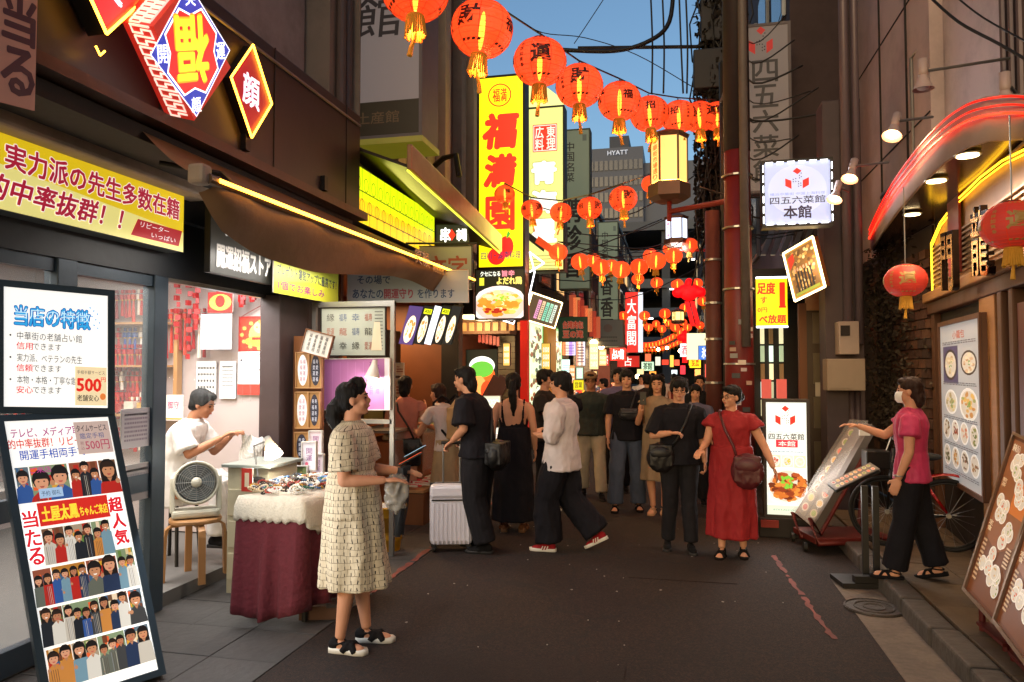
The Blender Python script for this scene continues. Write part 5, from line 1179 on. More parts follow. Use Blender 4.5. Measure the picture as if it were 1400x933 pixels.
# tower sign 2 (peaked, glowing cream)
def t2(p):
    p.rect(0, 0, 1, 1, '#dde284'); p.rect(.14, .73, .84, .90, '#d8341c'); p.rect(.16, .735, .82, .895, '#f4e8d8'); p.rect(.18, .74, .80, .89, '#d8341c')
    p.text('広', .33, .85, .24, .07, '#f8e8d8', .03); p.text('東', .66, .85, .24, .07, '#f8e8d8', .03); p.text('料', .33, .775, .24, .07, '#f8e8d8', .03); p.text('理', .66, .775, .24, .07, '#f8e8d8', .03)
    p.text('青', .46, .60, .66, .13, '#fffff0', .08, outline='#a8a850'); p.text('海', .46, .42, .7, .13, '#fffff0', .08, outline='#a8a850'); p.text('星', .46, .24, .66, .13, '#fffff0', .08, outline='#a8a850')
    p.poly([(0, .19), (.45, .11), (.5, .15), (0, .24)], '#1e1a14'); p.poly([(.2, .17), (.9, .06), (.85, .12), (.3, .21)], '#c8441c')
    for i in range(5): p.rect(0, .005+.02*i, .9, .008+.02*i, '#5a5a20', i == 0)
a = P(722, 370, Y=12.5); b = P(770, 370, Y=12.5); zt = P(722, 150, Y=12.5).z
t = board('tower_sign', 'tall glowing cream sign with peaked top and white raised characters', 'sign', (a.x, 12.5, a.z), (b.x, 12.5, a.z), (a.x, 12.5, zt), .3, .85, dark, '#e0e488', frame=.03, draw=t2)
w_ = b.x-a.x; MB().slab([(a.x-.03, 12.5, zt+.03), (b.x+.03, 12.5, zt+.03), (b.x-.02, 12.5, zt+.15), (a.x+w_*.45, 12.5, zt+.42), (a.x-.03, 12.5, zt+.5)][:5], (0, .3, 0)).build('peak', mat('peak_lit', '#dde284', .5, em=.8, emc='#e8f0a0'), t)
def tgrey(name_chars, small, y, x0, x1, top, bot, label, em=.25, base='#7d8a72', h1=.2, lab2=None, dy=.6):
    a = P(x0, bot, Y=y); b = P(x1, bot, Y=y); zt = P(x0, top, Y=y).z
    def d(p):
        p.rect(0, 0, 1, 1, base); n = len(small); p.text(small, .34, .80, .3, .26, '#24241e', .02, vert=True)
        p.text(name_chars, .42, .32, .62, .52, '#1c1c18', .04, vert=True); p.rect(.78, .93, .92, .97, '#5a6458')
    board('tower_sign', label, 'sign', (a.x, y, a.z), (b.x, y, a.z), (a.x, y, zt), .35, em, mat('sign_case_green', '#55604e', .6), base, frame=.03, draw=d)  # unlit sign: its print is lightened by a faint emission
tgrey('聘珍香', '中国名菜', 17, 766, 806, 180, 395, 'tall unlit grey green sign behind the glowing cream sign')
tgrey('香香園', '中国名菜', 26, 819, 845, 305, 475, 'narrower grey green sign further down the street, lit at its foot', .32)
# stores of the left row
win_building('low brown building above the restaurant front', -9, -3.4, 12.0, 17.0, 5.4, '#3e342c', -1, 1, 3, z0=3.4)
win_building('low grey building behind the grey green sign', -9, -3.3, 17.2, 26.5, 6.6, '#4a4c44', -1, 2, 4, {(0, 1)}, z0=3.4)
win_building('dark building past the second grey green sign', -9, -3.2, 26.8, 40, 8.2, '#3a3834', -1, 3, 5, {(1, 2)}, z0=3.4)
win_building('far dark building at the left end of the street', -9, -3.1, 40.2, 62, 9.5, '#34343a', -1, 4, 6, {(2, 1), (1, 4)}, z0=3.4)
shopfront('warm lit shop crowded with goods past the green banner', 17.2, 21.5, -3.1, -1, '#4a3a2c', (1, .75, .45), e=60)
shopfront('brightly lit sweet shop with bulbs behind the man in the cap', 21.7, 26.5, -3.0, -1, '#5a4a3a', (1, .85, .6), e=90, n=5)
shopfront('small orange lit shop in the far left row', 26.8, 33, -2.9, -1, '#5a2a20', (1, .6, .35), e=80)
shopfront('last lit shop of the left row', 33.2, 45, -2.9, -1, '#3a3030', (1, .7, .45), e=110)
def aw2(y0, y1, x, s, col, label):
    t = thing('awning', label, 'awning', (x, y0, 2.9)); MB().slab([(x, y0, 3.05), (x, y1, 3.05), (x-s*.75, y1, 2.75), (x-s*.75, y0, 2.75)][::(1 if s < 0 else -1)], (0, 0, .03)).build('cloth', mat('awn_'+col.strip('#'), col, .8, var=.2), t); m = MB(); m.bb(x-s*.75-.01, y0, 2.58, x-s*.75+.01, y1, 2.76); m.build('valance', mat('awn_'+col.strip('#')), t)
aw2(17.3, 21.4, -3.1, -1, '#5a4438', 'brown awning over the warm lit goods shop'); aw2(21.8, 26.4, -3.0, -1, '#6a3a34', 'reddish awning over the sweet shop'); aw2(27, 32.8, -2.9, -1, '#7a2a2a', 'dark red awning in the far left row')
# far signs
def far(px0, py0, px1, py1, Y, label, face, txt, tc, em=1.0, vert=False, name='far_sign', bold=.03, w=.7, h=.8):
    fr(px0, py0, px1, py1, Y, label, face, (lambda p: p.text(txt, .5, .5, w, h, tc, bold, vert=vert)) if txt else None, dark, 'shop_sign', 'sign', em=em, depth=.2)
far(855, 400, 872, 482, 33, 'tall red vertical sign with white strokes beyond the lanterns', '#e03028', '大富閣', '#ffe8e0', 1.0, True)
far(872, 400, 879, 482, 33.5, 'thin white strip sign right of the tall red sign', '#e0e8f0', None, '#fff', .9)
far(834, 476, 856, 493, 26, 'small red sign with white lettering over the crowd', '#e0281e', '占い館', '#ffffff', 1.1)
far(844, 487, 874, 502, 29, 'red cloth sign with one white character', '#b81c18', '占', '#ffffff', .6, w=.3)
far(826, 485, 832, 500, 25, 'tiny red vertical sign left of the small red sign', '#c82a20', '茶', '#ffffff', .8)
far(877, 495, 894, 507, 44, 'pale green lit sign near the end of the street', '#b0d8b8', '茶館', '#2a4a3a', 1.0)
far(930, 470, 941, 488, 30, 'white lit pillar sign beside the red ribbon', '#ffe8e8', '酒', '#d82a3a', 1.4, True)
far(939, 456, 970, 492, 24, 'bright food poster light box on the far right row', '#d8d8b0', None, '#fff', 1.2)
far(943, 486, 958, 503, 26, 'glowing orange and yellow sign low on the far right row', '#ffb818', '食放', '#c8280c', 1.8)
far(955, 473, 970, 492, 22, 'blue and white lit sign on the far right row', '#3a70c8', '氷', '#ffffff', 1.1, w=.4)
far(942, 462, 945, 500, 25, 'thin yellow edge sign on the far right row', '#ffc020', None, '#fff', 1.8)
far(797, 476, 806, 492, 24, 'brown board hanging before the sweet shop', '#5a5048', '菓', '#8a8070', .1)
def tan_(p): p.ell(.6, .68, .12, .16, '#6a5a50'); p.lines(.3, .12, .85, .4, 2, '#4a4a44')
fr(800, 438, 852, 473, 22, 'dull grey box sign with small emblem under the lantern cluster', '#6a6a60', tan_, dark, 'box_sign', 'sign', em=.12, depth=.5)
for (a0, b0, a1, b1, y_, c_, L_) in ((688, 470, 697, 500, 11.4, '#f0c060', 'added amber glow strip left of the red post'), (741, 470, 752, 505, 14.2, '#e8b850', 'added amber glow panel on the orange pillar'), (806, 470, 818, 505, 20, '#ffe0a0', 'added tall pale glow panel at the sweet shop'), (819, 478, 829, 500, 23, '#f8c880', 'added peach glow panel past the sweet shop'), (779, 500, 786, 524, 17, '#f09858', 'added orange glow strip below the striped menu panel'), (788, 503, 797, 518, 17, '#b8e0c8', 'added mint glow card below the striped menu panel')):
    fr(a0, b0, a1, b1, y_, L_, c_, gm, dark, 'menu_lightbox', 'sign', em=.9, depth=.05)  # extra glowing panels added to brighten the left shopfronts
rnd = random.Random(77); fs_ = [(861, 455, 868, 470, 38, '#e8b070', '酒'), (882, 484, 890, 494, 46, '#ff7048', '麺'), (896, 488, 903, 500, 50, '#e8e8d0', '茶'), (905, 492, 914, 499, 52, '#ff4830', '中華'), (916, 486, 921, 502, 48, '#ffd058', '楼'), (922, 492, 929, 500, 42, '#f86040', '飯店'), (871, 505, 880, 512, 36, '#f8e0a0', '菜'), (888, 508, 897, 514, 40, '#ffa040', '売店'), (918, 506, 926, 512, 40, '#d8f0f8', '薬'), (930, 500, 937, 512, 34, '#ff3848', '龍'), (840, 505, 848, 513, 24, '#ffe8b0', '菓子'), (806, 508, 816, 516, 21, '#ffd890', '甘栗'), (950, 505, 958, 514, 28, '#ffb060', '肉'), (964, 498, 970, 516, 21, '#ff6050', '品')]
for i, (a0, b0, a1, b1, y_, c_, t_) in enumerate(fs_): far(a0, b0, a1, b1, y_, 'added tiny glowing %s sign far down the street, %s' % (['tan', 'orange', 'cream', 'scarlet', 'yellow', 'coral', 'pale gold', 'amber', 'ice blue', 'crimson', 'ivory', 'light gold', 'apricot', 'salmon'][i], 'left of its middle' if a0 < 900 else 'right of its middle'), c_, None, '#000', .9)  # extra glows added to fill the far street with light
for i, (px_, py_, y_) in enumerate(((812, 470, 22), (822, 473, 25), (858, 492, 36), (868, 494, 40), (900, 478, 55), (912, 476, 55), (872, 515, 38), (930, 480, 45), (949, 470, 25), (836, 468, 25))):
    m = MB(); m.ell(P(px_, py_, Y=y_), (.12, .12, .12), 8, 6); tag(m.build('street_bulb', bulb, None, True), 'small glaring bulb far down the street, number %d' % (i+1), 'lamp', 'bulbs far down the street')
# end of the street: decks, hotel
EN = thing('parking_tower', 'dark open deck building with tiny lights closing the street', 'building', (0, 75, 0))
dk = mat('deck', '#5a6068', .8, var=.2)  # colour raised to put distance haze into the decks
for i in range(5): MB().bb(-20, 74, 4+i*2.9, 14-(.0)*i, 92, 4.9+i*2.9).build('deck', dk, EN)
for i in range(8): MB().bb(-19+i*4.4, 74.5, 0, -18.2+i*4.4, 75.5, 16.5).build('column', mat('deck_col', '#444a52', .8), EN)
MB().bb(-20, 84, 0, 14, 86, 16).build('core', mat('deck_core', '#2c3036', .9), EN)
rnd = random.Random(6)
for i in range(9): MB().box((rnd.uniform(-6, 6), 74.2, rnd.choice([3.7, 6.6, 9.5, 12.4, 15.3])+.15), (.9, .1, .12)).build('strip_light', tube_w, EN)
HT = thing('hotel_tower', 'dark blue hotel block with a small lit name on its roof edge', 'building', (-30, 150, 0))
hm_ = mat('hotel_blue', '#48546a', .5, var=.1); x0 = P(806, 300, Y=150).x; x1 = P(880, 300, Y=150).x; zt = P(830, 203, Y=150).z
MB().bb(x0, 150, 0, x1, 175, zt).build('wall', hm_, HT); MB().bb(x1, 152, 0, x1+16, 175, zt-3).build('wing', hm_, HT); MB().bb(x0+4, 152, zt, x1-3, 170, zt+3).build('roof_block', mat('hotel_roof', '#3a4454', .6), HT)
pm = None
for c in range(11):
    for r in range(13):
        o = MB().box((0, 0, 0), ((x1-x0)/11*.7, .3, 2.0)).build('window', mat('hotel_glass', '#20304a', .2, var=.3), HT, world=False) if pm is None else link('window', pm, HT, ORG[HT])
        pm = o.data; o.location = Vector((x0+(x1-x0)*(c+.5)/11, 149.95, 4+r*3.3))-ORG[HT]
p = Panel(P(829, 214, Y=149.5), (1, 0, 0), (0, 0, 1), 4.6, 1.3, step=.02); p.text('HYATT', .5, .5, .9, .7, '#c8d4e8', .01); p.build('lettering', HT, .4)
win_building('dark mid rise block below the hotel', -22, -9.5, 66, 72, 17, '#2c2e30', -1, 5, 3, z0=3, wc='#14181e')
win_building('slate block left of the hotel behind the tower signs', -16, -8, 46, 60, 9.5, '#3a4038', -1, 3, 3, z0=3)
# ------------------------------------------------------------------ right side
RB = thing('right_restaurant', 'restaurant on the right with a curved red neon canopy and timber front', 'restaurant', (2.6, 5, 0))
g1 = mat('panel_grey', '#c4b0aa', .75, var=.08, scale=2, dirt=.35); g2 = mat('panel_grey_light', '#ccbab4', .75, var=.08, scale=2, dirt=.4)
WA, WB_ = Vector((2.3, 5.6, 0)), Vector((2.6, 8.3, 0)); wd = (WB_-WA).normalized(); wn_ = Vector((-wd.y, wd.x, 0))       # timber wall line
PLW = (WA, wn_)
WC = WA-wd*4.6
brown = mat('timber', '#5d3a22', .55, var=.35, scale=5, stretch=(1, 1, .12), bump=.3); brown2 = mat('timber_light', '#a0703f', .5, var=.3, scale=5, stretch=(.3, .3, 3), bump=.3)
dkw = mat('dark_wall', '#1c130f', .7, var=.2)
def wslab(z0, z1, s0, s1, th, off=0, ):
    a = WA+wd*s0+wn_*off; b = WA+wd*s1+wn_*off; return MB().slab([a+Vector((0, 0, z0)), b+Vector((0, 0, z0)), b+Vector((0, 0, z1)), a+Vector((0, 0, z1))], -wn_*th)
wslab(.09, 3.4, -4.6, 2.72, .2, -.02).build('wall', dkw, RB)
def SP(px): d = P(px, 505, pl=PLW)-WA; return d.dot(wd)
zl = 2.26
wslab(zl, zl+.12, -4.6, 2.78, .12, .06).build('lintel', brown, RB, bevel=.01); wslab(zl+.121, zl+.22, -4.6, 2.8, .12, .1).build('cornice', brown2, RB, bevel=.012)
for (a_, b_) in ((1372, 1350), (1384, 1378), (1398, 1392)): wslab(.1, zl, SP(a_), SP(b_), .1, .05+.01*(a_ == 1384)).build('timber_post', brown2 if a_ == 1372 else brown, RB, bevel=.008)
wslab(.1, zl, 2.55, 2.7, .1, .04).build('timber_post', brown, RB)
wslab(.6, 2.15, SP(1500), SP(1400), .03, .03).build('door_panel', mat('door_red', '#5a1e10', .4, var=.3), RB)
# tympanum with yellow neon and characters
ty = mat('tympanum', '#a8805a', .45, .3, var=.15, bump=.1)
arc = [P(x, y, pl=(WA+wn_*.06, wn_)) for x, y in ((1275, 410), (1273, 333), (1285, 305), (1310, 272), (1340, 243), (1370, 220), (1400, 205), (1440, 192), (1490, 186))]
base_z = zl+.23; outl = [Vector((p_.x, p_.y, p_.z)) for p_ in arc]; last = outl[-1]
MB().slab([WA+wd*2.68+wn_*.03+Vector((0, 0, base_z))]+[q-wn_*.03 for q in outl[1:]]+[Vector((last.x, last.y, base_z))-wn_*.03][::1], -wn_*.03).build('tympanum', ty, RB)
for i in range(16): # fine horizontal ribs
    z = base_z+.05+i*.045; s1 = None
    for k in range(len(outl)-1):
        if min(outl[k].z, outl[k+1].z) <= z <= max(outl[k].z, outl[k+1].z) and k > 0: s1 = (outl[k].lerp(outl[k+1], (z-outl[k].z)/((outl[k+1].z-outl[k].z) or 1))-WA).dot(wd)
    if s1 is None: s1 = 2.6
    wslab(z, z+.018, -1.0, s1-.02, .02, .052).build('rib', mat('rib', '#a88a6a', .35, .4), RB)
ledline('neon_tube', outl, RB, neon_y, .008); ledline('neon_tube', [q+Vector((0, 0, -.035))+wd*-.03 for q in outl[1:]], RB, neon_y, .006)
wn3 = mat('char_dark', '#20130d', .15, .6); wn4 = mat('char_gold', '#e8b060', .25, .9)
def big_char(g, px0, py0, px1, py1):
    pl = (WA+wn_*.2, wn_); a = P(px0, py1, pl=pl); b = P(px1, py1, pl=pl); zt = P(px0, py0, pl=pl).z; w = (a-b).length; R = (a-b).normalized()
    vs, fs, asp = glyphs(g, .0); cen = (a+b)/2; H_ = zt-(a.z+b.z)/2
    v2 = [Vector((cen.x, cen.y, (a.z+b.z)/2+H_/2))+R*(-x*w)+Vector((0, 0, y*H_)) for x, y in vs]
    t = thing('wall_character', 'large raised dark character with gold edge left of the round lantern' if px0 < 1310 else 'larger raised dark character partly behind the round lantern', 'sign', cen)
    m = MB(); n = len(v2); m.add(v2+[q-wn_*.045 for q in v2], [f for f in fs]+[tuple(i+n for i in f[::-1]) for f in fs])
    from collections import Counter
    ed = Counter(); dr = {}
    for f in fs:
        for i in range(len(f)): e = (f[i], f[(i+1) % len(f)]); ed[tuple(sorted(e))] += 1; dr[tuple(sorted(e))] = e
    m.add(v2+[q-wn_*.045 for q in v2], [(dr[e][1], dr[e][0], dr[e][0]+n, dr[e][1]+n) for e, c in ed.items() if c == 1]); m.build('character', wn3, t)
    m = MB(); m.add([q+wn_*.004 for q in [cen+(v-cen)*.93+Vector((0, 0, 0)) for v in v2]], fs); m.build('gold_face', wn4, t)
big_char('門', 1287, 322, 1304, 398); big_char('龍', 1328, 288, 1352, 378)
wslab(base_z+.05, base_z+.75, SP(1328), SP(1312), .02, .07).build('red_plaque', red_w, RB)
# curved canopy: flat soffit, band with red neon, rounded towards the near end
def curve(pts, Z): return [P(x, y, Z=Z) for x, y in pts]
ZS, ZN = 3.2, 3.42
low = [(1190, 343), (1205, 318), (1225, 290), (1252, 258), (1285, 225), (1318, 203), (1350, 193), (1400, 190), (1470, 205)]
lo = curve(low, ZS)
# keep a smooth plan curve
hi = [Vector((p_.x, p_.y, ZS+.30)) for p_ in lo]
can = mat('canopy_white', '#a8928a', .75, var=.1, scale=4, dirt=.3, bump=.05)
n = len(lo); m = MB(); c_lo = sum(lo, Vector())/n
def off(p_, d): q = Vector((3.2, 7, p_.z))-p_; q.z = 0; return p_+q.normalized()*d
m.add(lo+hi, [(i, i+1, n+i+1, n+i) for i in range(n-1)]); o = m.build('canopy_band', can, RB, True); s_ = o.modifiers.new('t', 'SOLIDIFY'); s_.thickness = .03
m = MB(); wl_ = [Vector((3.1, p_.y, ZS+.01)) for p_ in lo]; wl_[-1].y = lo[-1].y
for i in range(n-1): m.add([lo[i]+Vector((0, 0, .01)), lo[i+1]+Vector((0, 0, .01)), wl_[i+1], wl_[i]], [(0, 1, 2, 3)])
m.build('soffit', mat('soffit_gloss', '#4a3530', .18, .3, var=.05, bump=.02), RB)
m = MB()
for i in range(n-1): m.add([hi[i], hi[i+1], Vector((3.1, hi[i+1].y, ZS+.30)), Vector((3.1, hi[i].y, ZS+.30))], [(0, 1, 2, 3)])
m.build('canopy_top', dark, RB)
def sm(pts, k=4):
    out = []
    for i in range(len(pts)-1):
        p0 = pts[max(0, i-1)]; p1, p2 = pts[i], pts[i+1]; p3 = pts[min(len(pts)-1, i+2)]
        for j in range(k): t_ = j/k; out.append(.5*((2*p1)+(p2-p0)*t_+(2*p0-5*p1+4*p2-p3)*t_*t_+(3*p1-p0-3*p2+p3)*t_**3))
    return out+[pts[-1]]
for dz, r, mm_ in ((.16, .009, neon_r), (.215, .007, mat('neon_red_dim', '#a01410', .4, em=1.2, emc='#ff2010')), (.27, .008, mat('neon_red_dim'))):
    ledline('neon_tube', sm([off(p_, -.03)+Vector((0, 0, dz)) for p_ in lo]), RB, mm_, r)
for (x, y) in ((1323, 211), (1280, 246), (1247, 292)):
    q = P(x, y, Z=ZS-.003); m = MB(); m.lathe([(.085, -.01), (.085, 0), (.0001, 0)], q, 24); f = m.build('downlight_rim', alu, RB); m = MB(); m.lathe([(.07, -.016), (.0001, -.018)], q, 24, True); m.build('downlight', mat('downlight_em', '#fff', .4, em=9, emc='#ffdca0', bump=0), RB)
    lamp('downlight_lamp', q-Vector((0, 0, .05)), 26, (1, .72, .42), .07, (0, 0, 0), 'SPOT', spot=130)
# tall facade above the canopy
MB().bb(2.62, 8.35, .09, 3.2, 11.6, 14).build('facade', g1, RB); MB().bb(2.75, 6.9, 3.6, 3.3, 8.34, 14).build('facade', g2, RB); MB().bb(3.0, 1.0, 3.6, 3.6, 6.89, 14).build('facade', g1, RB)
for y in (9.1, 9.14, 10.2): MB().bb(2.6, y, 3.3, 2.63, y+.02, 14).build('panel_joint', dkw, RB) if y != 9.14 else None
MB().bb(2.7, 6.3, 3.6, 3.1, 6.88, 14).build('dark_strip', mat('brown_strip', '#3a2a26', .6, var=.2), RB)
for y in (6.4, 6.55, 6.7): MB().tube([(2.66, y, 3.6), (2.66, y, 9)], .03, 8).build('drain_pipe', mat('pipe_grey', '#6a5a58', .4, .3), RB)
for z_ in (4.4, 5.9, 7.4): MB().bb(2.61, 8.36, z_, 2.632, 11.6, z_+.015).build('panel_joint', dkw, RB)
MB().bb(2.56, 9.6, 3.5, 2.62, 10.1, 3.95).build('vent_box', alu, RB, bevel=.01)
for k_ in range(6): MB().bb(2.548, 9.63, 3.54+k_*.065, 2.56, 10.07, 3.575+k_*.065).build('louvre', dark, RB)
MB().tube([(2.6, 8.9, 3.6), (2.6, 8.9, 5.2), (2.7, 8.5, 5.3)], .018, 6).build('wall_conduit', pipe_, RB) if (pipe_ := alu) else None
# brick wall with creeper below
BW = thing('brick_wall', 'old rough brick wall patch beside the woman in pink', 'wall', (2.62, 8.6, 0))
bm_ = [mat('brick_%d' % i, c, .85, var=.3, scale=20, bump=.5) for i, c in enumerate(('#4a3024', '#57382a', '#3c2820', '#64432f'))]
MB().bb(2.6, 8.33, .09, 2.619, 11.5, 3.2).build('mortar', mat('mortar', '#3c302a', .9), BW)
rnd = random.Random(2); bms = [None]*4; nb = 0
for r in range(24):
    for c in range(11):
        y = 8.42+c*.215+(.107 if r % 2 else 0); z = .5+r*.105
        if y > 10.4+.25*sin(r*.9) or nb > 280: continue
        k = rnd.randrange(4)
        if bms[k] is None: o = MB().box((0, 0, 0), (.05, .2, .092)).build('brick', bm_[k], BW, world=False); bms[k] = o.data
        else: o = link('brick', bms[k], BW, ORG[BW])
        o.location = Vector((2.59+rnd.uniform(-.012, .008), y, z))-ORG[BW]; nb += 1
vt = thing('wall_creeper', 'dry dark creeper clinging to the brick wall edge below the canopy', 'plant', (2.5, 9.5, 0)); stem = mat('stem', '#2e221a', .9, var=.4)
for k in range(7):
    m = MB(); y = 9.6+rnd.uniform(-.6, .8); pts_ = []
    for i in range(14): pts_.append((2.56-.04*rnd.random(), y+.12*sin(i*.8+k)+rnd.uniform(-.04, .04), .2+i*.24))
    m.tube(pts_, [.03*(1-i/18) for i in range(14)], 6); m.build('vine', stem, vt, True)
m = MB(); lm = mat('leaf_dry', '#3b3122', .8, var=.5)
for i in range(1500):
    q = Vector((2.55-.1*rnd.random(), 9.7+rnd.gauss(0, .5), rnd.uniform(.8, 3.3))); d = Vector((rnd.uniform(-1, 1), rnd.uniform(-1, 1), rnd.uniform(-1, 1))).normalized()*.035; e = d.orthogonal()*1.0
    m.add([q-d, q+e*.5, q+d, q-e*.5], [(0, 1, 2, 3)])
tag(m.build('leaves', lm, vt), kind='stuff')
# wall menu board
def menu1(p):
    r = random.Random(7); p.rect(0, 0, 1, 1, '#b8bcc0'); p.text('小籠包', .5, .93, .3, .05, '#b85a40', .02); p.rect(.08, .62, .48, .86, '#5a5474'); p.dish(.28, .74, .18, .1, '#463c34', ('#e8dcc0', '#d8c8a0', '#c8b080'), 20, r)
    p.dish(.74, .75, .19, .075, '#4a3a2c', ('#e8dcc0', '#d8b890', '#c8a070'), 20, r); p.dish(.28, .5, .17, .08, '#f0f0ec', ('#b0a070', '#8a9a5a', '#d8c890'), 16, r); p.dish(.72, .5, .22, .1, '#f0f0ec', ('#e0b860', '#c89048', '#a0a860'), 20, r)
    for i in range(4):
        p.dish(.15+.23*i, .32, .1, .07, '#f4f2ee', [('#8a6a3a', '#5a4a2a'), ('#7a2a18', '#9a4a24'), ('#c87a5a', '#d8a080'), ('#8a8a3a', '#6a7a3a')][i], 12, r, False); p.dish(.15+.23*i, .15, .1, .07, '#f4f2ee', [('#6a6a3a', '#5a4a2a'), ('#c8902a', '#9a6a24'), ('#7a5a3a', '#584028'), ('#a87a3a', '#8a5a2a')][i], 12, r, False)
    for y in (.88, .62, .4, .23, .06): p.lines(.08, y-.012, .92, y+.012, 2, '#6a6a70', r)
pl = (WA+wn_*.09, wn_); a = P(1290, 655, pl=pl); b = P(1345, 671, pl=pl); zt = (P(1290, 447, pl=pl).z+P(1343, 433, pl=pl).z)/2; zb_ = (a.z+b.z)/2
board('wall_menu_board', 'tall lit menu board of dish pictures on the timber wall', 'menu', (a.x, a.y, zb_), (b.x, b.y, zb_), (a.x, a.y, zt), .06, .24, brown, '#b8bcc0', frame=.04, draw=menu1)
# post with meters and pipes
UP = thing('meter_post', 'dark square post carrying a meter and a cream junction box', 'post', (2, 9.6, 0))
a = P(1131, 600, Y=9.5); b = P(1182, 600, Y=9.5); dp = mat('post_dark', '#44363a', .6, var=.2, dirt=.2)
MB().bb(a.x, 9.5, 0, b.x+.02, 9.9, 5.0).build('post', dp, UP, bevel=.01)
for i, x in enumerate((1161, 1176)): q = P(x, 500, Y=9.42); MB().tube([(q.x, 9.42, 2.0), (q.x, 9.42, 12)], .055 if i == 0 else .045, 12).build('pipe', mat('pipe_purple', '#6a5e66', .45, .2, var=.1), UP, True)
for x in (1164, 1172): q = P(x, 500, Y=9.45); MB().tube([(q.x, 9.45, 0), (q.x, 9.45, 1.6)], .035, 10).build('conduit', dp, UP, True)
a = P(1129, 534, Y=9.3); b = P(1181, 534, Y=9.3); c = P(1129, 491, Y=9.3); jb = mat('box_cream', '#8e7e6c', .6, var=.1)
MB().bb(a.x, 9.2, a.z, b.x, 9.48, c.z).build('junction_box', jb, UP, bevel=.012); MB().bb(a.x+.03, 9.19, a.z+.03, b.x-.14, 9.199, c.z-.03).build('box_lid', jb, UP)
a = P(1146, 485, Y=9.3); b = P(1174, 485, Y=9.3); c = P(1146, 440, Y=9.3); MB().bb(a.x, 9.25, a.z, b.x, 9.48, c.z).build('meter', mat('meter_grey', '#9c8c80', .5), UP, bevel=.01)
MB().bb(a.x+.02, 9.235, c.z-.17, a.x+.12, 9.249, c.z-.05).build('meter_window', dkw, UP)
# spot lamps on arms
def spot(px, py, Y, lit, wx, wy, label):
    q = P(px, py, Y=Y); w = P(wx, wy, Y=Y+.3) if not isinstance(wx, Vector) else wx; t = thing('spot_lamp', label, 'lamp', q); sw = mat('spot_white', '#b8a098', .45)
    MB().tube([q+Vector((.03, 0, .06)), w], .012, 8).build('arm', alu, t); ax = Vector((-.3, -.38, -.9)).to_track_quat('Z', 'Y').to_matrix() if lit else Vector((0, 0, -1)).to_track_quat('Z', 'Y').to_matrix()
    m = MB(); m.lathe([(.0001, -.16), (.035, -.155), (.035, -.05), (.03, -.02)], (0, 0, 0), 18); m.v = [q+ax@v for v in m.v]; m.build('holder', sw, t, True)
    m = MB(); m.lathe([(.03, -.03), (.045, .02), (.078, .085)], (0, 0, 0), 20, False); m.v = [q+ax@v for v in m.v]; m.build('shade', sw, t, True)
    m = MB(); m.ell((0, 0, .06), (.05, .05, .03), 16, 8); m.v = [q+ax@v for v in m.v]; m.build('bulb', mat('bulb_spot', '#fff', .4, em=16, emc='#ffc080', bump=0) if lit else white, t, True)
    if lit: o = lamp('spot_light', q+ax@Vector((0, 0, .12)), 15, (1, .66, .36), .08, None, 'SPOT', spot=150); o.rotation_euler = ax.to_euler(); o.rotation_euler = (-Vector((-.3, -.38, -.9))).to_track_quat('Z', 'Y').to_euler()
spot(1222, 176, 6.6, True, 1275, 160, 'lit spot lamp on a thin arm above the red neon curve'); spot(1164, 236, 7.6, True, 1215, 222, 'lit spot lamp with white holder nearest the white square sign'); spot(1143, 265, 8.2, True, 1160, 262, 'glaring round spot lamp touching the white square sign')
spot(1262, 108, 6.2, False, 1380, 80, 'unlit white spot lamp high on the grey facade'); spot(1374, 130, 5.6, False, 1400, 140, 'unlit spot lamp at the right edge above the canopy')
bkt = thing('canopy_bracket', 'dark iron bracket at the right edge of the neon canopy', 'bracket', P(1390, 190, Z=3.25)); q = P(1392, 192, Z=3.25); MB().box(q+Vector((.04, -.05, .12)), (.1, .1, .32)).build('plate', dark, bkt); MB().tube([q+Vector((-.12, 0, -.02)), q+Vector((.1, 0, -.02))], .018, 8).build('hook', dark, bkt)
# ------------------------------------------------------------------ right row beyond: signs, poles, doorway
def dice(p, cx, cy, s_, asp):
    def rh(pts, col): p.poly([(cx+x*s_, cy+y*s_*asp) for x, y in pts], col)
    rh([(-.34, 1), (0, 1.28), (.38, 1.0), (.04, .72)], '#d8241e'); rh([(-.95, .42), (-.45, .2), (-.45, -.5), (-.95, -.22)], '#d8241e'); rh([(.95, .42), (.45, .2), (.45, -.5), (.95, -.22)], '#d8241e')
    for (x, y) in ((.2, .62), (.34, .8), (.2, .4), (.34, .5), (-.3, .3), (-.1, .36), (-.3, .1), (-.1, .12), (.12, .1), (.12, -.1), (.12, -.3), (.3, -.05), (.3, -.25)): p.ell(cx+x*s_, cy+y*s_*asp, .05*s_, .05*s_*asp, '#2a1a2a', 6)
def sq(p):
    p.rect(0, 0, 1, 1, '#b4c4ee'); p.ell(.5, .55, .45, .4, '#c4d2f4', 24); dice(p, .5, .66, .19, 1.0); p.text('横浜中華街 中国上海料理', .5, .485, .84, .045, '#8a9ac8', .0); p.text('四五六菜館', .5, .385, .84, .12, '#181232', .01); p.text('本館', .5, .19, .42, .2, '#241a3a', .03)
a = P(1046, 308, Y=8.5); b = P(1136, 308, Y=8.5); zt = P(1046, 224, Y=8.5).z
t = board('square_sign', 'square white lit sign with red dice emblem edged by bright lights', 'sign', (a.x, 8.5, a.z), (b.x, 8.5, a.z), (a.x, 8.5, zt), .18, .55, dark, '#b4c4ee', frame=.03, draw=sq)
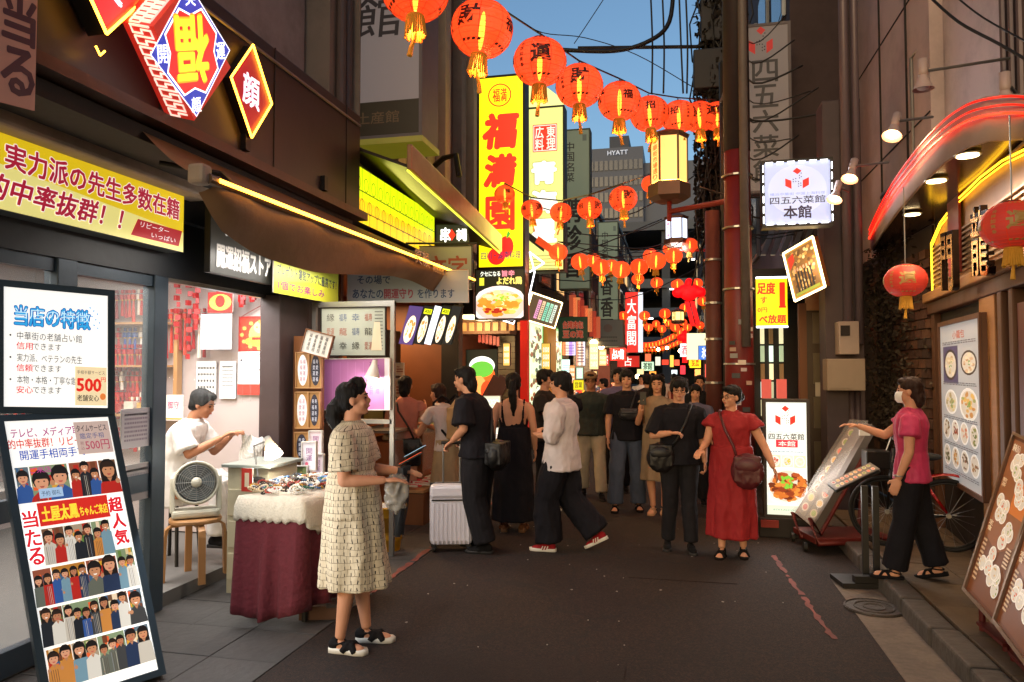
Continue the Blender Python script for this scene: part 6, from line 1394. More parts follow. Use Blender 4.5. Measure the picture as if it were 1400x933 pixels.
for (q0, q1, k) in (((a.x, a.z), (b.x, a.z), 6), ((a.x, zt), (b.x, zt), 6), ((a.x-.015, a.z), (a.x-.015, zt), 6), ((b.x+.015, a.z), (b.x+.015, zt), 6)):
    for i in range(k):
        u0 = (i+.12)/k; u1 = (i+.78)/k; MB().tube([(q0[0]+(q1[0]-q0[0])*u0, 8.48, q0[1]+(q1[1]-q0[1])*u0), (q0[0]+(q1[0]-q0[0])*u1, 8.48, q0[1]+(q1[1]-q0[1])*u1)], .006, 6).build('led_module', led_w, t)
lamp('sign_light', ((a.x+b.x)/2, 8.35, (a.z+zt)/2), 9, (.85, .9, 1), .5, (radians(-90), 0, 0), 'AREA')
def tall(p):
    p.rect(0, 0, 1, 1, '#8c8688'); dice(p, .36, .88, .3, .32); p.text('四五六菜館', .45, .42, .6, .76, '#2c2628', .02, vert=True)
a = P(1022, 262, Y=11); b = P(1080, 262, Y=11); zt = P(1025, 38, Y=11).z
board('tower_sign', 'tall unlit sign with red dice emblem behind the wrapped poles', 'sign', (a.x, 11, a.z), (b.x, 11, a.z), (a.x, 11, zt), .3, .07, mat('sign_case_lilac'), '#8c8688', frame=.04, draw=tall)  # slight emission lightens the face of the unlit sign
def yel(p):
    p.rect(0, 0, 1, 1, '#f8d808'); p.text('足度', .33, .80, .56, .24, '#d8240c', .04); p.text('1', .84, .66, .14, .5, '#d01808', .14); p.rect(.73, .38, .95, .42, '#d01808'); p.text('す', .25, .55, .2, .14, '#e0341c', .03); p.text('0円', .2, .34, .3, .1, '#e0341c', .02); p.text('べ放題', .52, .14, .85, .18, '#e0341c', .04)
a = P(1034, 446, Y=10.2); b = P(1077, 446, Y=10.2); zt = P(1034, 382, Y=10.2).z
t = board('yellow_sign', 'bright yellow sign with red lettering under the square white sign', 'sign', (a.x, 10.2, a.z), (b.x, 10.2, a.z), (a.x, 10.2, zt), .15, .8, dark, '#f8d808', draw=yel)
for z in (a.z-.015, zt+.015): ledline('led_strip', [(a.x, 10.18, z), (b.x, 10.18, z)], t, led_w, .012)
# framed lit picture
def pict(p):
    r = random.Random(11); p.rect(0, 0, 1, 1, '#a87838'); p.rect(.08, .06, .92, .94, '#7a5a34'); 
    for i in range(90): p.k += .05; p.ell(r.uniform(.12, .9), r.uniform(.15, .9), .05, .035, r.choice(['#c8a060', '#8a5a2a', '#d8c088', '#5a4028', '#b88848']), 6, False)
    for i in range(6): x = .2+.1*i; p.rect(x, .12, x+.05, .5+.03*(i % 2), '#2a2a2c'); p.ell(x+.025, .56, .03, .04, '#c89878', 8)
    p.poly([(.1, .6), (.3, .75), (.3, .9), (.1, .85)], '#c83a2a'); p.rect(.1, .06, .9, .12, '#98a040')
bl, br, tl = P(1087, 412, Y=9.4), P(1128, 392, Y=9.0), P(1071, 347, Y=9.4); tr = P(1113, 317, Y=9.0)
t = board('framed_picture', 'tilted framed picture edged with warm lights below the square white sign', 'picture', bl, br, tl, .08, .65, wood, '#a87838', draw=pict); tr = br+(tl-bl)
for q0, q1 in ((bl, br), (br, tr), (tr, tl), (tl, bl)): ledline('led_strip', [q0, q1], t, mat('led_warm'), .014)
lamp('picture_lamp', (bl+tr)/2+Vector((0, -.2, 0)), 5, (1, .75, .45), .25)
DW = thing('doorway', 'timber framed doorway behind the standing light box', 'doorway', (1.7, 10.5, 0))
a = P(1095, 640, Y=10.6); b = P(1131, 640, Y=10.6); MB().bb(a.x, 10.6, 0, a.x+.1, 10.7, 2.6).build('door_post', wood, DW); MB().bb(a.x+.1, 10.6, 2.5, b.x+.1, 10.7, 2.75).build('lintel', wood_l, DW)
MB().bb(a.x+.1, 10.63, 0, b.x+.2, 10.68, 2.5).build('door_leaf', mat('door_brown', '#4a3826', .5), DW)
for z in (.3, .9, 1.5, 2.05): MB().bb(a.x+.18, 10.61, z, b.x+.0, 10.629, z+.42).build('door_pane', mat('pane_tan', '#6a5c44', .4), DW)
MB().bb(a.x+.2, 10.595, 1.33, a.x+.34, 10.608, 1.52).build('notice', mat('notice', '#c8bca8', .7), DW)
MB().bb(a.x-.6, 10.7, 2.76, 2.6, 11.6, 3.1).build('canopy', dark, DW)
for i in range(5): MB().slab([P(1040+i*13, 350, Y=11.2), P(1047+i*13, 350, Y=11.2), P(1062+i*13, 310, Y=11.9), P(1055+i*13, 310, Y=11.9)], (0, 0, .02)).build('roof_slat', alu, DW)
# glimpses of lit windows beyond
rw = thing('lit_window_front', 'narrow lit window front between the red pole and the doorway', 'shop', (1, 12, 0))
MB().bb(.95, 11.6, 0, 2.6, 11.7, 3).build('wall', dkw, rw)
gl_ = [mat('win_glow_%d' % i, c, .5, em=e_, emc=c, bump=0) for i, (c, e_) in enumerate((('#e8e0b0', .8), ('#b8d0a8', .5), ('#8a6a40', .3), ('#d8f0e0', .9)))]
for i, x in enumerate((1041, 1053, 1067)):
    a = P(x, 540, Y=11.5); b = P(x+5, 540, Y=11.5)
    for j in range(6): MB().bb(a.x, 11.5, 1.0+j*.27, b.x, 11.58, 1.0+j*.27+.24).build('window_pane', gl_[(i*2+j*3) % 4], rw)
for x in (1042, 1063): a = P(x, 545, Y=11.3); MB().bb(a.x, 11.3, a.z, a.x+.13, 11.4, a.z+.28).build('red_notice', mat('redlit', '#c8584a', .5, em=.4, emc='#ff6a5a'), rw)
RW2 = [('tall dim building rising behind the wrapped poles', 1.75, 4.5, 11.8, 20, 13, '#4a3c3c', {(2, 1)}), ('second tall building of the right row', 1.5, 4.5, 20.2, 32, 11, '#3c3438', {(0, 2), (1, 1)}), ('far building of the right row', 1.5, 5, 32.2, 60, 10, '#32323a', {(1, 3)})]
for L_, x0, x1, y0, y1, h, c, lit in RW2: win_building(L_, x0, x1, y0, y1, h, c, 1, 3, 4, lit, z0=3.2)
shopfront('red framed lit shop on the right behind the red pole', 12, 19.5, 1.7, 1, '#7a1c14', (1, .6, .4), e=60)
shopfront('warm lit shop in the far right row', 20.3, 31, 1.5, 1, '#6a2418', (1, .65, .4), e=90)
shopfront('farthest lit shop of the right row', 32.3, 45, 1.5, 1, '#3a2a28', (1, .7, .5), e=90)
# poles
def pole(label, px, Y, r, top, mats, name='utility_pole', py=600):
    q = P(px, py, Y=Y); t = thing(name, label, 'pole', (q.x, Y, 0)); MB().tube([(q.x, Y, 0), (q.x, Y, top)], [r, r*.85], 20).build('shaft', mats, t, True); return t, q
pr = mat('pole_red', '#6e1d1c', .5, var=.2, scale=6, dirt=.35); pg = mat('pole_grey', '#6a625e', .6, .2, var=.2, dirt=.3)
t, q = pole('thick dark red pole plastered with stickers beside the woman in red', 1012, 8.7, .17, 4.2, pr)
MB().tube([(q.x, 8.7, 4.2), (q.x, 8.7, 11)], [.15, .13], 16).build('upper_shaft', mat('pole_brown', '#2c2426', .6, var=.3, dirt=.3), t, True)
MB().tube([(q.x+.06, 8.5, 1.95), (q.x+.06, 8.5, 11)], .05, 12).build('cable_guard', pg, t, True)
for z in (1.1, 1.75, 2.6, 3.3, 3.9): MB().lathe([(.176, z), (.176, z+.02)], (q.x, 8.7, 0), 20).build('steel_band', alu, t)
rnd = random.Random(14); kk = 0
for i in range(17):
    a_ = rnd.uniform(-2.2, -.9); z = 1.0+i*.075; s0 = rnd.uniform(.03, .05); c = Vector((q.x+.174*cos(a_), 8.7+.174*sin(a_), z)); tn = Vector((-sin(a_), cos(a_), 0))
    MB().slab([c-tn*s0, c+tn*s0, c+tn*s0+Vector((0, 0, s0*1.2)), c-tn*s0+Vector((0, 0, s0*1.2))], Vector((cos(a_), sin(a_), 0))*.003).build('sticker', mat('sticker_%d' % (i % 5), ['#c8beb0', '#8a8a88', '#a88a7a', '#3a3a3c', '#b0a0a0'][i % 5], .6), t)
t, q2 = pole('slimmer brown pole with taped joints left of the red pole', 977, 10.5, .115, 3.9, mat('pole_brown2', '#5e3028', .6, var=.3, scale=5, dirt=.4))
for z in (1.5, 2.1, 2.6, 3.2): MB().lathe([(.122, z), (.122, z+.03)], (q2.x, 10.5, 0), 16).build('tape_band', alu, t)
MB().tube([(q2.x+.15, 10.5, 0), (q2.x+.15, 10.5, 6)], .04, 8).build('conduit', dark, t)
IV = thing('ivy_pole', 'dark utility pole wrapped in creeper and cables against the sky', 'pole', P(985, 300, Y=12)); q3 = P(988, 300, Y=12)
MB().tube([(q3.x, 12, 0), (q3.x, 12, 13)], .16, 14).build('shaft', mat('pole_dark', '#2a2628', .7), IV, True)
m = MB(); rnd = random.Random(3)
for i in range(7000):
    z = rnd.uniform(3.8, 9.5); r = min(.42, .16+abs(rnd.gauss(0, .15))*(1.3 if z < 6.5 else .9)); a_ = rnd.random()*6.28; c = Vector((q3.x+r*cos(a_), 12+r*sin(a_), z)); d = Vector((rnd.uniform(-1, 1), rnd.uniform(-1, 1), rnd.uniform(-1.6, .3))).normalized()*.06; e = d.orthogonal()*.5
    m.add([c-d, c+e, c+d, c-e], [(0, 1, 2, 3)])
tag(m.build('leaves', mat('ivy_leaf', '#26221c', .85, var=.5), IV), kind='stuff')
for k in range(20):
    pts_ = [(q3.x+(.12+.02*k)*sin(i*(.3+.03*k)+k)+rnd.uniform(-.06, .06), 11.75+.1*cos(k), 3.0+i*.6) for i in range(17)]; MB().tube(pts_, .014, 5).build('cable', black, IV)
a = P(948, 128, Y=11.8); b = P(1000, 70, Y=11.8); MB().bb(a.x, 11.6, a.z, b.x-.05, 11.95, b.z).build('transformer_box', mat('box_dark', '#26262a', .6), IV, bevel=.02)
a = P(958, 60, Y=11.8); MB().bb(a.x, 11.7, a.z, a.x+.45, 11.9, a.z+.85).build('cabinet', mat('box_dark'), IV, bevel=.02)
MB().tube([P(790, 66, Y=11.5), P(960, 64, Y=11.9)], .03, 8).build('cross_arm', mat('pole_dark'), IV)
def cable(label, pts, r=.012, m=black, name='power_cable'):
    v = sm([Vector(p_) for p_ in pts], 5); o = MB().tube(v, r, 6).build(name, m, None, True); tag(o, label, 'cable'); return o
cable('thick black cable looping across the sky above the lanterns', [P(760, 68, Y=11), P(840, 70, Y=11.2), P(890, 55, Y=11.3), P(915, 30, Y=11.4), P(921, -20, Y=11.5)], .035)
for i, x in enumerate((889, 905, 928, 937)):
    cable(['thin vertical cable crossing the sky, leftmost', 'thin vertical cable crossing the sky, second', 'wavy vertical cable crossing the sky, third', 'vertical cable nearest the dark pole'][i], [P(x, -20, Y=11.5), P(x+3, 60, Y=11.5), P(x+(6 if i == 2 else 2), 128, Y=11.5)], .014)
cable('slack cable from the upper left to the dark pole', [P(705, 25, Y=11), P(742, 45, Y=11.2), P(800, 52, Y=11.4), P(870, 75, Y=11.6), P(945, 118, Y=11.8)], .008)
cable('thin slanting wire in the upper sky', [P(828, -5, Y=11), P(805, 30, Y=11), P(785, 60, Y=11)], .007)
cable('pale cable bending down in front of the red pole', [P(1020, -10, Y=9), P(1016, 40, Y=9), P(1000, 85, Y=9), P(992, 120, Y=9), P(985, 140, Y=9)], .016, pg)
cable('black cable draped across the upper right facade', [P(1265, -10, Y=6.5), P(1310, 30, Y=6.2), P(1365, 60, Y=6), P(1420, 92, Y=5.8)], .012); cable('second thinner cable across the upper right facade', [P(1300, -10, Y=6.4), P(1345, 25, Y=6.2), P(1420, 66, Y=5.8)], .007)
for i in range(14): cable('drooping cable tangled between the poles and the tall sign', [P(985+(i*7) % 20, 20+i*21, Y=10.4), P(1030, 60+i*20+(i*37) % 30, Y=10.4), P(1075+(i*11) % 60, 20+i*22+(i*53) % 40, Y=10.4)], .008+.003*(i % 3))['group'] = 'drooping cables between the poles'
for i, (a0, b0, c0, y_) in enumerate((((640, 330), (760, 352), (905, 300), 13), ((655, 345), (800, 385), (985, 310), 15), ((700, 300), (850, 322), (1000, 250), 14), ((730, 390), (850, 410), (985, 350), 18), ((800, 330), (880, 345), (985, 295), 20), ((690, 268), (840, 300), (985, 215), 12.5))):
    cable('thin dark wire sagging across the street at lantern height, number %d from the nearest' % (i+1), [P(*a0, Y=y_), P(*b0, Y=y_), P(*c0, Y=y_)], .011)['group'] = 'wires sagging across the street'
# street lamp boxes
def hexlamp(px, top, bot, w, Y, label, txt, glow, em, txtc, pole_=None):
    q = P(px, bot, Y=Y); zt = P(px, top, Y=Y).z; R_ = w/2; t = thing('street_lamp', label, 'lamp', (q.x, Y, q.z)); H_ = zt-q.z
    fm = mat('lamp_bronze', '#6a5040', .5, .3, var=.15)
    MB().lathe([(.0001, q.z), (R_*.8, q.z), (R_*1.12, q.z+.05), (R_*1.12, q.z+H_*.25), (R_, q.z+H_*.27)], (q.x, Y, 0), 6).build('base', fm, t); MB().lathe([(R_, zt-.05), (R_*1.1, zt), (.05, zt+.08), (.0001, zt+.09)], (q.x, Y, 0), 6).build('roof', fm, t)
    for i in range(6):
        a0, a1 = 2*pi*i/6, 2*pi*(i+1)/6; A_ = Vector((q.x+R_*.94*cos(a0), Y+R_*.94*sin(a0), q.z+H_*.28)); B_ = Vector((q.x+R_*.94*cos(a1), Y+R_*.94*sin(a1), q.z+H_*.28)); p = Panel(A_, B_-A_, Vector((0, 0, H_*.68)))
        p.rect(.03, 0, .97, 1, glow)
        if i in (3, 4) and i == 3 or i == 4: pass
        if i == 3 or i == 5 and False: p.text(txt, .5, .5, .5, .92, txtc, .03, vert=True)
        if i == 4 and False: pass
        p.build('panel', t, em); MB().tube([A_, A_+Vector((0, 0, H_*.69))], .014, 6).build('corner_bar', fm, t)
    return t, q
t, q = hexlamp(915, 186, 276, .48, 9.5, 'large glowing hexagonal street lamp with orange lettering under the lanterns', '中華街市場通り', '#ffcc70', 1.0, '#e0561c')
pi0 = P(1000, 286, Y=9.3); MB().tube([(q.x, 9.5, q.z), (q.x, 9.5, q.z-.25)], .03, 8).build('stem', red_w, t); MB().tube([(q.x, 9.5, q.z-.13), (pi0.x, 9.0, q.z-.13)], .035, 8).build('arm', mat('arm_red', '#7a2a20', .5), t); MB().tube([(q.x+.3, 9.4, q.z-.13), ((q.x+pi0.x)/2, 9.3, q.z+.12), (pi0.x, 9.0, q.z-.10)], .012, 6).build('scroll', dark, t)
lamp('lamp_light', (q.x, 9.5, q.z+.5), 85, (1, .66, .3), .25)
t, q = hexlamp(925, 297, 338, .42, 14, 'smaller bluish white hexagonal street lamp behind the large one', '中華街市場', '#d8e8ff', 1.7, '#c0405a')
MB().tube([(q.x, 14, q.z-.05), (q.x+.9, 14, q.z-.1)], .03, 8).build('arm', red_w, t); lamp('lamp_light', (q.x, 13.9, q.z-.1), 25, (.85, .92, 1), .15)
t, q = hexlamp(927, 425, 443, .42, 26, 'distant yellow box lamp among the far lanterns', '市場', '#ffd080', 1.6, '#c0501a')
# standing light box of the restaurant
def lb(p):
    p.rect(0, 0, 1, 1, '#e8f2ee'); dice(p, .48, .845, .26, .38); p.text('横浜中華街 中国上海料理', .5, .735, .9, .02, '#9aa8b0', .0); p.text('四五六菜館', .5, .695, .88, .055, '#141c20', .015); p.rect(.24, .60, .78, .665, '#d81c3a'); p.text('本館', .51, .632, .42, .045, '#ffe8e8', .02); p.lines(.08, .55, .92, .57, 1, '#9ab0c0')
    r = random.Random(4)
    for i in range(3): p.rect(.06+.31*i, .42, .35+.31*i, .53, ['#e8d0b8', '#e0e0d0', '#c8d8c0'][i]); p.dish(.205+.31*i, .475, .12, .045, '#ffffff', [('#b8281c', '#d85a3a'), ('#f0b818', '#f8d040'), ('#f0ecd8', '#e0e4c8')][i], 12, r, False)
    p.dish(.52, .255, .56, .165, '#fbf6ee', ('#a84a1c', '#c8702a', '#8a3414', '#d88a3a', '#6a2810'), 90, r); 
    for i in range(22): p.k += .05; p.ell(.5+r.uniform(-.14, .14), .29+r.uniform(-.05, .05), .04, .013, '#7ac83a', 5, False)
    p.rect(0, 0, 1, .085, '#dce8d8'); p.lines(.15, .03, .85, .06, 1, '#98a898')
a = P(1049, 703, Y=7.9); b = P(1104, 703, Y=7.9); zt = P(1047, 550, Y=7.9).z
t = board('standing_light_box', 'tall standing light box with dice emblem and a big meat dish', 'sign', (a.x, 7.9, a.z), (b.x, 7.88, a.z), (a.x-.0, 7.9, zt), .22, .62, mat('case_dark', '#2a2220', .5), '#e8f2ee', frame=.03, draw=lb)
MB().bb(a.x-.08, 7.85, 0.0, b.x+.1, 8.2, a.z-.03).build('plinth', mat('plinth', '#1c1614', .7), t, bevel=.01); MB().bb(a.x-.07, 7.82, a.z-.12, a.x+.1, 7.849, a.z-.05).build('red_label', red_w, t)
lamp('box_glow', ((a.x+b.x)/2, 7.75, 1.0), 7, (1, .95, .9), .35, (radians(-90), 0, 0), 'AREA', 1.1)
# ------------------------------------------------------------------ paper lanterns
def lant_mat(name, col, emc, em, tr):
    m = bpy.data.materials.new(name); m.use_nodes = True; nt = m.node_tree; b = nt.nodes['Principled BSDF']; out = nt.nodes['Material Output']
    tc = nt.nodes.new('ShaderNodeTexCoord'); no = nt.nodes.new('ShaderNodeTexNoise'); no.inputs['Scale'].default_value = 9; nt.links.new(tc.outputs['Object'], no.inputs['Vector'])
    mx = nt.nodes.new('ShaderNodeMix'); mx.data_type = 'RGBA'; e = hexc(emc); mx.inputs[6].default_value = tuple(c*.8 for c in e[:3])+(1,); mx.inputs[7].default_value = tuple(min(1, c*1.15) for c in e[:3])+(1,); nt.links.new(no.outputs[0], mx.inputs[0]); oi = nt.nodes.new('ShaderNodeObjectInfo'); mr = nt.nodes.new('ShaderNodeMapRange'); mr.inputs[3].default_value = em*.72; mr.inputs[4].default_value = em*1.12; nt.links.new(oi.outputs['Random'], mr.inputs[0]); nt.links.new(mr.outputs[0], b.inputs['Emission Strength'])
    b.inputs['Base Color'].default_value = hexc(col); b.inputs['Roughness'].default_value = .6; nt.links.new(mx.outputs[2], b.inputs['Emission Color']); b.inputs['Emission Strength'].default_value = em
    t = nt.nodes.new('ShaderNodeBsdfTransparent'); s = nt.nodes.new('ShaderNodeMixShader'); s.inputs[0].default_value = tr; t.inputs[0].default_value = (1, .8, .5, 1)
    nt.links.new(b.outputs[0], s.inputs[1]); nt.links.new(t.outputs[0], s.inputs[2]); nt.links.new(s.outputs[0], out.inputs[0]); return m
LM = lant_mat('lantern_paper', '#d8402a', '#ff5020', .62, .26); LM2 = lant_mat('lantern_paper_dim', '#b8382c', '#b02a1c', .16, .0)
LCORE = mat('lantern_bulb', '#ffe0a0', .4, em=9, emc='#ffb040', bump=0, var=0); LBLK = mat('lantern_print', '#4a120c', .6); TAS = mat('tassel_yellow', '#b8862c', .8, em=.08, emc='#c88a20', var=.2, scale=40); CAPM = mat('lantern_cap', '#5a2a1a', .5)
LINE = mat('lantern_rib_line', '#b0240c', .6, em=.35, emc='#d83010')
def sph(u, v, R, k=1.004, fl=.88): c = max(.01, cos(v))**.9; return Vector((R*k*c*cos(u), R*k*c*sin(u), R*fl*k*sin(v)))
def lantern_proto(R, hi=True, dim=False, oval=.88):
    t = thing('paper_lantern', 'x', 'lantern', (0, 0, 0)); m = MB(); prof = []; nz = 40 if hi else 14; ns = 36 if hi else 16
    for i in range(nz+1):
        ph = -1.30+2.60*i/nz; r = R*cos(ph)**.9; r *= (1+(.014 if i % 2 else -.010)) if hi else 1; prof.append((r, R*oval*sin(ph)))
    m.lathe(prof, n=ns, caps=False); m.build('body', LM2 if dim else LM, t, True, world=False)
    m = MB(); m.lathe([(R*.27, R*oval*.955), (R*.29, R*oval*1.02), (R*.2, R*oval*1.05), (.001, R*oval*1.06)], n=14); c = m.build('cap', CAPM, t, True, world=False)
    m = MB(); m.tube([(0, 0, R*oval*1.05), (0, 0, R*oval*1.25)], R*.03, 5); m.build('hook', CAPM, t, world=False)
    if not dim: m = MB(); m.ell((0, 0, -.06*R), (R*.1, R*.1, R*.66), 10, 8); m.build('bulb', LCORE, t, True, world=False)
    m = MB(); m.lathe([(R*.26, -R*oval*.95), (R*.28, -R*oval*1.0), (R*.26, -R*oval*1.06)], n=14); m.build('lower_ring', TAS, t, True, world=False)
    m = MB(); rnd = random.Random(3)
    for i in range(26 if hi else 10):
        a = 2*pi*i/(26 if hi else 10); r = R*.25; x, y = r*cos(a), r*sin(a); L_ = R*rnd.uniform(.5, .62); w = R*(.035 if hi else .07)
        m.tube([(x, y, -R*oval*1.04), (x*1.1, y*1.1, -R*oval*1.04-L_*.5), (x*1.25+rnd.uniform(-.03, .03)*R, y*1.25, -R*oval*1.04-L_)], w, 4)
    m.build('tassel', TAS, t, world=False)
    m = MB(); m.tube([(R*.05, 0, -R*oval*1.3), (R*.0, 0, -R*oval*1.75), (-R*.12, 0, -R*oval*2.05), (-R*.17, 0, -R*oval*2.35)], [R*.02, R*.05, R*.07, R*.09], 5); m.build('streamer', TAS, t, world=False)
    if hi:
        m = MB(); gl = ['財', '福', '運', '招']
        for k in range(4):
            u0 = k*pi/2+.4; vs, fs, asp = glyphs(gl[k], .03); s_ = .8 if k % 2 == 0 else .5
            m.add([sph(u0+x*s_, y*s_+.05, R, 1.022, oval) for x, y in vs], fs)
            for j in range(5): vs, fs, asp = glyphs('吉祥如意寿'[j], .02); m.add([sph(u0+pi/4+x*.17, (.5-j*.22)+y*.17, R, 1.022, oval) for x, y in vs], fs) if k % 2 else None
            for ph in (-.86, .92):
                for j in range(4):
                    uu = u0-.35+j*.24; m.add([sph(uu, ph, R, 1.02, oval), sph(uu+.12, ph+.02, R, 1.02, oval), sph(uu+.16, ph+.1, R, 1.02, oval), sph(uu+.04, ph+.11, R, 1.02, oval), sph(uu-.02, ph+.05, R, 1.02, oval)], [(0, 1, 2, 3, 4)])
        m.build('printed_pattern', LBLK if not dim else mat('lantern_print_gold', '#a8884a', .5), t, world=False)
        m = MB()
        for k in range(8): u = k*pi/4+.8; m.tube([sph(u, -1.25+2.5*i/14, R, 1.012, oval) for i in range(15)], R*.009, 4)
        m.build('seam', LINE, t, world=False); m = MB()
        for j in range(13): v = -1.14+2.28*j/12; m.tube([sph(2*pi*i/32, v, R, 1.008, oval) for i in range(33)], R*.006, 3)
        m.build('rib_wire', LINE, t, world=False)
    return t
RL = .225
PH = lantern_proto(RL); PL_ = lantern_proto(RL, False)
GRP = {'a': 'near string of large lanterns crossing the sky', 'b': 'second string of lanterns before the tower signs', 'c': 'third string of lanterns across the street', 'd': 'distant cluster of lanterns over the street', 'e': 'two sagging rows of tiny lanterns at the far end'}
rows_ = [('a', [(568, -14, 46), (659, 40, 42), (738, 85, 36), (792, 118, 32), (847, 139, 29), (888, 156, 26), (928, 160, 24), (956, 160, 22.5), (980, 159, 21)]),
 ('b', [(690, 266, 14), (727, 287, 15), (767, 291, 15), (806, 285, 17), (852, 272, 19), (890, 252, 13)]),
 ('c', [(763, 345, 13), (793, 358, 12.5), (811, 356, 10.5), (822, 366, 12.5), (836, 364, 10), (849, 369, 13), (874, 365, 12.5), (897, 357, 13.5), (890, 350, 11), (921, 350, 12), (943, 336, 11.5), (914, 341, 8)]),
 ('d', [(872, 382, 8.5), (898, 387, 8.5), (926, 389, 8.5), (953, 388, 8), (961, 412, 7.5), (936, 421, 7), (814, 430, 6), (826, 429, 6.5), (832, 437, 5.5), (852, 432, 7), (849, 442, 5.5), (860, 440, 5.5), (868, 445, 6), (881, 432, 7.5), (880, 443, 5), (887, 448, 6), (897, 443, 5.5), (905, 450, 6), (909, 429, 8), (914, 442, 5.5), (923, 448, 6.5), (934, 441, 5.5), (940, 448, 6), (957, 445, 6)]),
 ('e', [(874+4.6*i, 471-.0*i+2.2*sin(i*.24+.3)-(i*i)*.115, 4.3) for i in range(14)]+[(877+4.9*i, 477+2.4*sin(i*.3)-(i*i)*.085, 3.6) for i in range(12)])]
tops = {}
posn = ['leftmost', 'second', 'third', 'fourth', 'fifth', 'sixth', 'seventh', 'eighth', 'ninth', 'tenth', 'eleventh', 'twelfth']
rnd = random.Random(31)
for key, L_ in rows_:
    tops[key] = []
    for i, (px, py, r) in enumerate(L_):
        k_ = {'b': .62, 'c': .7}.get(key, 1); c = P(px, py, D=RL*k_/(r/1000)); hi = r > 13.5
        lab = {'a': 'large glowing orange lantern with black print, %s on the string crossing the sky', 'b': 'round orange lantern with yellow tassel, %s in the row before the tower signs', 'c': 'glowing lantern %s from the left in the crowded third string'}.get(key)
        order = sorted(range(len(L_)), key=lambda j: L_[j][0]).index(i)+1
        lab = lab % posn[i] if lab else ('small glowing lantern in the distant cluster, number %d counting from the left' % order if key == 'd' else 'tiny lantern in the %s sagging far row, number %d from the left' % (('upper', i+1) if i < 14 else ('lower', i-13))) if 1 else ('small glowing lantern hanging in the distant cluster over the street' if key == 'd' else 'tiny lantern hanging in the sagging far rows above the crowd')
        o = dup(PH if hi else PL_, None, c, rnd.random()*6, label=lab); o['group'] = GRP[key]; o.rotation_euler.x = rnd.uniform(-.1, .1); o.rotation_euler.y = rnd.uniform(-.1, .1)
        o.scale = (k_,)*3; tops[key].append(c+Vector((0, 0, RL*1.1*k_)))
        if key in 'ab' or (key == 'c' and i % 3 == 0) or (key == 'd' and i % 6 == 0): lamp('lantern_light', c-Vector((0, 0, RL*k_*1.15)), {'a': 9, 'b': 5, 'c': 12, 'd': 30}[key], (1, .28, .08), .06)
def dele(t):
    for c in list(t.children): bpy.data.objects.remove(c)
    bpy.data.objects.remove(t)
dele(PH); dele(PL_)
for key, lab in (('a', 'cable carrying the large lanterns across the sky'), ('b', 'cable carrying the second row of lanterns'), ('c', 'cable carrying the crowded third string of lanterns')):
    o = MB().tube(sorted(tops[key], key=lambda p_: p_.y) if key != 'b' else tops[key], .009, 5).build('lantern_cable', black); tag(o, lab, 'cable')
# two unlit lanterns of the right restaurant, faint glow put into their paper
for (px, py, r, D_, L_) in ((1238, 384, 27, 6.0, 'dim round red lantern hanging alone under the canopy edge'), (1384, 308, 39, 4.3, 'large dim red lantern cut by the right edge of the canopy')):
    t = lantern_proto(r/1000*D_, True, True, .82); t.location = P(px, py, D=D_); t['label'] = L_; t.rotation_euler.z = 1.0
    zt = ZS-t.location.z; m = MB(); m.tube([(0, 0, r/1000*D_*.9), (0, 0, zt)], .005, 5); m.build('cord', alu, t, world=False)
lamp('arch_fill_lamp', P(1330, 330, Z=2.9), 20, (1, .75, .5), .1)  # unseen fill lamp added to bring out the arch panel
# red knot lantern with two long strips
q = P(942, 400, Y=17); KN = thing('knot_ornament', 'bright red cross shaped knot light with long hanging ribbons', 'ornament', q); kr = mat('knot_red', '#d80c14', .5, em=.9, emc='#ff0810', var=.1)
m = MB()
for (dx, dz, rx, rz) in ((0, .0, .22, .2), (-.24, 0, .14, .12), (.24, 0, .14, .12), (0, .2, .1, .13), (-.12, .06, .12, .12), (.12, .06, .12, .12)): m.ell(q+Vector((dx, 0, dz)), (rx, .08, rz), 14, 8)
fuse(m, 'knot', kr, KN, .02, 3).data.transform(Matrix.Translation(-q))
e_ = P(950, 446, Y=17)
for dx in (-.05, .07): MB().slab([q+Vector((dx-.05, 0, -.2)), q+Vector((dx+.05, 0, -.2)), e_+Vector((dx+.06, 0, 0)), e_+Vector((dx-.04, 0, 0))], (0, .03, 0)).build('ribbon', kr, KN)
q = P(936, 462, Y=30); K2 = thing('knot_ornament', 'small distant red knot light above the white pillar sign', 'ornament', q); m = MB(); m.ell(q, (.3, .1, .18), 12, 8); m.ell(q+Vector((0, 0, .1)), (.12, .1, .22), 12, 8); m.build('knot', kr, K2); MB().bb(q.x-.1, q.y, q.z-1.0, q.x+.1, q.y+.05, q.z-.15).build('ribbon', kr, K2)
fr(955, 380, 973, 404, 18, 'openwork metal frame ornament beside the red knot light', None, None, dark, 'window_grille', 'ornament', depth=.02) if False else None
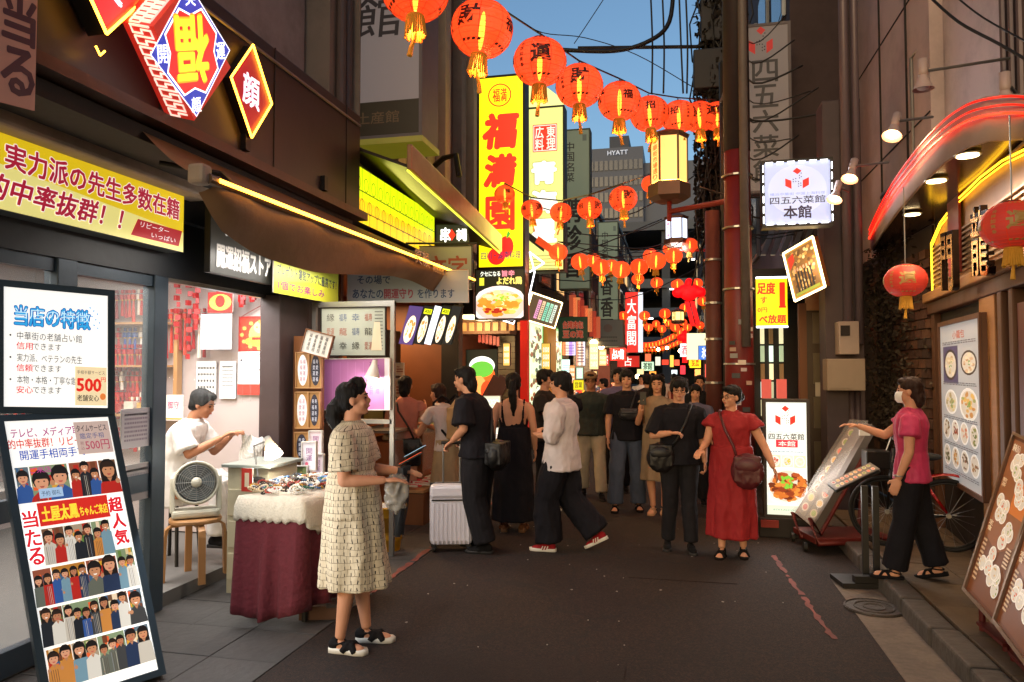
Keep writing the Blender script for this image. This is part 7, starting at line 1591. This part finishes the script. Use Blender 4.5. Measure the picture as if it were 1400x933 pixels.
# ------------------------------------------------------------------ right side objects on the street
CT = thing('menu_stand', 'tilted clear covered menu display on a red wheeled cart', 'stand', P(1130, 760, Z=0)); rd = mat('cart_red', '#5c1712', .5, .2, var=.25, dirt=.3); clear = mat('display_clear', '#c8c0b4', .15, alpha=.12, var=0, bump=0)
A_, B_, C_, D_ = P(1088, 702, D=7.05), P(1112, 722, D=6.75), P(1192, 580, D=7.0), P(1166, 578, D=7.3)
n = (B_-A_).cross(D_-A_).normalized(); 
if n.y > 0: n = -n
o1 = MB().slab([A_, B_, C_, D_], -n*.08).build('display_case', mat('case_grey', '#6a625c', .4, .3), CT)
def drow(p):
    r = random.Random(8); p.rect(0, 0, 1, 1, '#54463a'); 
    for c in (0, 1):
        p.rect(.06+.48*c, .03, .46+.48*c, .97, '#6e604f', c == 0)
        for i in range(9): p.k += .3; p.ell(.26+.48*c, .1+.1*i, .16, .04, r.choice(['#c8b8a0', '#b8a080', '#c4bca8']), 10, False); p.k += .2; p.ell(.26+.48*c, .1+.1*i, .11, .028, r.choice(['#d85020', '#e8a040', '#a83018', '#88983a', '#f0c060', '#e86a4a']), 8, False)
p = Panel(A_+n*.012, (B_-A_), (D_-A_)); drow(p); p.build('menu_sheet', CT, .08)
MB().slab([A_+n*.05, B_+n*.05, C_+n*.05, D_+n*.05], n*.004).build('clear_cover', clear, CT)
g0 = P(1100, 775, Z=.07); g1_ = P(1165, 760, Z=.07)
for (s0, s1, gx) in ((A_, D_, -.05), (B_, C_, .12)):
    low_ = Vector((s0.x-.03, s0.y-.02, .32)); ft = Vector((s0.x+.03, s0.y-.05, .1)); MB().tube([s0.lerp(s1, .8)-n*.1, s0-n*.1, low_, ft, ft+Vector((.6, .25, 0))], .022, 8).build('side_rail', rd, CT, True)
MB().box((A_.x+.42, A_.y+.02, .12), (.75, .5, .06), .25).build('cart_base', rd, CT, bevel=.01)
MB().tube([D_.lerp(C_, .5)-n*.08, Vector((A_.x+.6, A_.y+.2, .12))], .02, 8).build('rear_strut', rd, CT)
for dx, dy in ((.05, -.2), (.75, -.05), (.0, .2), (.7, .35)): MB().tube([(A_.x+dx-.015, A_.y+dy, .045), (A_.x+dx+.015, A_.y+dy, .045)], .045, 14).build('caster', dark, CT)
MS = thing('music_stand', 'black standing menu holder with open clear sheets beside the cart', 'stand', P(1163, 790, Z=0)); b0_ = P(1163, 795, Z=.02)
sh0, sh1, sh2_, sh3 = P(1131, 662, D=6.2), P(1143, 672, D=6.0), P(1204, 643, D=6.1), P(1190, 634, D=6.3)
nn2 = (sh1-sh0).cross(sh3-sh0).normalized(); nn2 = nn2 if nn2.z > 0 else -nn2
MB().slab([sh0, sh1, sh2_, sh3], -nn2*.015).build('tray', dark, MS)
p = Panel(sh0+nn2*.01, sh1-sh0, sh3-sh0) if (sh1-sh0).cross(sh3-sh0).z > 0 else Panel(sh3+nn2*.01, sh2_-sh3, sh0-sh3)
drow(p); p.build('menu_sheet', MS, .2); pc = (sh0+sh2_)/2
for dx in (-.02, .06): MB().bb(pc.x+dx, b0_.y, .03, pc.x+dx+.045, b0_.y+.04, pc.z-.02).build('post', black, MS)
MB().box((pc.x+.02, b0_.y, .03), (.5, .28, .035), .15).build('foot_plate', black, MS); MB().box((pc.x+.06, b0_.y-.1, .075), (.36, .06, .05), .15).build('foot_bar', black, MS)
MB().box(P(1182, 592, D=6.6), (.09, .02, .05)).build('card_holder', white, MS)
# bicycle
BK = thing('bicycle', 'parked black bicycle with a glossy red rear mudguard', 'bicycle', (2.2, 7.4, .12))
wc1, wc2 = P(1213, 708, D=6.55), P(1297, 722, D=6.35); wc1.z = wc2.z = .12+.31; ax_ = (wc2-wc1).normalized(); up_ = Vector((0, 0, 1)); sd_ = ax_.cross(up_); tyre = mat('tyre', '#0e0d0d', .8); fb = mat('frame_black', '#151313', .3); fr_red = mat('mudguard_red', '#8a0f0c', .15, .2, bump=0)
for c in (wc1, wc2):
    m = MB(); m.tube([c+(ax_*cos(a)+up_*sin(a))*.3 for a in [2*pi*i/36 for i in range(37)]], .018, 8); w = m.build('wheel', tyre, BK, True)
    m = MB(); m.tube([c+(ax_*cos(a)+up_*sin(a))*.275 for a in [2*pi*i/36 for i in range(37)]], .009, 6); m.build('rim', dark, w, True, world=True)
    m = MB()
    for i in range(18): a = 2*pi*i/18; m.tube([c+sd_*(.02 if i % 2 else -.02), c+(ax_*cos(a)+up_*sin(a))*.27], .0015, 3)
    tag(m.build('spokes', alu, w), kind='stuff'); MB().tube([c-sd_*.05, c+sd_*.05], .02, 10).build('hub', alu, w)
bb_ = wc1.lerp(wc2, .56)-up_*.03; st_ = wc1.lerp(wc2, .70)+up_*.42; hd_ = wc1.lerp(wc2, .12)+up_*.46
for q0, q1, nm, mm_ in ((hd_, bb_, 'down_tube', fb), (bb_, st_, 'seat_tube', fb), (hd_-up_*.08, st_-up_*.2, 'top_tube', fb), (bb_, wc2, 'chain_stay', fb), (st_-up_*.2, wc2, 'seat_stay', fr_red), (hd_+up_*.1, wc1, 'fork', fb)): MB().tube([q0, q1], .014, 8).build(nm, mm_, BK, True)
m = MB(); rr = [(wc2+(ax_*cos(a)+up_*sin(a))*.345) for a in [(-.15+i*.16) for i in range(15)]]; m.loft([[q+sd_*.035, q+(q-wc2).normalized()*.02, q-sd_*.035, q-(q-wc2).normalized()*.004] for q in rr]); m.build('mudguard', fr_red, BK, True)
MB().ell(st_+up_*.08, (.11, .07, .035), 12, 8).build('saddle', tyre, BK, True); m = MB(); hb_ = hd_+up_*.2; m.tube([hb_-sd_*.26+ax_*.12, hb_-sd_*.2, hb_, hb_+sd_*.2, hb_+sd_*.26+ax_*.12], .012, 8); m.build('handlebar', fb, BK, True)
m = MB(); m.tube([hb_-sd_*.2, hb_-sd_*.22-up_*.15-ax_*.05, hb_-up_*.35, hd_-up_*.2+ax_*.03], .006, 5); m.build('cable', white, BK, True); MB().box(hd_-ax_*.14+up_*.0, (.2, .2, .16)).build('basket', fb, BK, bevel=.01)
# A-frame menu boards at the right edge
def afr(seed_):
    def d(p):
        r = random.Random(seed_); p.rect(0, 0, 1, 1, '#5a2c14'); p.rect(.03, .02, .97, .98, '#8a5430'); p.poly([(.03, .02), (.97, .02), (.97, .4), (.5, .3), (.03, .36)], '#6a3a1c'); p.rect(.5, .55, .97, .75, '#c8702a')
        for (cx, cy) in ((.32, .82), (.74, .88), (.68, .68), (.3, .55), (.66, .42), (.34, .25), (.7, .16)):
            for j in range(5): p.dish(cx+r.uniform(-.13, .13), cy+r.uniform(-.055, .055), .11, .045, '#f2ece0', r.choice([('#e8d8b0', '#c8a060'), ('#c85a2a', '#e89048'), ('#8aa048', '#d8c880'), ('#f0e8d8', '#e0d0b0')]), 6, r, False)
        p.text('美味点心', .2, .93, .24, .05, '#f4e8d0', .01); p.text('飲茶', .15, .7, .14, .06, '#e8c8a0', .02, vert=True); p.text('定食', .14, .42, .13, .07, '#f0d8b0', .02, vert=True); p.lines(.08, .08, .2, .34, 10, '#d8b890', r); p.lines(.78, .26, .93, .38, 6, '#e8d0b0', r)
    return d
def aframe(label, BL, BR, TL, seed_):
    n = (BR-BL).cross(TL-BL).normalized(); t = board('menu_board', label, 'menu', BL, BR, TL, .035, .2, mat('frame_bronze', '#8a7460', .35, .7), '#5a2c14', frame=.022, draw=afr(seed_)); R = (BR-BL).normalized(); U = (TL-BL)
    for k in (.1, .9):
        a = BL.lerp(BR, k)+U*.1-n*.045; f_ = Vector((a.x, a.y, .1))-Vector((n.x, n.y, 0))*-.05; MB().tube([BL.lerp(BR, k)+U*.8-n*.045, a, Vector((a.x, a.y, .1))], .018, 8).build('leg', rd, t)
        back = Vector((a.x, a.y, .1))-Vector((n.x, n.y, 0)).normalized()*.5; MB().tube([BL.lerp(BR, k)+U*.75-n*.06, back], .016, 8).build('leg', rd, t)
    MB().tube([BL+U*.1-n*.045-Vector((0, 0, .17)), BR+U*.1-n*.045-Vector((0, 0, .17))], .012, 6).build('cross_bar', rd, t)
    MB().slab([Vector((q.x, q.y, .16)) for q in (BL.lerp(BR, .05)-n*.05, BR.lerp(BL, .05)-n*.05, BR.lerp(BL, .05)-n*.4, BL.lerp(BR, .05)-n*.4)], (0, 0, .02)).build('lower_shelf', rd, t); return t
aframe('brown menu board of dim sum dishes on red legs, the one nearer the kerb end', P(1321, 805, D=4.45), P(1360, 848, D=4.05), P(1388, 596, D=4.75), 3)
aframe('brown menu board cut by the right edge, standing before its twin', P(1362, 848, D=4.0), P(1405, 905, D=3.55), P(1432, 640, D=4.3), 9)
# ------------------------------------------------------------------ the people
blk = cloth('#15141a'); blk2 = cloth('#1b1a1e'); wht = cloth('#c9bfc0'); whs = cloth('#d8d4d0')
def dress_mat():
    m = mat('dress_print', '#d2c6ac', .85, var=.08, scale=30, bump=.2); nt = m.node_tree; N = nt.nodes; L = nt.links; b = N['Principled BSDF']; base = b.inputs['Base Color'].links[0].from_socket
    tc = N.new('ShaderNodeTexCoord'); sp = N.new('ShaderNodeSeparateXYZ'); L.new(tc.outputs['Object'], sp.inputs[0]); at = N.new('ShaderNodeMath'); at.operation = 'ARCTAN2'; L.new(sp.outputs[1], at.inputs[0]); L.new(sp.outputs[0], at.inputs[1])
    mu = N.new('ShaderNodeMath'); mu.operation = 'MULTIPLY'; mu.inputs[1].default_value = .225; L.new(at.outputs[0], mu.inputs[0]); cb = N.new('ShaderNodeCombineXYZ'); L.new(mu.outputs[0], cb.inputs[0]); L.new(sp.outputs[2], cb.inputs[1])
    ns = N.new('ShaderNodeTexNoise'); ns.inputs['Scale'].default_value = 9; L.new(tc.outputs['Object'], ns.inputs[0]); va = N.new('ShaderNodeVectorMath'); va.operation = 'MULTIPLY_ADD'; va.inputs[1].default_value = (.05, .04, 0); L.new(ns.outputs['Color'], va.inputs[0]); L.new(cb.outputs[0], va.inputs[2])
    def brick(w, h, mo, off, c1, c2, cm, sc_=1):
        k = N.new('ShaderNodeTexBrick'); k.offset = off; k.inputs['Scale'].default_value = sc_; k.inputs['Brick Width'].default_value = w; k.inputs['Row Height'].default_value = h; k.inputs['Mortar Size'].default_value = mo; k.inputs['Mortar Smooth'].default_value = .1
        k.inputs['Color1'].default_value = c1; k.inputs['Color2'].default_value = c2; k.inputs['Mortar'].default_value = cm; L.new(va.outputs[0], k.inputs['Vector']); return k
    w1 = (1, 1, 1, 1); k = brick(.044, .041, .0014, .5, w1, w1, (.2, .17, .15, 1)); mx = N.new('ShaderNodeMix'); mx.data_type = 'RGBA'; mx.blend_type = 'MULTIPLY'; mx.inputs[0].default_value = .9; L.new(base, mx.inputs[6]); L.new(k.outputs[0], mx.inputs[7])
    # short dark bars between the outlined squares
    wv = N.new('ShaderNodeVectorMath'); wv.operation = 'MULTIPLY'; wv.inputs[1].default_value = (1/.044, 1/.041, 0); L.new(va.outputs[0], wv.inputs[0]); fx = N.new('ShaderNodeVectorMath'); fx.operation = 'FRACTION'; L.new(wv.outputs[0], fx.inputs[0]); s2 = N.new('ShaderNodeSeparateXYZ'); L.new(fx.outputs[0], s2.inputs[0])
    def lt(s, v, op='LESS_THAN'): q = N.new('ShaderNodeMath'); q.operation = op; L.new(s, q.inputs[0]); q.inputs[1].default_value = v; return q.outputs[0]
    a = N.new('ShaderNodeMath'); a.operation = 'MULTIPLY'; L.new(lt(s2.outputs[0], .13), a.inputs[0]); L.new(lt(s2.outputs[1], .5), a.inputs[1])
    m2 = N.new('ShaderNodeMix'); m2.data_type = 'RGBA'; L.new(a.outputs[0], m2.inputs[0]); L.new(mx.outputs[2], m2.inputs[6]); m2.inputs[7].default_value = (.012, .011, .012, 1); L.new(m2.outputs[2], b.inputs['Base Color']); return m
DM = dress_mat(); sole_w = mat('sole_white', '#d8d4ca', .6)
sandal = dict(m=cloth('#141214'), bare=1, back=1, sm=sole_w, sole=.034); sandal_b = dict(m=cloth('#141214'), bare=1, sole=.03); shoe_b = dict(m=cloth('#121112'), sm=mat('sole_dark', '#1c1b1b', .7))
# woman in the patterned dress
t, k = person('woman in cream patterned dress seen from the side holding phones by the bead table', foot=(480, 884), top=526, face=-84, hair='bunlow', skin=SKIN, build=1.04, seed=3,
    shirt=dict(m=DM, sl=.78, g=.03, wr=.005), skirt=dict(dress=1, z=(1.12, .40, .205, .225), folds=8, amp=.02, dy=.02), shoes=sandal,
    pose=dict(elR=(.22, .02, 1.10), wrR=(.15, .26, 1.10), elL=(-.22, .04, 1.12), wrL=(-.12, .30, 1.12), hyaw=12, hpitch=8, anR=(.1, -.04, .09), anL=(-.1, .07, .09)))
for i, (dx, dz, c, L_) in enumerate(((.02, .03, '#c8482a', 'smart phone with orange screen held by the woman in the patterned dress'), (-.1, .06, '#8ab0c8', 'second phone in pale case held by the woman in the patterned dress'))):
    q = toworld(t, Vector((dx, .37, 1.12+dz))); o = thing('phone', L_, 'phone', q, t.rotation_euler.z); MB().box((0, 0, 0), (.075, .15, .01), 0, Matrix.Rotation(.5, 3, 'X')).build('casing', dark, o, world=False, bevel=.003)
    MB().box((0, 0, .007), (.068, .14, .003), 0, Matrix.Rotation(.5, 3, 'X')).build('screen', mat('screen_%d' % i, c, .2, em=.9), o, world=False)
q = toworld(t, Vector((-.02, .27, .98))); o = thing('shawl', 'dark sheer grey scarf draped over the forearm of the patterned dress woman', 'scarf', q, t.rotation_euler.z); m = MB(); rows = []
for j in range(9): v = j/8; rows.append([Vector((-.07+.14*i/10, .05+.03*sin(i*1.3+v*3)-.03*v, .12-.42*v)) for i in range(11)])
grid(m, rows); m.build('cloth', mat('scarf_grey', '#2a3038', .7, alpha=.85), o, True, world=False)
q = toworld(t, Vector((.07, .30, 1.0))); o = thing('plastic_bag', 'crumpled clear plastic bag hanging from her hand', 'bag', q, t.rotation_euler.z); m = MB(); m.ell((0, 0, -.05), (.04, .06, .10), 12, 9); fuse(m, 'bag_body', mat('bag_clear', '#a8a49c', .2, alpha=.55), o, .01, 1, .02, 18, 2)
# seated fortune teller
q = P(292, 700, Z=.75); q = Vector((-4.12, 5.40, .1))
t, k = person('seated man in white short sleeved shirt reading a sheet of paper inside the shop', pos=q, H=1.72, face=-78, skin=SKIN2, hair='short', seed=5, shirt=dict(m=whs, sl=.85, g=.03, z0=.72), pants=dict(m=whs, r=(.1, .08, .07)), shoes=shoe_b,
    pose=dict(zp=.70, lean=.15, knR=(.1, .42, .66), anR=(.1, .40, .23), knL=(-.1, .42, .66), anL=(-.1, .40, .23), elR=(.22, .22, .9), wrR=(.08, .42, 1.02), elL=(-.21, .24, .88), wrL=(-.05, .44, 1.02), hpitch=-18, hdR=(-.2, .8, .5), hdL=(.2, .8, .5), curl=.9))
o = thing('paper_sheet', 'large crumpled white paper held up by the seated man', 'paper', toworld(t, Vector((0, .55, .98))), t.rotation_euler.z); m = MB(); rows = []
for j in range(9): rows.append([Vector((-.06+.02*sin(i+j), -.02+.20*i/8+.02*sin(j*.9+i), .08-.30*j/8-.05*i/8+.015*sin(i*2+j*1.7))) for i in range(9)])
grid(m, rows); m.build('sheet', mat('paper', '#e4e2e0', .7), o, False, world=False)
o = thing('high_stool', 'tall stool under the seated man', 'stool', (q.x, q.y, .1)); MB().box((q.x, q.y, .67), (.36, .36, .05)).build('seat', wood, o, bevel=.01)
for dx in (-.15, .15):
    for dy in (-.15, .15): MB().tube([(q.x+dx, q.y+dy, .1), (q.x+dx*.8, q.y+dy*.8, .65)], .016, 6).build('leg', dark, o)
# stall customers
short_b = dict(m=blk, r=(.095, .085, .07), len=.62*.5)
t, k = person('woman in dusty pink top and black shorts holding a phone at the bun stall', pos=P(553, 706, Z=0), H=1.6, face=12, hair='half', seed=7, shirt=dict(m=cloth('#b87868'), sl=.3, g=.012, z0=.93), pants=dict(m=blk, r=(.1, .1, .1), len=.34), shoes=sandal_b, pose=dict(elR=(.25, .05, 1.12), wrR=(.22, .25, 1.28), hdR=(0, .5, .8), noface=1))
strap_bag(t, k, 1, size=(.26, .12, .2), col='#121113', label='small black shoulder bag of the woman in black shorts', y=-.12, zb=.86, x=.1)
t, k = person('woman with brown hair in white tee and black vest leaning on the stall counter', pos=P(612, 712, Z=0), H=1.56, face=65, hair='half', hairm=HAIRB, seed=8, shirt=dict(m=wht, sl=.5, g=.016), skirt=dict(z=(1.0, .35, .22, .2), m=cloth('#a08c70')), shoes=sandal_b, pose=dict(lean=.12, elR=(.2, .3, 1.08), wrR=(.1, .5, 1.14), elL=(-.2, .3, 1.06), wrL=(-.08, .52, 1.1)))
q = toworld(t, Vector((0, -.17, 1.14))); o = thing('backpack', 'beige backpack with black printed marks on the back of the woman at the counter', 'backpack', q, t.rotation_euler.z); bgm = mat('pack_beige', '#a88c66', .7); m = MB(); m.ell((0, 0, 0), (.15, .1, .24), 16, 12); m.box((0, 0, -.04), (.26, .15, .34)); fuse(m, 'pack_body', bgm, o, .01, 4, .004, 10)
for e in (1, -1): MB().tube([(e*.1, .05, .2), (e*.11, .15, .27), (e*.12, .28, .18), (e*.12, .27, -.02), (e*.12, .08, -.18)], .016, 6).build('strap', blk, o, True, world=False)
p = Panel((.12, -.10, -.1), (-1, 0, 0), (0, 0, 1), .24, .2); p.poly([(.1, .3), (.3, .3), (.2, .7), (.08, .7)], '#1a1a1a'); p.poly([(.4, .3), (.5, .3), (.62, .72), (.45, .72)], '#1a1a1a'); p.rect(.7, .3, .8, .7, '#1a1a1a'); p.build('black_print', o, world=False)
# person with the suitcase
t, k = person('person in loose black clothes leaning on a white suitcase handle', foot=(655, 752), top=499, face=84, hair='half', seed=9, build=1.08, shirt=dict(m=blk, sl=.85, g=.04), pants=dict(m=blk2, r=(.12, .11, .1)), shoes=shoe_b, pose=dict(lean=.10, elR=(.24, .05, 1.10), wrR=(.12, .2, 1.02), elL=(-.24, .06, 1.12), wrL=(-.12, .22, 1.0), curl=1.2, hdR=(0, .6, -.5), hdL=(0, .6, -.5), hpitch=-6, knR=(.1, .04, .5), anR=(.1, .05, .09), anL=(-.1, -.1, .09)))
SCx = P(617, 752, Z=.0); SC = thing('suitcase', 'white ribbed suitcase with black trim and a raised handle', 'suitcase', (SCx.x, SCx.y, 0), radians(16)); scm = mat('case_white', '#dcd8e0', .35, var=.04, bump=.05)
m = MB(); m.box((0, 0, .345), (.40, .23, .56)); m.build('shell', scm, SC, world=False, bevel=.045); MB().box((0, -.018, .56), (.395, .22, .125)).build('top_lid', scm, SC, world=False, bevel=.03)
MB().box((0, -.119, .485), (.36, .006, .014)).build('zip', black, SC, world=False); MB().tube([(.204, -.11, .62), (.206, -.11, .52), (.19, -.118, .487)], .008, 6).build('zip_side', black, SC, world=False)
MB().box((.0, .0, .347), (.408, .012, .57)).build('seam_band', black, SC, world=False, bevel=.004); MB().box((.204, .03, .4), (.014, .03, .16)).build('side_handle', black, SC, world=False, bevel=.005)
for i in range(9): MB().box((-.16+i*.04, -.1165, .27), (.012, .003, .38)).build('rib', scm, SC, world=False)
for x in (-.08, .08): MB().tube([(x, .05, .62), (x, .05, 1.0)], .01, 8).build('handle_rod', alu, SC, world=False)
MB().tube([(-.1, .05, 1.0), (.1, .05, 1.0)], .016, 8).build('grip', black, SC, world=False)
for x in (-.16, .16):
    for y in (-.07, .08): MB().tube([(x-.014, y, .03), (x+.014, y, .03)], .03, 14).build('wheel', dark, SC, world=False)
for x in (-.16, .16): MB().box((x, 0, .062), (.05, .2, .02)).build('wheel_housing', black, SC, world=False)
o = strap_bag(t, k, -1, size=(.36, .2, .28), col='#101012', label='bulky black shoulder bag behind the person with the suitcase', y=-.2, zb=.88, x=-.05)
# backless dress
t, k = person('woman with ponytail in long black backless dress seen from behind', foot=(702, 726), top=513, face=8, hair='ponytail', seed=10, shirt=dict(m=blk, strap=1, sl=0, g=.01), skirt=dict(dress=1, z=(1.12, .13, .24, .21), folds=8), shoes=dict(m=cloth('#6a4228'), bare=1, back=1, sm=mat('wedge', '#7a5636', .7), sole=.05), pose=dict(noface=1))
t, k = person('person in black behind the white shirted walker, holding a dark bundle', pos=P(745, 700, Z=0), H=1.68, face=-100, hair='fringe', seed=11, shirt=dict(m=cloth('#2a2622'), sl=.6, g=.025), pants=dict(m=blk, r=(.1, .08, .08)), shoes=dict(m=cloth('#a8904a'), sm=sole_w), pose=dict(elR=(.2, .12, 1.12), wrR=(.05, .28, 1.25), elL=(-.2, .12, 1.12), wrL=(-.05, .28, 1.2)))
q = toworld(t, Vector((0, .33, 1.27))); m = MB(); m.ell((0, 0, 0), (.13, .1, .12), 12, 9); o = thing('dark_bundle', 'dark rolled jacket hugged between the two young walkers', 'jacket', q); fuse(m, 'bundle', blk, o, .012, 2, .012, 12)
# walker in the white shirt
t, k = person('young walker in oversized white shirt, wide black trousers and red sneakers', foot=(768, 752), top=511, face=82, hair='fringe', seed=12, shirt=dict(m=wht, sl=1.25, g=.05, z0=.78, flare=1.2, wr=.008), pants=dict(m=blk, r=(.125, .12, .13), wr=.01), shoes=dict(m=cloth('#8e1a22'), sm=sole_w, stripe=sole_w, sole=.03),
    pose=dict(knL=(-.1, .13, .5), anL=(-.09, .10, .09), knR=(.1, -.05, .5), anR=(.1, -.33, .17), fpR=-28, elR=(.25, -.02, 1.12), wrR=(.12, .18, 1.14), elL=(-.24, .02, 1.12), wrL=(-.1, .2, 1.10), curl=.8, hdR=(-.8, .4, .2), hdL=(.7, .5, .2), hyaw=8))
# man in the cap
t, k = person('man in tan cap, dark green patterned shirt and white trousers', foot=(808, 680), top=512, face=188, cap=mat('cap_tan', '#8a6a48', .8), hair='short', skin=SKIN2, build=1.1, seed=13, lod=1, shirt=dict(m=mat('shirt_leaf', '#242e28', .8, var=.6, scale=25), sl=.8, g=.03), pants=dict(m=cloth('#b4a890'), r=(.1, .08, .075), belt=wood), shoes=shoe_b, glasses=True, pose=dict(knR=(.1, .0, .5), anR=(.1, -.12, .12), knL=(-.12, .1, .5), anL=(-.14, .16, .09), wrR=(.25, .12, .9)))
t, k = person('man in lavender shirt walking behind the black T-shirt man', foot=(846, 672), top=505, face=176, hair='fringe', seed=14, lod=1, shirt=dict(m=cloth('#5e5878'), sl=.8, g=.035), pants=dict(m=blk, r=(.1, .08, .08)), shoes=shoe_b)
t, k = person('man in black T-shirt and baggy blue jeans with a chest bag', foot=(858, 697), top=508, face=186, hair='fringe', seed=15, shirt=dict(m=blk, sl=.75, g=.03), pants=dict(m=mat('denim', '#3c4658', .85, var=.25, scale=12), r=(.105, .088, .092), wr=.009), shoes=sandal_b, pose=dict(knL=(-.12, .03, .49), anL=(-.13, .0, .09), knR=(.13, .1, .5), anR=(.15, .1, .09), hyaw=-6))
strap_bag(t, k, 1, size=(.26, .09, .14), col='#1e1e22', label='small black chest bag with ring clasp on the black T-shirt man', y=.17, zb=1.18, x=-.02)
t, k = person('woman in beige sleeveless dress lifting a phone beside the men in black', foot=(900, 702), top=515, face=176, hair='long', seed=16, shirt=dict(m=cloth('#8a7660'), sl=.12, g=.014), skirt=dict(dress=1, z=(1.1, .42, .21, .17)), shoes=dict(m=cloth('#b08868'), bare=1), pose=dict(elR=(.24, .05, 1.12), wrR=(.17, .2, 1.3), hdR=(-.1, .2, 1), anR=(.06, .02, .09), anL=(-.07, .0, .09)))
q = toworld(t, Vector((.14, .24, 1.36))); o = thing('phone', 'dark phone raised by the woman in the beige dress', 'phone', q, t.rotation_euler.z); MB().box((0, 0, 0), (.075, .01, .15)).build('casing', dark, o, world=False, bevel=.003)
# man with glasses and crossbody bag
t, k = person('man with glasses in black shirt and trousers carrying a black crossbody bag', foot=(930, 752), top=519, face=184, hair='fringe', seed=17, build=1.06, glasses=True, shirt=dict(m=blk, sl=.95, g=.035), pants=dict(m=blk2, r=(.095, .075, .07)), shoes=shoe_b, pose=dict(elR=(.26, .05, 1.14), wrR=(.10, .24, 1.18), curl=1.1, hdR=(-1, .2, .05), knL=(-.09, .02, .49), anL=(-.1, .06, .09), anR=(.12, -.06, .09), hpitch=-10))
strap_bag(t, k, 1, size=(.26, .12, .28), col='#0f0f11', label='black crossbody bag at the hip of the man with glasses', y=.14, zb=.93, x=.19)
# woman in red
t, k = person('woman in long red dress with glasses and a dark red shoulder bag', foot=(1002, 760), top=530, face=172, hair='bun', seed=18, build=1.07, glasses=True, shirt=dict(m=mat('red_dress', '#8c1218', .8, var=.15, scale=30), sl=.36, g=.028, wr=.008), skirt=dict(dress=1, z=(1.1, .20, .24, .2), folds=7, amp=.022), shoes=dict(m=cloth('#15100f'), bare=1, back=1, sole=.03),
    pose=dict(elL=(-.32, .02, 1.1), wrL=(-.40, .12, .92), elR=(.24, .06, 1.14), wrR=(.28, .2, 1.08), hyaw=-42, anR=(.1, .08, .09), anL=(-.1, -.04, .09)))
strap_bag(t, k, -1, size=(.28, .1, .32), col='#4a1218', label='dark red bag hanging on the hip of the woman in red', y=.2, zb=.88, x=-.16)
# woman in pink with mask
t, k = person('woman in pink uniform blouse and face mask touching the menu display', pos=P(1250, 792, Z=.12), H=1.5, face=70, hair='half', hairm=HAIRB, mask=True, seed=19, shirt=dict(m=mat('blouse_pink', '#b8325e', .7, var=.15, scale=30), sl=.55, g=.022, z0=.84, wr=.006), pants=dict(m=blk, r=(.105, .09, .1)), shoes=sandal_b,
    pose=dict(elR=(.16, .22, 1.20), wrR=(.10, .43, 1.28), hdR=(-.2, .9, .1), elL=(-.26, .0, 1.1), wrL=(-.27, .08, .88), knL=(-.1, .06, .49), anL=(-.09, .14, .09), knR=(.1, -.06, .5), anR=(.09, -.16, .12), fpR=-15))
s_ = k['s']; MB().tube([k['wr']['L']+Vector((.027*cos(a), .027*sin(a), .02)) for a in [2*pi*i/12 for i in range(13)]], .006, 6).build('wrist_watch', alu, t, True, world=False)
# people further back
bgp = [((952, 690), 528, 180, '#5c5a6e', '#1c1c20', 'person in grey violet shirt half hidden behind the man with glasses', 'fringe'), ((958, 655), 515, 178, '#1c1c1e', '#26262a', 'man in black T-shirt farther back beside the brown pole', 'short'), ((886, 640), 513, 4, '#2c2a28', '#1c1c20', 'man in dark clothes walking away up the street', 'short'),
       ((936, 618), 518, 120, '#b8b0a8', '#2a2c34', 'distant pedestrian in a pale top near the brown pole', 'half'), ((826, 625), 519, 90, '#c8c0b0', '#3a3a4a', 'pale shirted shopper standing at the sweet shop', 'short')]
bgp += [((905, 592), 512, 182, '#c8b8a8', '#2a2a34', 'tiny far pedestrian in a pale shirt at the middle of the street', 'short'), ((893, 585), 511, 170, '#2a3448', '#1c1c20', 'tiny far pedestrian in navy at the middle of the street', 'short'), ((922, 588), 512, 10, '#8a3a34', '#26262a', 'tiny far pedestrian in dark red walking away', 'half'), ((877, 600), 514, 190, '#e0d8cc', '#6a5a4a', 'tiny far pedestrian in white left of the street centre', 'long')]
for i, (f_, tp, fc, c1, c2, L_, hr_) in enumerate(bgp):
    person(L_, foot=f_, top=tp, face=fc, hair=hr_, seed=30+i, lod=1, shirt=dict(m=cloth(c1), sl=.6, g=.025), pants=dict(m=cloth(c2), r=(.1, .08, .08)), shoes=shoe_b, pose=dict(knL=(-.1, .08, .49), anL=(-.1, .15*(i % 2), .09)))
